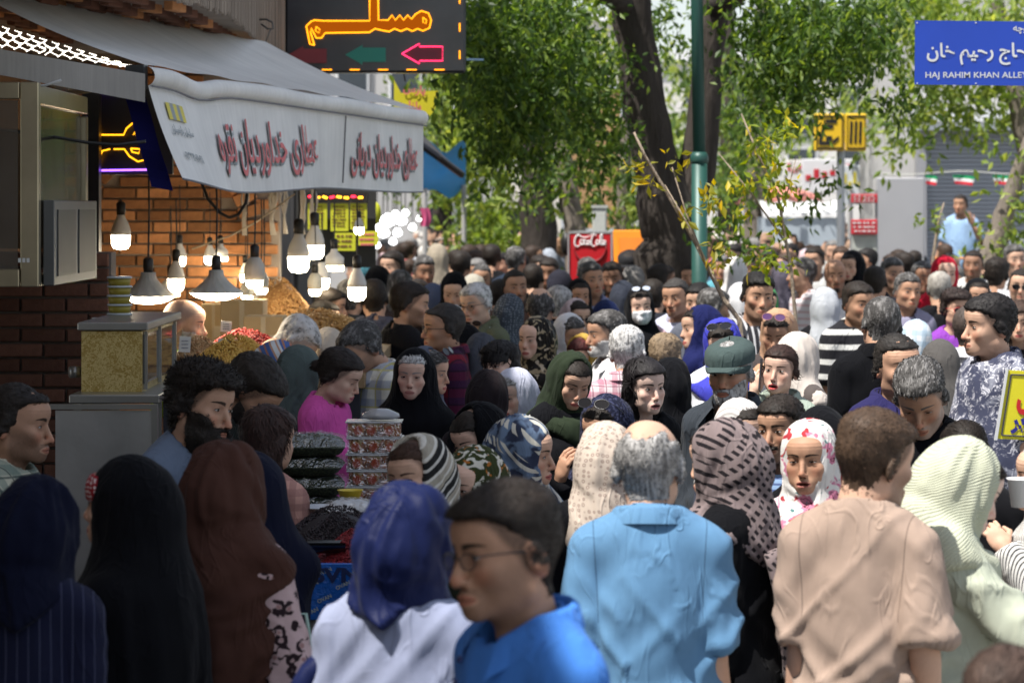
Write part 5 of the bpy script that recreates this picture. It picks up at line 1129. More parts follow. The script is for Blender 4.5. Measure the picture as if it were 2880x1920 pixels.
m = MB(); m.tube([val(.655, .02 + k * .09) - o + NF * .004 for k in range(11)], .004, 5); m.tube([val(k / 40, 1) - o for k in range(41)], .005, 5); m.tube([A0.lerp(A1, k / 30) - o + NF * .032 + Vector((0, 0, -.062 - .035 * math.exp(-((k / 30 - .14) / .06) ** 2))) for k in range(31)], .005, 5); m.build('seam', plain((.20, .20, .21), .8), vo)
redl = plain((.66, .16, .165), .6, var=.25, sc=14); darkl = plain((.26, .29, .30), .6); whitel = plain((.72, .72, .72), .6)
LV = (A1 - A0).length
def on_val(uc, vc, lift): return lambda a, b2, w: val(uc + a / LV, vc - b2 / .44) - o + NF * (lift + w)
for uc, wd_, s in ((.345, 1.62, 'عطاری خداوردیان نقره'), (.82, 1.25, 'عطاری خداوردیان دریانی')):
    for nm, mt, bo, lf in (('lettering_shadow', darkl, .052, .006), ('lettering_edge', whitel, .030, .010), ('red_lettering', redl, .006, .014)):
        f_ = on_val(uc, .52, lf); dx = .012 if nm == 'lettering_shadow' else 0
        lettering(nm, s, (lambda f2, dx: lambda a, b2, w: f2(a + dx, b2 - dx, w))(f_, dx), mt, vo, wid=wd_, hgt=.27, bold=bo, ext=.001)
ft = on_val(.055, .45, .008); lettering('maker_name', 'سایبان پارسیان', lambda a, b2, w: ft(a, b2 + .0, w), darkl, vo, wid=.27, hgt=.055, bold=.02, ext=.001); lettering('maker_number', '۰۱۲۳۴۰۱۱۰۹۱', lambda a, b2, w: ft(a + .02, b2 - .115, w), darkl, vo, wid=.25, hgt=.045, bold=.02, ext=.001)
for k in range(5):
    m = MB(); m.prism([(-.12 + k * .042, .05), (-.12 + (k + 1) * .042, .05), (-.10 + (k + 1) * .040, .13), (-.11 + k * .040, .13)], lambda a, b2, w: ft(a, b2, w), .002); m.build('maker_stripe', plain((.65, .55, .08), .6) if k % 2 == 0 else darkl, vo)
m = MB(); m.box(A0 - o + NF * -.045 + Vector((0, 0, -.02)), (.09, .05, .11), math.atan2(NF.y, NF.x)); m.build('end_cap', plain((.10, .11, .12), .4, .6), aw)
def side_strip(u, v): return at(408 - 520 * u, 208 + 14 * v * (1 - u) - 88 * u + (66 + 4 * u) * v, 12.95 - .25 * u)
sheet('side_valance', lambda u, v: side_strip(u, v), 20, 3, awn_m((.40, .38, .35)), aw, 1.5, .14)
m = MB(); m.tube([A0 - o - NF * .02 + Vector((0, 0, -.03)), W0.lerp(A0, .45) - o + Vector((.05, .75, -.30)), W0 - o + Vector((.02, .25, -.25))], .026, 10); m.build('folding_arm', plain((.40, .38, .34), .5, .4), aw)
m = MB(); m.grid(lambda u, v: A0 - o + Vector((-.02 + .13 * v - .10 * u, .12 + .02 * math.sin(v * 9), -.10 - .44 * v + .02 * u)), 6, 10); m.build('blue_lining', cloth('solid', (.012, .012, .10)), aw)
# fairy lights under the awning
fl = empty('fairy_lights', (A0.x, A0.y, 0)); tag(fl, 'curtain of tiny white fairy lights glowing under the awning', 'string lights'); m = MB(); wr = MB(); o = Vector(fl.location)
for i in range(22):
    px = -10 + i * 17.5; ya, yb3 = 66 + px * .305, 128 + px * .165; nrow = 3 if px < 120 else 2
    for j in range(nrow):
        y_a = ya + 8 + (yb3 - ya - 8) * j / nrow; hgt = (yb3 - ya - 4) / nrow * 1.15; sw2 = 12 if (i + j) % 2 else -9
        pts = [at(px + sw2 * math.sin(k * .45) + k * .8, y_a + hgt * k / 9, 13.6 + .15 * j + .02 * i) for k in range(10)]
        wr.tube([p - o for p in pts], .0012, 4)
        for p in pts: m.lathe([(.0005, -.0032), (.0032, 0), (.0005, .0032)], tuple(p - o), 5)
tag(m.build('tiny_bulbs', glow((1, .93, .80), 3.5), fl), kind='stuff'); tag(wr.build('wires', plain((.4, .38, .33), .6), fl), kind='stuff')

# ------------------------------------------------------------------ signs at the shop
steel = lambda: plain((.27, .265, .245), .36, .8, .3, 3)
stl = steel(); stl_d = plain((.11, .11, .105), .38, .8, .3, 3)
blackp = plain((.010, .010, .013), .3)
ns = empty('neon_shop_sign', (-2.1, 14.6, 0)); tag(ns, 'black sign with yellow neon outline and violet tubes under the awning', 'neon sign'); o = Vector(ns.location)
def npt(px, py, d=14.6): return at(px, py, d) - o
m = MB(); c0 = at(372, 365, 14.65) - o; m.box(c0, (.42, .05, .46)); m.build('panel', blackp, ns)
neon_y = glow((1.0, .38, .010), 1.7); neon_v = glow((.30, .10, 1.0), 2.6)
for pts in ([(270, 355), (288, 380), (350, 380), (358, 362), (378, 345), (406, 340), (420, 350)], [(388, 372), (376, 380), (384, 368), (398, 366), (394, 376), (384, 382)], [(274, 465), (290, 425), (312, 420)], [(322, 420), (352, 420), (366, 440), (390, 455), (410, 450), (420, 432), (410, 420)], [(370, 418), (396, 420), (392, 432), (374, 428), (370, 418)]):
    m = MB(); m.smooth = True; m.tube([npt(*p) + Vector((0, -.03, 0)) for p in pts], .0042, 8); m.build('neon_tube', neon_y, ns)
for y, a, b2 in ((257, 230, 330), (480, 270, 460)):
    m = MB(); m.tube([npt(a, y) + Vector((0, -.03, 0)), npt(b2, y - 3) + Vector((0, -.03, 0))], .005, 8); m.build('violet_tube', neon_v, ns)
m = MB(); m.box(at(258, 560, 14.3) - o, (.085, .09, 1.35)); m.build('post', blackp, ns); m = MB(); m.box(at(258, 1010, 14.3) - o + Vector((0, .0, -.18)), (.08, .085, 2.0)); m.build('lower_post', blackp, ns)
# the big hanging sign with LED lettering
bs_ = empty('hanging_led_sign', (at(1055, 0, 19).x, 19, 0)); tag(bs_, 'big black hanging sign with glowing amber lettering and arrows', 'led sign'); o = Vector(bs_.location); d = 19.0
c0 = (at(802, 205, d) + at(1310, -330, d)) / 2 - o; sw_, sh_ = at(1310, 0, d).x - at(802, 0, d).x, at(0, -330, d).z - at(0, 205, d).z
m = MB(); m.box(c0 + Vector((0, .09, 0)), (sw_, .18, sh_), bev=.015); fr_ = m.build('box', plain((.02, .022, .028), .25), bs_); m = MB(); m.box(c0 + Vector((0, -.004, 0)), (sw_ - .03, .008, sh_ - .03)); m.build('face', plain((.045, .047, .055), .14, var=.5, sc=4), bs_)
sp = lambda px, py, w=0: at(px, py, d) - o + Vector((0, -.014 - w, 0))
# the word: outline traced as strokes of LEDs over an amber body
word = [(885, 128), (872, 125), (866, 95), (862, 75), (875, 62), (885, 58), (910, 60), (1040, 60), (1040, 0), (1048, -40), (1064, -40), (1064, 0), (1065, 58), (1092, 58), (1103, 44), (1112, 58), (1125, 44), (1135, 58), (1147, 44), (1158, 55), (1168, 42), (1185, 32), (1205, 38), (1213, 58), (1208, 80), (1190, 88), (1175, 82), (1160, 89), (1145, 82), (1128, 89), (1110, 82), (1095, 90), (1082, 88), (1055, 82), (1040, 92), (915, 94), (905, 108), (890, 108), (882, 92), (876, 80), (874, 92)]
m = MB(); m.prism([(a, b2) for a, b2 in word], lambda u, v, w: sp(u, v, w), .004); m.build('amber_word', glow((.42, .085, .003), .6), bs_)
def led(pts, r, mat, nm='led_outline', closed=True):
    m = MB(); m.smooth = True; m.tube([sp(*p, .008) for p in (pts + pts[:1] if closed else pts)], r, 6); return m.build(nm, mat, bs_)
amb = glow((1.0, .34, .010), 1.75); led(word, .0052, amb); led([(1190, 50), (1200, 58), (1198, 68), (1190, 64)], .004, amb); led([(890, 76), (900, 84), (898, 94), (888, 88)], .004, amb)
def arrow(cx, cy, mat_f, mat_o, nm):
    pts = [(cx - 57, cy), (cx - 8, cy - 28), (cx - 8, cy - 20), (cx + 57, cy - 20), (cx + 57, cy + 20), (cx - 8, cy + 20), (cx - 8, cy + 28)]; m = MB(); m.prism(pts, lambda u, v, w: sp(u, v, w), .003); m.build(nm, mat_f, bs_)
    if mat_o: led(pts, .004, mat_o, 'arrow_outline')
arrow(1188, 152, plain((.14, .02, .04), .5), glow((1, .03, .12), 2.4), 'red_arrow'); arrow(1028, 155, plain((.02, .22, .17), .5), None, 'green_arrow'); arrow(862, 158, plain((.20, .025, .035), .5), None, 'dull_red_arrow')
for px in (840, 920, 998, 1078, 1158, 1236): led([(px - 14, 197), (px + 14, 197)], .0042, amb, 'led_dash', False)
for py in (78, 155, 0, -80): led([(1293, py - 12), (1293, py + 12)], .0042, amb, 'led_dash', False)
m = MB(); m.tube([sp(1312, 168), sp(1360, 169)], .008, 6); m.build('bracket_rod', plain((.25, .42, .60), .4), bs_)
for dx in (-.4, .4):
    m = MB(); m.tube([c0 + Vector((dx, .1, sh_ / 2)), c0 + Vector((dx, .1, sh_ / 2 + 1.2))], .015, 8); m.build('hanger', stl_d, bs_)
m = MB(); m.box(c0 + Vector((-sw_ / 2 - .35, .15, .3)), (.8, .05, .05)); m.build('wall_bracket', stl_d, bs_)
# wall hook with ring by the cladding
hk = empty('wall_hook', A_(735, 55, 17.6)); tag(hk, 'black steel hook on the ribbed wall above the awning', 'hook'); m = MB(); m.smooth = True; m.tube([(-.05, .05, 0), (.03, 0, 0), (.07, -.02, -.02), (.075, -.02, -.06), (.04, -.02, -.06), (0, 0, -.03)], .006, 8); m.tube([(.06, -.02, -.06), (.03, -.02, -.14), (0, 0, -.17)], .004, 6); m.build('hook', stl_d, hk)
# yellow tilted sign behind the awning, yellow price boards, LED ticker
ysm = plain((.62, .56, .02), .6, var=.2, sc=6); ys = empty('yellow_hanging_sign', A_(1165, 330, 21.5)); tag(ys, 'tilted yellow sign with red writing past the end of the awning', 'sign'); o = Vector(ys.location); m = MB(); q = [(1108, 225), (1128, 262), (1232, 255), (1222, 310), (1180, 362), (1108, 330)]; m.prism(q, lambda u, v, w: at(u, v, 21.5) - o + Vector((0, w, 0)), .03); f = m.build('board', ysm, ys)
for px, py, s in ((1165, 255, 'پارس'), (1160, 300, 'ادویه')): lettering('red_lettering', s.replace('ادویه', 'بازار'), (lambda px, py: lambda a, b2, w: at(px, py, 21.5) - o + Vector((a, -.012 - w, b2 - .12 * a)))(px, py), redl, f, hgt=.085, bold=.03)
m = MB(); m.tube([at(1140, 230, 21.5) - o, at(1120, 120, 21.5) - o], .006); m.build('cord', blackp, ys)
pb = empty('price_board', (at(945, 0, 22).x, 22, 0)); tag(pb, 'yellow price boards with handwritten lines under a red ticker', 'price board'); o = Vector(pb.location); yb_ = plain((.60, .62, .03), .6, var=.15, sc=5); ink = plain((.16, .07, .03), .8)
for k, (xa, xb, ya, yb2) in enumerate(((866, 920, 572, 645), (930, 980, 572, 650), (985, 1032, 572, 645), (942, 1000, 655, 705), (1008, 1064, 650, 690))):
    m = MB(); c = (at(xa, ya, 22) + at(xb, yb2, 22)) / 2 - o; m.box(c, (at(xb, 0, 22).x - at(xa, 0, 22).x, .02, at(0, ya, 22).z - at(0, yb2, 22).z)); f = m.build('board', yb_, pb)
    m = MB()
    for j in range(7 if k < 3 else 3):
        yy = ya + 9 + j * (9 if k < 3 else 14)
        for i in range(4): m.box(at(xa + 8 + i * (xb - xa - 14) / 4 + random.uniform(0, 3), yy, 22) - o + Vector((0, -.012, 0)), (random.uniform(.014, .030), .004, .008 if k < 3 else .016))
    tag(m.build('handwriting', ink if k != 4 else redl, f), kind='stuff')
m = MB(); m.box(at(945, 556, 22) - o, (.50, .05, .075)); tk = m.build('ticker_box', blackp, pb)
for i, px in enumerate(range(868, 1028, 20)):
    m = MB(); m.smooth = True; m.tube([at(px, 553 + (i % 2) * 3, 22) - o + Vector((0, -.03, 0)), at(px + 13, 553 + (i % 3) * 2, 22) - o + Vector((0, -.03, 0))], .009, 6); m.build('ticker_character', glow((1, .42, .02), 4) if i % 3 else glow((1, .02, .05), 4), tk)
m = MB(); m.box(at(945, 640, 22.1) - o, (.62, .03, .62)); m.build('backing', plain((.03, .03, .03), .7), pb)
yo = empty('yellow_round_sign', A_(1055, 600, 23)); tag(yo, 'small oval yellow sign hanging beside the price boards', 'sign'); m = MB(); m.smooth = True; m.lathe([(.001, -.01), (.062, -.008), (.062, .008), (.001, .01)], n=24); q = m.build('plate', yb_, yo, rot=(R_(90), 0, 0)); q.scale = (.8, 1.5, 1); m = MB(); m.tube([(0, 0, .08), (0, 0, .5)], .004); m.build('cord', blackp, yo)

# ------------------------------------------------------------------ lamps
lampg = plain((.50, .48, .42), .6, var=.2, sc=20); lampw = plain((.68, .66, .62), .5, var=.1, sc=15); cordm = plain((.012, .012, .012), .5); wht = glow((1.0, .86, .62), 22.0, True); wrm = glow((1.0, .76, .44), 24.0, True)
def fin(th, z): return .045 * math.sin(th * 14 + z * 60)
def lamp(kind, px, py, d, label, ctop=None, sc=1.0):
    """py: lowest point of the bulb"""
    p = at(px, py, d); root = empty('pendant_lamp', p, 0, sc); tag(root, label, 'lamp', 'lamps hung along the shop front')
    if kind == 'cone':
        m = MB(); m.smooth = True; m.lathe([(.002, 0), (.06, .006), (.10, .020), (.128, .038)], n=28); m.build('diffuser', wht, root)
        m = MB(); m.smooth = True; m.lathe([(.130, .038), (.128, .044), (.085, .072), (.05, .105), (.036, .125), (.034, .15)], n=56, wob=fin); m.build('housing', lampg, root); z = .15
    elif kind == 'bulb':
        m = MB(); m.smooth = True; m.lathe([(.002, 0), (.035, .006), (.047, .025), (.05, .075)], n=20); m.build('diffuser', wht, root)
        m = MB(); m.smooth = True; m.lathe([(.051, .075), (.051, .10), (.040, .135), (.024, .165), (.02, .185)], n=20); m.build('housing', lampw, root); z = .18
    elif kind == 'cage':
        m = MB(); m.smooth = True; m.lathe([(.002, 0), (.03, .002), (.044, .02), (.045, .045)], n=20); m.build('diffuser', wht, root)
        m = MB(); m.smooth = True; m.lathe([(.045, .045), (.052, .075), (.05, .115), (.036, .15), (.024, .165)], n=40, wob=lambda th, z: .05 * (math.sin(th * 10) > .6)); m.build('housing', lampg, root); z = .16
    else:
        m = MB(); m.smooth = True; m.lathe([(.002, 0), (.058, .003), (.062, .012), (.063, .036)], n=20); m.build('diffuser', wrm, root)
        m = MB(); m.smooth = True; m.lathe([(.064, .036), (.066, .09), (.045, .11), (.025, .13), (.02, .16)], n=40, wob=lambda th, z: .03 * math.sin(th * 20)); m.build('housing', lampw, root); z = .15
    m = MB(); m.smooth = True; m.lathe([(.022, z), (.024, z + .03), (.024, z + .06), (.012, z + .07)], n=14); m.build('socket', cordm, root)
    m = MB(); top = (at(px, ctop or 440, d).z - p.z) / sc; m.tube([(0, 0, z + .06), (.004, 0, (z + top) / 2), (0, 0, top)], .0045, 6); m.build('cord', cordm, root)
lamp('cone', 417, 856, 14.3, 'wide finned lamp hanging left, above the gold topped counter', 400, 1.08); lamp('cone', 608, 846, 14.3, 'wide finned lamp hanging second from the left, above the vendor', 460, 1.04)
lamp('bulb', 340, 702, 15.5, 'glowing white bulb hanging alone against the brick wall', 560, 1.05); lamp('cage', 716, 812, 14.8, 'slotted grey lamp right of the two wide finned lamps', 480)
lamp('bulb', 1004, 847, 17.0, 'large white bulb at the right end of the hanging lamps', 560, 1.1)
lamp('drum', 742, 875, 17.5, 'low ribbed drum lamp over the nut heaps', 560); lamp('bulb', 840, 768, 17.0, 'bright big bulb in the cluster under the awning end', 520, 1.3); lamp('bulb', 885, 730, 18.0, 'bright bulb behind the big one in the cluster', 520, 1.2); lamp('drum', 940, 763, 19.0, 'ribbed drum lamp right of the bright cluster', 560)
lamp('bulb', 905, 815, 18.5, 'bulb with a grey neck below the cluster', 600); lamp('cage', 886, 832, 17.5, 'small slotted lamp lowest in the cluster', 620, .85); lamp('bulb', 495, 820, 16.8, 'glowing bulb half hidden behind the left finned lamp', 560, 1.0); lamp('drum', 480, 835, 17.3, 'drum lamp close behind the left finned lamp', 580, .9)
lamp('bulb', 505, 750, 17.6, 'bulb high behind the vendor', 520, .8); lamp('bulb', 745, 748, 18.5, 'bulb above the slotted lamp', 520, 1.0); lamp('bulb', 725, 712, 19.0, 'upper bulb near the red ticker', 520, 1.0); lamp('cage', 735, 828, 16.5, 'slotted lamp directly above the drum lamp', 560, .8); lamp('cage', 695, 848, 17.0, 'small slotted lamp left of the drum lamp', 560, .75)
lamp('bulb', 762, 700, 19.5, 'far bulb between awning and price boards', 520, 1.0); lamp('drum', 620, 735, 18.0, 'drum lamp against the brick arch', 520, .75); lamp('bulb', 590, 745, 17.9, 'small bulb against the brick arch', 540, .7); lamp('bulb', 690, 795, 18.1, 'round bulb just left of the brick wall end', 560, .7); lamp('bulb', 1010, 660, 21.0, 'small warm bulb beside the lower price board', 560, .7)
for i, (px, py, r) in enumerate(((1043, 605, .05), (1050, 640, .085), (1078, 655, .08), (1090, 622, .10), (1112, 605, .06), (1128, 620, .08), (1105, 680, .05), (1140, 600, .05), (1118, 655, .06), (1160, 640, .05), (1180, 615, .04), (1060, 690, .05))):
    root = empty('shop_light', A_(px, py, 38)); tag(root, 'round white shop light far down the left side, ' + 'first second third fourth fifth sixth seventh eighth ninth tenth eleventh twelfth'.split()[[1043, 1050, 1060, 1078, 1090, 1105, 1112, 1118, 1128, 1140, 1160, 1180].index(px)] + ' from left', 'lamp', 'far shop lights'); m = MB(); m.smooth = True; m.lathe([(.002, -r * .8), (r * .8, -r * .5), (r, 0), (r * .7, r * .6), (.02, r)], n=14); m.build('globe', glow((.95, .97, 1), 5), root); m = MB(); m.tube([(0, 0, r), (0, 0, 1.2)], .008, 5); m.build('cord', cordm, root)
# loose cables
for nm, pts, d, mt in (('black cable drooping across the neon sign', [(-20, 362), (120, 380), (250, 402), (330, 408), (410, 398)], 12.4, cordm), ('black looped cable under the awning valance', [(566, 512), (585, 560), (620, 600), (645, 612), (670, 604), (692, 570), (698, 520)], 14.4, cordm), ('thin grey cable over the steel cabinet', [(-10, 246), (60, 246), (130, 240), (172, 226)], 11.9, plain((.45, .45, .43), .5)), ('pale rope running up to the awning', [(540, 700), (650, 662), (720, 625), (830, 545)], 17, plain((.55, .47, .35), .8))):
    root = empty('cable', A_(*pts[0], d)); tag(root, nm, 'cable', 'cables about the shop front'); m = MB(); m.smooth = True; m.tube([at(a, b2, d) - Vector(root.location) for a, b2 in pts], .008 if mt is cordm else .006, 6); m.build('line', mt, root)
for k, (px, w, d) in enumerate(((690, 9, 17.2), (770, 14, 17.4), (850, 13, 17.6), (880, 11, 18.2), (800, 10, 18))):
    root = empty('wire_bundle', A_(px, 560, d)); tag(root, ['grey wire bundle', 'thick pale wire bundle', 'taped white wire bundle', 'thin white wire bundle', 'frayed grey wire bundle'][k] + ' hanging among the lamps under the awning', 'wires', 'wire bundles'); m = MB(); m.smooth = True
    for q in range(4): m.tube([(random.uniform(-.02, .02), 0, .12), (random.uniform(-.03, .03), .01, 0), (random.uniform(-.02, .02), 0, -.12), (random.uniform(-.02, .02), 0, -.22)], w / 2 / FPX * d * .6, 6)
    m.build('strands', plain((.52, .47, .40), .7), root)

# ------------------------------------------------------------------ shop fittings and goods
cb = empty('steel_cabinet', (-2.3, 12.5, 0)); tag(cb, 'hanging steel and glass cabinet at the left edge under the awning', 'cabinet'); o = Vector(cb.location)
def dark_glass():
    t = T('dusty_glass'); n = t.noise(t.vec('obj'), 5, 4); g = t.t.nodes.new('ShaderNodeBsdfGlossy'); g.inputs[0].default_value = (.8, .8, .8, 1); g.inputs[1].default_value = .12; df = t.t.nodes.new('ShaderNodeBsdfDiffuse'); df.inputs[0].default_value = (.06, .06, .05, 1); tr = t.t.nodes.new('ShaderNodeBsdfTransparent'); tr.inputs[0].default_value = (.75, .75, .72, 1)
    a = t.t.nodes.new('ShaderNodeMixShader'); a.inputs[0].default_value = .45; b2 = t.t.nodes.new('ShaderNodeMixShader'); t.t.links.new((n * .5 + .18).k, b2.inputs[0]); t.t.links.new(g.outputs[0], a.inputs[1]); t.t.links.new(df.outputs[0], a.inputs[2]); t.t.links.new(tr.outputs[0], b2.inputs[1]); t.t.links.new(a.outputs[0], b2.inputs[2]); t.t.links.new(b2.outputs[0], t.o.inputs[0]); return t.m
dg_ = dark_glass(); goldst = plain((.40, .35, .24), .30, .85, .35, 4)
x0, x1, y0, y1, z0, z1 = -2.75, -1.965, 11.8, 13.2, 1.885, 2.735; B = lambda m, a, b2: m.box((Vector(a) + Vector(b2)) / 2 - o, Vector(b2) - Vector(a), bev=.004)
for nm, a, b2 in (('corner_post', (x1 - .075, y0, z0), (x1, y0 + .07, z1)), ('top_rail', (x0, y0, z1 - .07), (x1 - .08, y0 + .05, z1)), ('bottom_rail', (x0, y0 - .004, z0), (x1 - .08, y0 + .05, z0 + .075)), ('side_bottom_rail', (x1 - .05, y0 + .075, z0), (x1 - .004, y1, z0 + .05)), ('side_top_rail', (x1 - .05, y0 + .075, z1 - .09), (x1 - .004, y1, z1 - .01)), ('back_post', (x1 - .05, y1 - .05, z0 + .055), (x1 - .002, y1, z1 - .1)), ('mid_post', (-2.42, y0 + .004, z0 + .08), (-2.40, y0 + .04, z1 - .075))):
    m = MB(); B(m, a, b2); m.build(nm, goldst if 'post' in nm or 'rail' in nm else stl, cb)
m = MB(); m.box(Vector(((x0 + x1) / 2 - .04, y0 + .03, (z0 + z1) / 2)) - o, (x1 - x0 - .1, .006, z1 - z0 - .15)); m.build('front_pane', dg_, cb); m = MB(); m.box(Vector((x1 - .03, (y0 + y1) / 2, (z0 + z1) / 2)) - o, (.006, y1 - y0 - .14, z1 - z0 - .15)); m.build('side_pane', dg_, cb)
m = MB(); B(m, (x1 + .003, y0 + .10, z0 + .002), (x1 + .05, y1 - .08, z0 + .36)); sb_ = m.build('side_box', plain((.10, .10, .095), .45, .3, .3, 4), cb)
for k in range(2):
    m = MB(); m.box(Vector((x1 + .052, y0 + .42 + k * .58, z0 + .18)) - o, (.006, .48, .28)); m.build('side_box_door', plain((.022, .022, .02), .5, .0, .6, 5), sb_)
m = MB(); m.tube([Vector((-2.5, 12.3, z1)) - o, Vector((-2.5, 12.3, 3.25)) - o], .012); m.build('hanger', stl_d, cb)
m = MB(); m.box(Vector((-2.36, 13.1, 2.3)) - o, (.6, .02, .55)); m.build('rear_sheet', plain((.16, .10, .05), .5, .3, .4, 4), cb)
m = MB()
for k in range(3): m.box(at(55 + k * 12, 732, 11.79) - o, (.012, .002, .018))
m.build('etched_marks', plain((.6, .6, .58), .6), cb)
# gold fronted counter case
gc = empty('counter_case', (-1.62, 11.5, 0)); tag(gc, 'gold fronted steel counter case with a glass side', 'counter'); o = Vector(gc.location)
def goldm():
    t = T('patinated_gold'); v = t.vec('obj'); n = t.voro(t.scl(v, (1, 1, 1)), 85); e = X(t.t, n.outputs['Distance']); q = t.noise(v, 14, 4); z = t.noise(v, 90, 2, .5, 1.5); return t.pbr(t.mix((.40, .27, .07), (.62, .48, .20), (z + e * .2 + q * .5).ss(.72, .95)), .38, .7, t.bump(z, .2, .004))
m = MB(); m.box(Vector((-1.62, 12.06, 1.592)) - o, (.245, 1.1, .245)); m.build('gold_box', goldm(), gc); m = MB(); m.box(Vector((-1.612, 12.06, 1.735)) - o, (.285, 1.16, .032), bev=.004); m.build('steel_top', stl, gc); m = MB(); m.box(Vector((-1.494, 12.06, 1.60)) - o, (.006, 1.04, .20)); m.build('glass_side', plain((.10, .10, .10), .06, .3), gc)
for y in (11.56, 12.02, 12.56):
    m = MB(); m.box(Vector((-1.488, y, 1.595)) - o, (.012, .03, .235)); m.build('glass_bar', stl, gc)
m = MB(); m.box(Vector((-1.585, 11.98, 1.452)) - o, (.36, 1.30, .034), bev=.004); m.build('shelf_top', stl, gc)
for x in (-1.74, -1.42):
    for y in (11.4, 12.5):
        m = MB(); m.box(Vector((x, y, .72)) - o, (.03, .03, 1.43)); m.build('leg', stl, gc)
m = MB(); m.smooth = True; m.tube([Vector((-1.76, 11.6, 1.545)) - o, Vector((-1.80, 11.58, 1.545)) - o], .024, 14); m.build('side_knob', stl, gc)
sp_ = empty('steel_screen', (-1.52, 10.6, 0)); tag(sp_, 'dented stainless steel screen below the counter case', 'screen'); o = Vector(sp_.location); m = MB(); m.box((.0, 0, .74), (.36, .02, 1.44)); m.build('sheet', plain((.42, .42, .41), .30, .75, .3, 5, .12), sp_); m = MB(); m.box((.19, -.005, .735), (.022, .03, 1.47)); m.build('edge_post', stl, sp_); m = MB(); m.box((0, -.005, 1.474), (.40, .035, .018)); m.build('top_rail', stl, sp_)
# things on the counter
def tub(px, py, d, r0, r1, h, mat, label, name='plastic_bowl', cat='bowl', group=None):
    root = empty(name, at(px, py, d)); tag(root, label, cat, group); m = MB(); m.smooth = True; m.lathe([(r0, 0), (r1, h), (r1 + .004, h + .003), (r1 - .004, h + .001), (r0 - .004, .004)], n=28); m.build('cup', mat, root); return root
tub(297, 930, 12.0, .044, .056, .052, plain((.66, .65, .60), .45), 'white plastic bowl on the gold topped counter case')
ol = plain((.28, .22, .02), .5, var=.2, sc=40); lidm = plain((.42, .44, .44), .25)
for k in range(5):
    p = at(336, 905, 12.3); root = empty('deli_tub', (p.x + .001 * (k % 2), p.y, p.z + k * .0395)); tag(root, ['lowest', 'second lowest', 'middle', 'second from top', 'top'][k] + ' clear tub of green olives stacked on the counter', 'tub', 'stack of olive tubs'); m = MB(); m.smooth = True; m.lathe([(.044, 0), (.050, .03)], n=24); m.build('filled_cup', ol, root); m = MB(); m.smooth = True; m.lathe([(.054, .030), (.056, .034), (.052, .039)], n=24); m.build('lid', lidm, root)
# heaps of nuts and berries: grains on a mound
def grains(P, n, r, seed, squash=.7):
    rr = np.random.default_rng(seed); base = np.array([(1, 0, 0), (-1, 0, 0), (0, 1, 0), (0, -1, 0), (0, 0, 1), (0, 0, -1)], f32); tri = np.array([(0, 2, 4), (2, 1, 4), (1, 3, 4), (3, 0, 4), (2, 0, 5), (1, 2, 5), (3, 1, 5), (0, 3, 5)])
    k = len(P); s = r * rr.uniform(.7, 1.25, (k, 1, 1)) * np.array([1, squash, squash])[None, None]; B_ = base[None] * s; a = rr.uniform(0, 6.28, k); b2 = rr.uniform(-.8, .8, k)
    x = B_[..., 0] * np.cos(a)[:, None] - B_[..., 1] * np.sin(a)[:, None]; y = B_[..., 0] * np.sin(a)[:, None] + B_[..., 1] * np.cos(a)[:, None]; z = B_[..., 2] + x * b2[:, None]
    V = np.stack([x, y, z], 2) + P[:, None]; F = (np.arange(k)[:, None, None] * 6 + tri[None]).reshape(-1, 3); return V.reshape(-1, 3).astype(f32), F, np.repeat(rr.random(k), 6)
def graincol(c, c2, rough=.5):
    t = T('grain'); hv = X(t.t, t.attr('hv').outputs['Fac']); return t.pbr(t.mix(c, c2, hv), rough, 0, None, .5)
def heap(name, label, c, rx, ry, hgt, n, r, mat, parent_mat, cat='food heap', seed=1):
    root = empty(name, c); tag(root, label, cat); rr = np.random.default_rng(seed); q = rr.random(n) ** .5; a = rr.uniform(0, 6.283, n); prof = lambda q: hgt * np.cos(np.minimum(q, 1) * 1.45) ** 1.2
    P = np.stack([rx * q * np.cos(a), ry * q * np.sin(a), prof(q) * (1 + .12 * np.sin(a * 3 + seed)) + rr.uniform(0, r, n)], 1); V, F, hv = grains(P, n, r, seed); tag(link('grains', mesh('grains', V, F, True, {'hv': hv}), root, mat), kind='stuff')
    m = MB(); m.smooth = True; m.lathe([(1, -.02), (.98, .0)] + [(q_, float(prof(q_)) - r * .3) for q_ in (.9, .75, .6, .45, .3, .15, .02)], n=28); m.build('mound', parent_mat, root, scale=(rx, ry, 1)); return root
heap('nut_heap', 'big heap of golden roasted nuts before the bearded vendor', at(655, 1030, 13.4), .20, .22, .13, 2600, .011, graincol((.60, .30, .04), (.75, .48, .10)), plain((.5, .27, .05), .6)); heap('pistachio_heap', 'heap of pale brown nuts next to the vendor', at(560, 1010, 13.8), .12, .15, .10, 1100, .010, graincol((.45, .25, .10), (.62, .42, .22)), plain((.4, .24, .1), .6), seed=2)
heap('red_fruit_heap', 'heap of dark red dried fruit behind the golden nuts', at(690, 1000, 14.3), .23, .2, .115, 1500, .012, graincol((.22, .010, .012), (.40, .03, .02), .35), plain((.25, .012, .012), .5), seed=3); heap('almond_heap', 'slanting heap of brown nuts under the far lamps', at(790, 895, 17.5), .20, .3, .22, 1600, .012, graincol((.35, .17, .05), (.55, .32, .12)), plain((.3, .15, .05), .6), seed=4); heap('chip_heap', 'flat heap of orange snacks behind the white haired man', at(890, 925, 16.5), .28, .4, .10, 1500, .013, graincol((.45, .24, .07), (.60, .36, .12)), plain((.4, .22, .07), .6), seed=5)
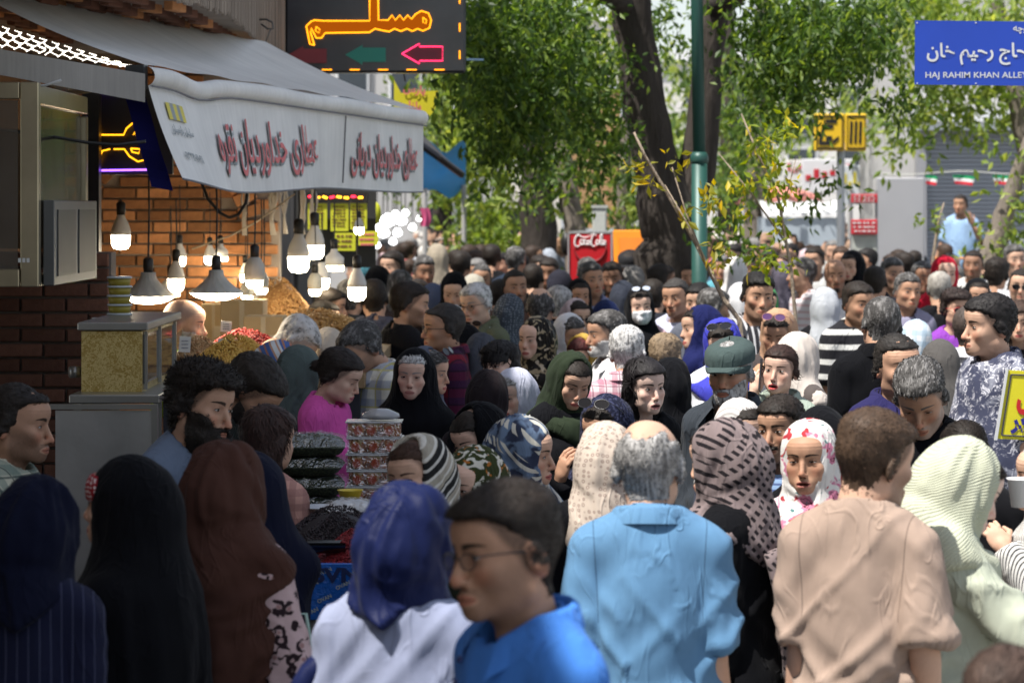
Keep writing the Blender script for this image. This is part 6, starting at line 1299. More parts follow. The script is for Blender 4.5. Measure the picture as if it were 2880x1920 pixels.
st_ = empty('nut_stall', (-1.15, 14.6, 0)); tag(st_, 'long nut stall table under the hanging lamps', 'stall'); m = MB(); m.box((0, 0, 1.42), (.95, 3.2, .06)); m.build('table_top', plain((.30, .20, .10), .7), st_); m = MB(); m.box((0, 0, .7), (.9, 3.1, 1.38)); m.build('skirt', cloth('solid', (.05, .05, .06)), st_)
for px, py, w, h, d, lb in ((520, 968, 32, 44, 13.3, 'white price card stuck in the pale brown nuts'), (638, 970, 52, 34, 13.35, 'white price card stuck in the golden nuts'), (636, 918, 30, 30, 14.2, 'small price card above the red fruit')):
    root = empty('price_card', at(px, py, d)); tag(root, lb, 'price card', 'price cards on the heaps'); m = MB(); m.box((0, 0, 0), (w / FPX * d, .004, h / FPX * d), M=Matrix.Rotation(R_(4), 3, 'Y')); f = m.build('card', plain((.70, .68, .64), .7), root)
    m = MB()
    for k in range(3): m.box((0, -.004, h / FPX * d * (.22 - .22 * k)), (w / FPX * d * .6, .002, .004))
    m.build('pen_mark', plain((.25, .25, .28), .7), f); m = MB(); m.tube([(0, .004, -h / FPX * d * .5), (0, .01, -h / FPX * d * .5 - .06)], .003); m.build('stick', plain((.6, .5, .35), .7), root)
cdm = plain((.50, .36, .19), .85, var=.15)
for px, py, w, h, d, lb in ((680, 930, 120, 170, 16.2, 'tall cardboard carton behind the nut heaps'), (740, 945, 110, 110, 15.6, 'open cardboard carton in front of the tall one'), (600, 920, 70, 130, 16.8, 'cardboard carton behind the vendor')):
    p = at(px, py + h / 2, d); root = empty('carton', p); tag(root, lb, 'carton', 'cartons on the nut stall'); ww, hh_ = w / FPX * d, h / FPX * d; m = MB(); m.box((0, .15, hh_ / 2), (ww, .3, hh_), bev=.004); f = m.build('box', cdm, root); m = MB(); m.box((0, -.002, hh_ / 2), (ww * .12, .004, hh_ * .98)); m.build('tape', plain((.55, .44, .28), .4), f); m = MB(); m.box((ww * .2, -.003, hh_ * .4), (ww * .35, .004, hh_ * .25)); m.build('paper_label', plain((.62, .52, .36), .7), f)
# the near stall: blue cartons, berries, bags, boxes of dried fruit
sg = empty('berry_stall', (-.55, 8.9, 0)); tag(sg, 'low stall with red legs carrying the berry crate', 'stall'); m = MB(); m.box((-.05, .1, .965), (.62, .95, .03)); m.build('table_top', plain((.35, .35, .34), .4, .6), sg)
for x in (-.09, .18):
    for y in (-.33, .5):
        m = MB(); m.box((x, y, .475), (.06, .06, .95)); m.build('leg', plain((.30, .015, .02), .5), sg)
bl_m = T('blue_film'); bv = bl_m.vec('obj'); bn = bl_m.noise(bv, 40, 3, .6, 1.5); blue_f = bl_m.pbr(bl_m.hsv((.012, .13, .55), v=bn * .8 + .55), .22, 0, bl_m.bump(bn, .5, .01))
cr = empty('berry_crate', (-.545, 8.5, .985)); tag(cr, 'blue film wrapped crate heaped with dried berries', 'crate'); 
for nm, c, d_ in (('front_panel', (0, 0, .085), (.40, .014, .17)), ('back_panel', (0, .50, .085), (.40, .014, .17)), ('side_panel', (-.195, .25, .085), (.014, .48, .168)), ('side_panel', (.195, .25, .085), (.014, .48, .168)), ('floor', (0, .25, .008), (.37, .48, .014))):
    m = MB(); m.box(c, d_, bev=.003); q = m.build(nm, blue_f, cr)
    if nm == 'front_panel': fp = q
lettering('big_word', 'SVNA', lambda a, b2, w: Vector((a + .05, -.009 - w, b2 + .135)), plain((.006, .02, .10), .5), fp, wid=.20, hgt=.045, bold=.04, ar=False)
for i in range(4):
    for j in range(4): lettering('film_print', 'AVAN' if (i + j) % 2 else 'OVAN', (lambda i, j: lambda a, b2, w: Vector((-.15 + i * .095 + (j % 2) * .04 + a * .88 - b2 * .45, -.009 - w, .025 + j * .04 + b2 * .88 + a * .42)))(i, j), plain((.45, .52, .45), .5), fp, wid=.046, hgt=.012, bold=.02, ar=False)
heap('dark_berry_heap', 'heap of black dried berries at the back of the blue crate', (-.545, 8.86, 1.14), .21, .20, .13, 3800, .0065, graincol((.010, .006, .008), (.035, .018, .02), .35), plain((.015, .01, .012), .6), seed=6); heap('red_berry_heap', 'heap of red dried barberries at the front of the blue crate', (-.475, 8.66, 1.13), .13, .14, .095, 3800, .0055, graincol((.16, .006, .012), (.36, .02, .025), .35), plain((.16, .008, .012), .6), seed=7)
sc_ = empty('metal_scoop', (-.60, 8.58, 1.165)); tag(sc_, 'steel scoop lying in the red berries', 'scoop'); m = MB(); m.smooth = True; m.tube([(-.12, 0, .02), (-.02, 0, .028)], .008, 8); m.build('handle', stl, sc_); m = MB(); m.smooth = True; m.grid(lambda u, v: (-.02 + .12 * u, .034 * math.cos(math.pi * v), .045 - .036 * math.sin(math.pi * v)), 8, 10); m.build('bowl', plain((.10, .10, .10), .2, .9), sc_)
def film():
    t = T('clear_film'); n = t.noise(t.vec('obj'), 26, 2, .5, 1.2); g = t.t.nodes.new('ShaderNodeBsdfGlossy'); g.inputs[1].default_value = .07; tr = t.t.nodes.new('ShaderNodeBsdfTransparent'); mx = t.t.nodes.new('ShaderNodeMixShader'); b2 = t.bump(n, 1.0, .03); t.t.links.new(b2, g.inputs['Normal']); mx.inputs[0].default_value = .20; t.t.links.new(tr.outputs[0], mx.inputs[1]); t.t.links.new(g.outputs[0], mx.inputs[2]); t.t.links.new(mx.outputs[0], t.o.inputs[0]); return t.m
flm = film()
def herb_bag(c, sx, sy, h, col, label, seed, rz=0, name='herb_bag', cat='bag', group='bags on the near stall'):
    root = empty(name, c, rz); tag(root, label, cat, group)
    def pil(k): 
        def f(u, v):
            a, b2 = u * 2 - 1, v * 2 - 1; e = max(0, (1 - abs(a) ** 3) * (1 - abs(b2) ** 3)); nz = .15 * math.sin(a * 9 + seed) * math.cos(b2 * 7 + seed * 2) + .1 * math.sin(a * 17 + b2 * 13); return (a * sx * (1 if k else 1.16), b2 * sy * (1 if k else 1.12), h / 2 + (h / 2) * e ** .5 * (1 + nz * e) * 1)
        return f
    m = MB(); m.smooth = True; m.grid(pil(1), 20, 14); m.grid(lambda u, v: (lambda p: (p[0], p[1], h - p[2]))(pil(1)(u, v)), 20, 14); m.build('contents', col, root)
    m = MB(); m.smooth = True; m.grid(lambda u, v: (lambda p: (p[0] * 1.0, p[1], p[2] + .006))(pil(0)(u, v)), 24, 16); m.build('film', flm, root)
hb = T('dried_herb'); hn = hb.noise(hb.vec('obj'), 140, 3); herb = hb.pbr(hb.mix((.012, .018, .010), (.055, .07, .035), hn.ss(.4, .7)), .7, 0, hb.bump(hn, .8, .006)); gv = hb.noise(hb.vec('obj'), 10, 1)
ht = T('dried_lime_herb'); hn2 = ht.noise(ht.vec('obj'), 90, 3); herb2 = ht.pbr(ht.mix((.12, .13, .02), (.35, .34, .09), hn2.ss(.35, .7)), .7, 0, ht.bump(hn2, .8, .006))
bt_ = empty('bag_riser', (-.61, 9.65, 0)); tag(bt_, 'low table under the stacked herb bags', 'table'); m = MB(); m.box((.08, .05, 1.155), (.55, .5, .03)); m.build('top', plain((.4, .4, .4), .4, .5), bt_)
for x in (-.15, .3):
    m = MB(); m.box((x, .05, .57), (.04, .4, 1.13)); m.build('leg', stl_d, bt_)
for k, lb in enumerate(('lowest bag of dark dried herbs in the stack', 'second lowest bag of dark dried herbs in the stack', 'second bag from the top of the dried herb stack', 'topmost shiny bag of dark dried herbs in the stack')): herb_bag((-.68 + .01 * (k % 2), 9.6 + .01 * k, 1.175 + k * .066), .105, .12, .075, herb, lb, k, R_(6 * (k % 2) - 3))
herb_bag((-.79, 9.25, 1.22), .06, .05, .10, herb2, 'bag of yellow green dried leaves held over the stall', 9, R_(20))
tub(985, 1405, 9.3, .03, .04, .03, plain((.65, .5, .05), .4), 'small yellow tub in front of the dried fruit boxes', 'spice_tub', 'tub', None)
herb_bag((-.50, 9.3, 1.20), .055, .06, .055, plain((.60, .46, .05), .5), 'clear bag of yellow saffron sugar beside the herb bags', 12); herb_bag((-.40, 9.35, 1.20), .05, .06, .05, plain((.65, .25, .04), .5), 'clear bag of orange candy beside the yellow one', 13)
herb_bag((-.52, 9.15, 1.215), .075, .06, .06, plain((.62, .62, .62), .4), 'puffed white plastic bag before the dried fruit boxes', 14)
def fruit_box_m():
    t = T('dried_fruit'); v = t.vec('obj'); vo_ = t.voro(v, 22); e = X(t.t, vo_.outputs['Distance']); c = t.mix((.10, .02, .015), (.55, .16, .03), e.ss(.2, .5)); n = t.noise(v, 30, 3, .6, .8); c = t.mix(c, (.60, .45, .18), n.ss(.56, .62)); c = t.mix(c, (.14, .03, .02), (n - .45).abs().ss(.03, .01)); return t.pbr(c, .4, 0, t.bump(e, .6, .01))
dfm = fruit_box_m(); rind = plain((.55, .20, .03), .5); pulp = plain((.42, .06, .02), .4)
for k in range(5):
    root = empty('dried_fruit_box', (-.476 + .004 * (k % 2), 9.85, 1.20 + k * .056)); tag(root, ['lowest', 'second lowest', 'middle', 'second highest', 'highest'][k] + ' clear box of dried fruit slices in the stack', 'box', 'stack of dried fruit boxes'); m = MB(); m.box((0, 0, .026), (.180, .12, .046)); m.build('fruit', dfm, root)
    for q in range(3):
        x = -.06 + q * .06 + random.uniform(-.01, .01); m = MB(); m.smooth = True; m.lathe([(.001, -.003), (.0195, -.003), (.0195, .003), (.001, .003)], n=18); sl_ = m.build('fruit_slice', rind, root, loc=(x, -.0625, .024), rot=(R_(90), 0, 0)); m = MB(); m.lathe([(.001, 0), (.0155, 0), (.0155, .0012), (.001, .0012)], n=8); m.build('pulp', pulp, sl_, loc=(0, 0, .0035))
    m = MB(); m.box((0, 0, .053), (.196, .136, .005), bev=.002); m.box((0, 0, .003), (.186, .126, .005)); m.build('lid', plain((.55, .55, .56), .12), root); m = MB(); m.box((0, -.0675, .028), (.190, .001, .048)); m.build('clear_wall', flm, root)
ld = empty('round_container', (-.455, 9.85, 1.485)); tag(ld, 'round clear plastic container on top of the dried fruit boxes', 'container'); m = MB(); m.smooth = True; m.lathe([(.05, 0), (.068, .006), (.064, .018), (.03, .034), (.002, .036)], n=28); m.build('dome', plain((.30, .30, .31), .12), ld)
# shallow packs and a steel bowl on the near table
for k, (x, y, sx, c, lb) in enumerate(((-.86, 9.0, .07, (.75, .36, .03), 'flat orange pack at the left of the near stall'), (-.70, 9.05, .07, (.28, .30, .10), 'flat green leaf pack beside the orange one'), (-.60, 9.08, .055, (.58, .46, .34), 'flat round beige pack on the near stall'), (-.72, 8.9, .08, (.16, .22, .14), 'flat dark leaf pack behind the berries'))): herb_bag((x, y, 1.13), sx, .06, .022, plain(c, .5, var=.4, sc=60), lb, 20 + k)
wb = tub(905, 1455, 9.2, .06, .085, .035, plain((.45, .45, .45), .25, .9), 'shallow steel bowl under the herb bags', 'steel_bowl', 'bowl')
bk = empty('blue_white_basket', (-.775, 8.75, 1.0)); tag(bk, 'white plastic basket with a blue rim at the left of the berries', 'basket'); m = MB(); m.smooth = True; m.lathe([(.052, 0), (.066, .13)], n=24); m.build('tub', plain((.55, .58, .64), .5), bk); m = MB(); m.smooth = True; m.lathe([(.066, .130), (.073, .134), (.073, .150), (.064, .152)], n=24); m.build('rim', plain((.03, .06, .45), .4), bk)
for k in range(8):
    m = MB(); a = k * math.pi / 4; m.box((.0605 * math.cos(a), .0605 * math.sin(a), .065), (.004, .012, .09), a); m.build('rib', plain((.45, .50, .60), .5), bk)
# yellow placard at the right edge
yp = empty('yellow_placard', (at(2920, 0, 8.75).x, 8.75, 0)); tag(yp, 'yellow placard with red and blue writing at the right edge', 'placard'); o = Vector(yp.location); q = lambda u, v, w: at(u, v, 8.75) - o + Vector((0, -w, 0))
m = MB(); m.prism([(2800, 1232), (2832, 1040), (3080, 1052), (3060, 1245)], q, .012); f = m.build('board', plain((.66, .60, .015), .5, var=.08), yp); m = MB(); m.prism([(2795, 1236), (2829, 1035), (2834, 1035), (2802, 1236)], lambda u, v, w: q(u, v, w + .002), .016); m.build('edge', plain((.6, .62, .64), .4), yp)
m = MB()
for a, b2 in (((2815, 1222), (2842, 1052)), ((2842, 1052), (3070, 1062)), ((2815, 1222), (3050, 1234))): m.tube([q(*a, .014), q(*b2, .014)], .0018, 5)
m.build('border_line', plain((.02, .02, .08), .5), f)
lettering('red_word', 'برنجی', lambda a, b2, w: q(2925, 1125, .014 + w) + Vector((a, 0, b2)), plain((.50, .01, .015), .5), f, wid=.15, hgt=.09, bold=.05); lettering('blue_word', 'زیر', lambda a, b2, w: q(2870, 1192, .014 + w) + Vector((a, 0, b2)), plain((.015, .015, .22), .5), f, wid=.068, hgt=.058, bold=.05); lettering('blue_word', 'قیمت', lambda a, b2, w: q(2980, 1192, .014 + w) + Vector((a, 0, b2)), plain((.015, .015, .22), .5), f, wid=.10, hgt=.058, bold=.05)
m = MB(); m.tube([q(2930, 1240, -.01), (q(2930, 1240, -.01).x, .01, 0)], .012, 8); m.build('stake', plain((.4, .3, .2), .7), yp)
# far left street: awning bar, tarpaulin, parked light poles
ta = empty('blue_tarpaulin', A_(1240, 450, 33)); tag(ta, 'bright blue tarpaulin stretched over a far stall on the left', 'tarpaulin'); o = Vector(ta.location); m = MB(); m.smooth = True; m.grid(lambda u, v: at(1190 + 120 * u, 395 + 130 * v + 25 * math.sin(u * 3), 33 + 1.2 * u) - o + Vector((0, .1 * math.sin(v * 6), .04 * math.sin(u * 9 + v * 5))), 14, 10); m.build('sheet', cloth('solid', (.05, .28, .62), rough=.5), ta); m = MB(); m.tube([at(1195, 530, 33) - o, (at(1195, 0, 33).x - o.x, 0, -o.z)], .03); m.tube([at(1305, 520, 34) - o, (at(1305, 0, 34).x - o.x, 1, -o.z)], .03); m.build('prop', pale2, ta)
da = empty('dark_awning_arm', A_(1190, 410, 27)); tag(da, 'dark folded awning edge sloping down past the blue tarpaulin', 'awning'); o = Vector(da.location); m = MB(); m.tube([at(1180, 405, 27) - o, at(1230, 440, 27) - o, at(1300, 492, 27.3) - o], .035, 8); m.build('arm', blackp, da); m = MB(); m.grid(lambda u, v: at(1130 + 170 * u, 360 + 130 * u - 40 * v * (1 - u), 27 + 2 * v) - o, 8, 3); m.build('cloth', cloth('solid', (.05, .05, .055)), da)
for px, d, w, lb in ((1281, 44, .05, 'slim grey pole beside the blue tarpaulin'), (1345, 50, .05, 'grey pole further down the left side')):
    root = empty('utility_pole', (at(px, 0, d).x, d, 0)); tag(root, lb, 'pole', 'poles down the street'); m = MB(); m.smooth = True; m.tube([(0, 0, 0), (0, 0, 4.0)], w, 10); m.build('shaft', plain((.24, .26, .26), .6), root); m = MB(); m.tube([(-.3, 0, 3.8), (.3, 0, 3.8)], .02); m.build('cross_arm', plain((.3, .3, .3), .5), root)
pk = empty('pink_cloth', A_(1193, 585, 31)); tag(pk, 'pink garment hanging on the far left stalls', 'garment'); m = MB(); m.smooth = True; m.grid(lambda u, v: (-.05 + .1 * u + .02 * math.sin(v * 3), .02 * math.sin(u * 9), -.20 * v), 8, 6); m.build('cloth', cloth('solid', (.55, .10, .22)), pk)
sr = empty('far_shop_row', (-3.2, 32, 0)); tag(sr, 'row of dim shop fronts running along the far left side', 'building', 'buildings along the street'); m = MB(); m.box((-1.5, 4, 2.8), (3, 28, 5.6)); m.build('wall', plain((.20, .17, .15), .9, var=.4, sc=1.2), sr)
for k in range(7):
    m = MB(); m.box((.02, -8 + k * 3.8, 1.5), (.08, 2.6, 2.4)); q2 = m.build('shop_opening', plain((.05, .045, .04), .7), sr); m = MB(); m.box((.06, -8 + k * 3.8, 3.0), (.14, 2.8, .45)); m.build('shop_board', plain([(.5, .1, .1), (.1, .25, .5), (.55, .5, .1), (.4, .4, .4), (.1, .35, .2), (.5, .3, .1), (.3, .3, .35)][k], .6), sr)

# the street front goes on to the left of the lens (outside the picture), and keeps the stall side in shade
nb_ = empty('near_building', (-4.3, 1, 0)); tag(nb_, 'shop building running on past the left edge of the view', 'building', 'buildings along the street'); m = MB(); m.box((0, -2.85, 3.9), (3.9, 11.3, 7.8)); m.build('wall', plain((.30, .24, .19), .9, var=.3, sc=2), nb_); m = MB(); m.box((0, 3.45, 3.05), (3.9, 1.3, 6.1)); m.build('sun_gap_bay', plain((.33, .27, .22), .9, var=.3, sc=2), nb_); m = MB(); m.box((0, 6.3, 3.9), (3.9, 4.4, 7.8)); m.build('wing', plain((.30, .24, .19), .9, var=.3, sc=2), nb_)  # unseen middle bay lowered only to let a patch of sun through
for k in range(4):
    m = MB(); m.box((1.97, -6 + k * 4, 4.6), (.08, 1.3, 1.6)); m.build('window', glass_far, nb_)

# ------------------------------------------------------------------ the crowd, from the lens outwards
K = lambda *c, **k: cloth('solid', c, **k)
BLK = K(.0035, .0038, .0055); BLK2 = K(.008, .008, .010); NAVY = K(.004, .0055, .018); WHT = K(.70, .70, .72); CREAM = K(.55, .50, .42)
GREY = dict(hc=(.20, .195, .19), grey=.62); SILV = dict(hc=(.22, .215, .21), grey=.75, gc=(.60, .59, .58)); SALT = dict(hc=(.055, .052, .05), grey=.45, gc=(.30, .29, .285))
def S(mat, **k): return dict(mat=mat, **k)
P = person
# --- bottom row
P(1160, 1100, 5.1, -62, 'm', 'blurred man in a bright blue polo and glasses passing close to the lens', var=1, skin='tan', hair='fade', top=K(.06, .21, .62), collar='polo', acc=('glasses',), stub=.55, turn=4, nod=3, group='people in the foreground', neck=.016)
P(1490, 964, 7.1, 178, 'm', 'balding grey haired man in a light blue polo seen from behind', var=2, skin='light', hair='fringe', **{**GREY, 'grey': .66}, top=cloth('tee', (.115, .245, .41), sc=.90), collar='polo', belly=1.14, turn=-8, stub=.5, bcol=(.35, .33, .31), w=.132, L=((.196, .05, 1.11), (.215, -.02, .86)), amp=.014, hg=.010, group='people in the foreground')
P(2012, 936, 7.0, 158, 'm', 'young man in a dusty pink tee turning right, seen from behind', var=3, skin='light', hair='fade', hc=(.060, .036, .022), top=cloth('tee', (.36, .268, .215), sc=.86), turn=-32, nod=6, stub=.75, bcol=(.05, .035, .028), R=((.212, .06, 1.12), (.150, -.10, .93)), L=((.176, .04, 1.10), (.185, -.02, .86)), off=.014, w=.122, amp=.015, hg=.010, group='people in the foreground')
P(2226, 1021, 7.3, 96, 'f', 'woman in a pale green headscarf and coat looking down to the right', var=5, skin='pale', top=K(.42, .45, .36), coat=True, sl='mid', scarf=S(cloth('crinkle', (.50, .52, .40)), pull=1.2, loose=1, throw=1, amp=.010), hair='back', hc=(.03, .02, .015), L='reach', R='reach', nod=26, eye=.45, amp=.020, group='people in the foreground')
P(950, 1113, 6.0, 168, 'f', 'woman in a glossy navy headscarf and pale lavender coat seen from behind', var=2, top=K(.27, .30, .42), coat=True, scarf=S(cloth('solid', (.008, .013, .058), rough=.45), bun=1.3, loose=.6, drop=.18, amp=.012, tail=[([(.10, .0, 1.40), (.215, .05, 1.28), (.25, .06, 1.05), (.255, .07, .75)], .035, .05)]), turn=-25, hair='none', amp=.020, group='people in the foreground')
P(95, 1097, 6.5, 172, 'f', 'woman in a black headscarf and navy pinstripe coat at bottom left', var=1, top=cloth('pin', (.010, .012, .032), (.05, .055, .10)), coat=True, scarf=S(NAVY, bun=1.2, loose=.8, drop=.23, amp=.011), turn=-12, hair='none', group='people in the foreground')
P(285, 1047, 6.85, -112, 'f', 'woman in a long black chador with a red flowered band showing at her brow', var=3, chador=BLK, acc=('band',), wd=.92, group='people in the foreground', seed=2)
P(528, 1019, 7.2, 165, 'f', 'woman in a brown shawl over a pink leopard print coat', var=4, top=cloth('leopard', (.50, .36, .36), (.025, .015, .018), (.20, .08, .07)), coat=True, scarf=S(K(.060, .026, .019), bun=1.3, loose=1, drop=.70, cape=1, amp=.013), R='chest', L='chest', turn=-22, hair='none', group='people in the foreground')
P(580, 1037, 7.75, 175, 'f', 'woman in a dark navy veil close behind the brown shawl', var=2, chador=NAVY, wd=.70, group='people in the foreground')
P(2318, 1478, 4.6, 150, 'f', 'blurred brown haired head at the bottom right corner', var=1, top=K(.05, .05, .06), hair='back', hc=(.07, .045, .035), group='people in the foreground')
P(42, 882, 8.6, 80, 'm', 'balding vendor in a cream and green checked shirt at the left edge', var=4, skin='tan', hair='receding', top=cloth('plaid', (.52, .50, .38), (.10, .16, .14), (.03, .05, .05), sc=.8), collar='polo', stub=.8, nod=4, belly=1.15, sl='long', group='vendors at the stalls')
P(468, 824, 8.9, 66, 'm', 'curly haired man with a full black beard in a slate blue tee', var=5, skin='olive', hair='puff', beard='full', stub=.9, top=K(.13, .165, .23), turn=-8, nod=-6, lean=13, w=.140, R=((.235, -.02, 1.12), (.20, -.20, .98)), L='reach', group='vendors at the stalls')
P(590, 828, 9.7, 78, 'm', 'black haired man bending over the stall with his eyes down', var=6, skin='tan', hair='short', stub=.95, beard='short', bcol=(.02, .016, .014), top=K(.015, .018, .016), nod=34, lean=8, eye=.4, L='reach', group='vendors at the stalls')
P(618, 930, 9.2, 160, 'f', 'woman with long brown hair and a salmon checked top behind the bearded man', var=6, hair='long', hc=(.035, .016, .012), top=cloth('check', (.55, .30, .24), (.30, .15, .13)), turn=-20)
bl = PEOPLE[0]; sh_o = next(c for c in bl.children if c.name.startswith('shirt')); btn = plain((.02, .03, .12), .4)
for z in (1.415, 1.375, 1.335):
    m = MB(); m.smooth = True; m.lathe([(.001, -.002), (.0065, -.002), (.0065, .002), (.001, .002)], n=12); m.build('button', btn, sh_o, loc=(0, -.118 - (1.415 - z) * .22, z), rot=(R_(78), 0, 0))
m = MB(); m.smooth = True; m.tube([(.075 + .020 * math.cos(a), -.108 - .004 * math.cos(a), 1.335 + .026 * math.sin(a)) for a in [k * math.pi / 8 for k in range(17)]], .0035, 6); m.tube([(.060, -.112, 1.303), (.075, -.112, 1.296), (.092, -.110, 1.303)], .0035, 6); m.tube([(.072, -.111, 1.312), (.078, -.112, 1.290)], .003, 6); m.build('embroidered_emblem', plain((.55, .47, .33), .7), sh_o)
# --- second row
P(955, 1003, 7.9, -48, 'f', 'woman with brown swept hair and a black and white zebra shawl', var=3, skin='light', hair='back', hc=(.055, .028, .018), top=K(.018, .022, .014), coat=True, scarf=S(cloth('band', (.36, .33, .27), (.02, .02, .02), (.70, .68, .62), sc=1.0), pull=2.0, loose=.6, bun=.9), lip=(.45, .13, .12), seed=3)
P(1082, 1026, 8.1, -32, 'f', 'woman in an olive, white and orange patterned headscarf', var=4, skin='fair', hair='none', top=cloth('damask', (.55, .55, .50), (.015, .015, .013), sc=2.5), coat=True, scarf=S(cloth('damask', (.040, .050, .018), (.62, .60, .52), (.42, .15, .03)), ow=.057), lip=(.45, .16, .14))
P(1205, 958, 8.8, 72, 'f', 'woman in a blue grey tartan shawl looking right', var=7, skin='light', hair='none', top=NAVY, coat=True, scarf=S(cloth('shawl', (.14, .20, .30), (.035, .045, .08), (.62, .60, .52)), loose=1, throw=1, amp=.010, drop=.38), nod=4)
P(1395, 970, 8.35, 176, 'f', 'woman in a beige scarf with a fine brown print seen from behind', var=1, top=BLK, coat=True, hair='none', scarf=S(cloth('dots', (.52, .44, .37), (.33, .26, .22), sc=.8), bun=.8), turn=-10)
P(1388, 911, 9.5, -38, 'f', 'woman in a navy print scarf with sunglasses, hand raised to her face', var=2, skin='tan', hair='back', top=BLK, coat=True, scarf=S(cloth('damask', (.010, .012, .030), (.04, .045, .09), sc=.5), pull=1, loose=.5), nod=10, acc=('headglasses',), R='up', hands=('curl', 'relax'))
P(1655, 966, 8.0, -118, 'f', 'woman in a mauve and black houndstooth shawl turned away to the left', var=6, skin='light', hair='back', top=BLK, coat=True, scarf=S(cloth('hound', (.21, .165, .165), (.018, .015, .018)), loose=1, throw=1, bun=1.4, amp=.010, pull=.7, tail=[([(.02, .16, 1.36), (-.02, .20, 1.2), (-.04, .20, .95)], .10, .03)]), nod=6, L='down')
P(1858, 966, 8.4, -18, 'f', 'woman in a white floral headscarf frowning in the sun', var=8, skin='tan', hair='none', top=cloth('floral', (.66, .64, .62), (.50, .16, .28), (.40, .04, .05), sc=1.5), coat=True, scarf=S(cloth('floral', (.70, .68, .65), (.55, .20, .30), (.40, .04, .05), sc=1.2), ow=.062, drop=.42), eye=.45, lip=(.36, .12, .10), turn=-2, mouth=.002)
P(1885, 934, 9.0, 170, 'f', 'woman in a plain black veil right behind the floral headscarf', var=1, chador=BLK, wd=.95)
P(1792, 905, 9.7, -24, 'm', 'dark haired moustached man in a blue striped shirt', var=7, skin='tan', hair='short', stub=.75, beard='stache', top=cloth('fineh', (.22, .33, .50), (.08, .12, .25)), collar='polo', nod=3)
P(1706, 918, 10.1, 34, 'f', 'woman in thin round glasses and a white striped headscarf', var=9, skin='light', hair='back', top=K(.05, .06, .09), coat=True, scarf=S(cloth('vstripe', (.62, .60, .58), (.40, .38, .37), sc=.35), pull=.8, ow=.060), acc=('glasses',), frame=(.35, .28, .15), nod=8, eye=.6)
P(2112, 826, 9.5, -12, 'm', 'grey haired unshaven man in a black zip jacket looking down', var=8, skin='tan', hair='swept', **SALT, top=BLK, coat=True, collar='band', stub=.75, bcol=(.28, .27, .26), nod=30, eye=.35)
P(2062, 768, 10.9, 22, 'm', 'man in a purple navy polo with white piping behind the grey haired man', var=9, skin='olive', hair='receding', hc=(.02, .017, .015), top=K(.020, .018, .075), collar='polo', stub=.5, nod=2)
P(2138, 1062, 8.6, 185, 'f', 'woman in a black veil beside the dusty pink tee', var=3, chador=BLK, wd=.95)
P(2212, 974, 8.9, 178, 'f', 'dark haired woman with a centre parting bowing her head', var=4, hair='bun', top=BLK2, nod=30, turn=10)
P(2402, 1005, 8.2, -85, 'f', 'person in a black and white striped blouse beside a paper cup, right edge', var=5, hair='none', top=cloth('vstripe', (.62, .61, .58), (.04, .04, .045), sc=.22), coat=True, scarf=S(cloth('vstripe', (.62, .61, .58), (.04, .04, .045), sc=.22), bun=.8), R='chest', L=((.20, -.02, 1.14), (.06, -.16, 1.37)), hands=('grip', 'grip'), palm=(None, (-1, 0, .1)))
P(1090, 934, 9.6, -52, 'f', 'black haired woman in a loose black scarf with her eyes lowered', var=7, skin='fair', hair='back', top=BLK, coat=True, scarf=S(BLK, pull=2.2, loose=1, bun=1.2), nod=22, eye=.5)
# --- third row
P(950, 800, 12.4, -14, 'f', 'white haired woman wrapped in a black chador facing the lens', var=3, skin='fair', chador=BLK, showhair=True, hair='back', **SILV, ow=.066, nod=5, eye=.6, lip=(.42, .16, .14))
P(988, 798, 13.2, 68, 'f', 'woman with sunglasses pushed up on grey hair, in profile', var=5, skin='light', hair='back', **SALT, top=BLK, coat=True, scarf=S(K(.10, .11, .15), pull=2.2, loose=.5), acc=('headglasses',), nod=8)
P(692, 796, 12.3, 170, 'f', 'woman in a grey green scarf and pale sage coat with a black strap', var=1, top=K(.42, .43, .34), coat=True, hair='none', scarf=S(K(.085, .11, .105), loose=.6, bun=1.1, amp=.009), turn=-14)
P(650, 790, 13.0, 70, 'f', 'woman in a blue, white and orange scarf bending over the nuts', var=2, skin='tan', top=K(.30, .14, .12), coat=True, hair='none', scarf=S(cloth('band', (.08, .14, .34), (.62, .62, .62), (.50, .20, .06), sc=1.2)), nod=28)
P(690, 742, 14.2, 100, 'm', 'white haired man bending over the nut stall', var=4, skin='light', hair='short', **SILV, top=K(.42, .38, .33), nod=40, lean=14)
P(756, 752, 14.4, 165, 'f', 'woman in a plain beige headscarf behind the pink tee', var=6, top=K(.45, .40, .33), coat=True, hair='none', scarf=S(K(.50, .43, .35)))
P(784, 800, 12.0, 68, 'f', 'woman in a hot pink tee with her dark hair tied back', var=8, skin='fair', hair='bun', hc=(.020, .014, .012), top=K(.62, .09, .36), nod=22, eye=.4, lip=(.50, .14, .18))
P(824, 742, 13.2, -58, 'm', 'greying man in a white and yellow checked shirt looking down', var=9, skin='olive', hair='short', **SALT, top=cloth('plaid', (.70, .68, .60), (.20, .24, .36), (.48, .42, .10), sc=1.0), collar='polo', nod=32, stub=.5)
P(942, 645, 16.0, 120, 'm', 'dark haired bearded man in a black printed tee turned right', var=5, skin='olive', hair='short', stub=.9, top=BLK2, turn=-30)
P(858, 640, 18.2, 178, 'm', 'man in a faded slate tee with a printed back', var=4, hair='short', top=K(.055, .058, .085), turn=10)
P(1018, 697, 14.6, -82, 'm', 'balding man in glasses and a red and navy checked shirt in profile', var=6, skin='tan', hair='receding', hc=(.030, .026, .024), shave=.3, top=cloth('plaid', (.16, .012, .025), (.012, .014, .05), (.01, .01, .02)), collar='polo', acc=('glasses',), sl='long')
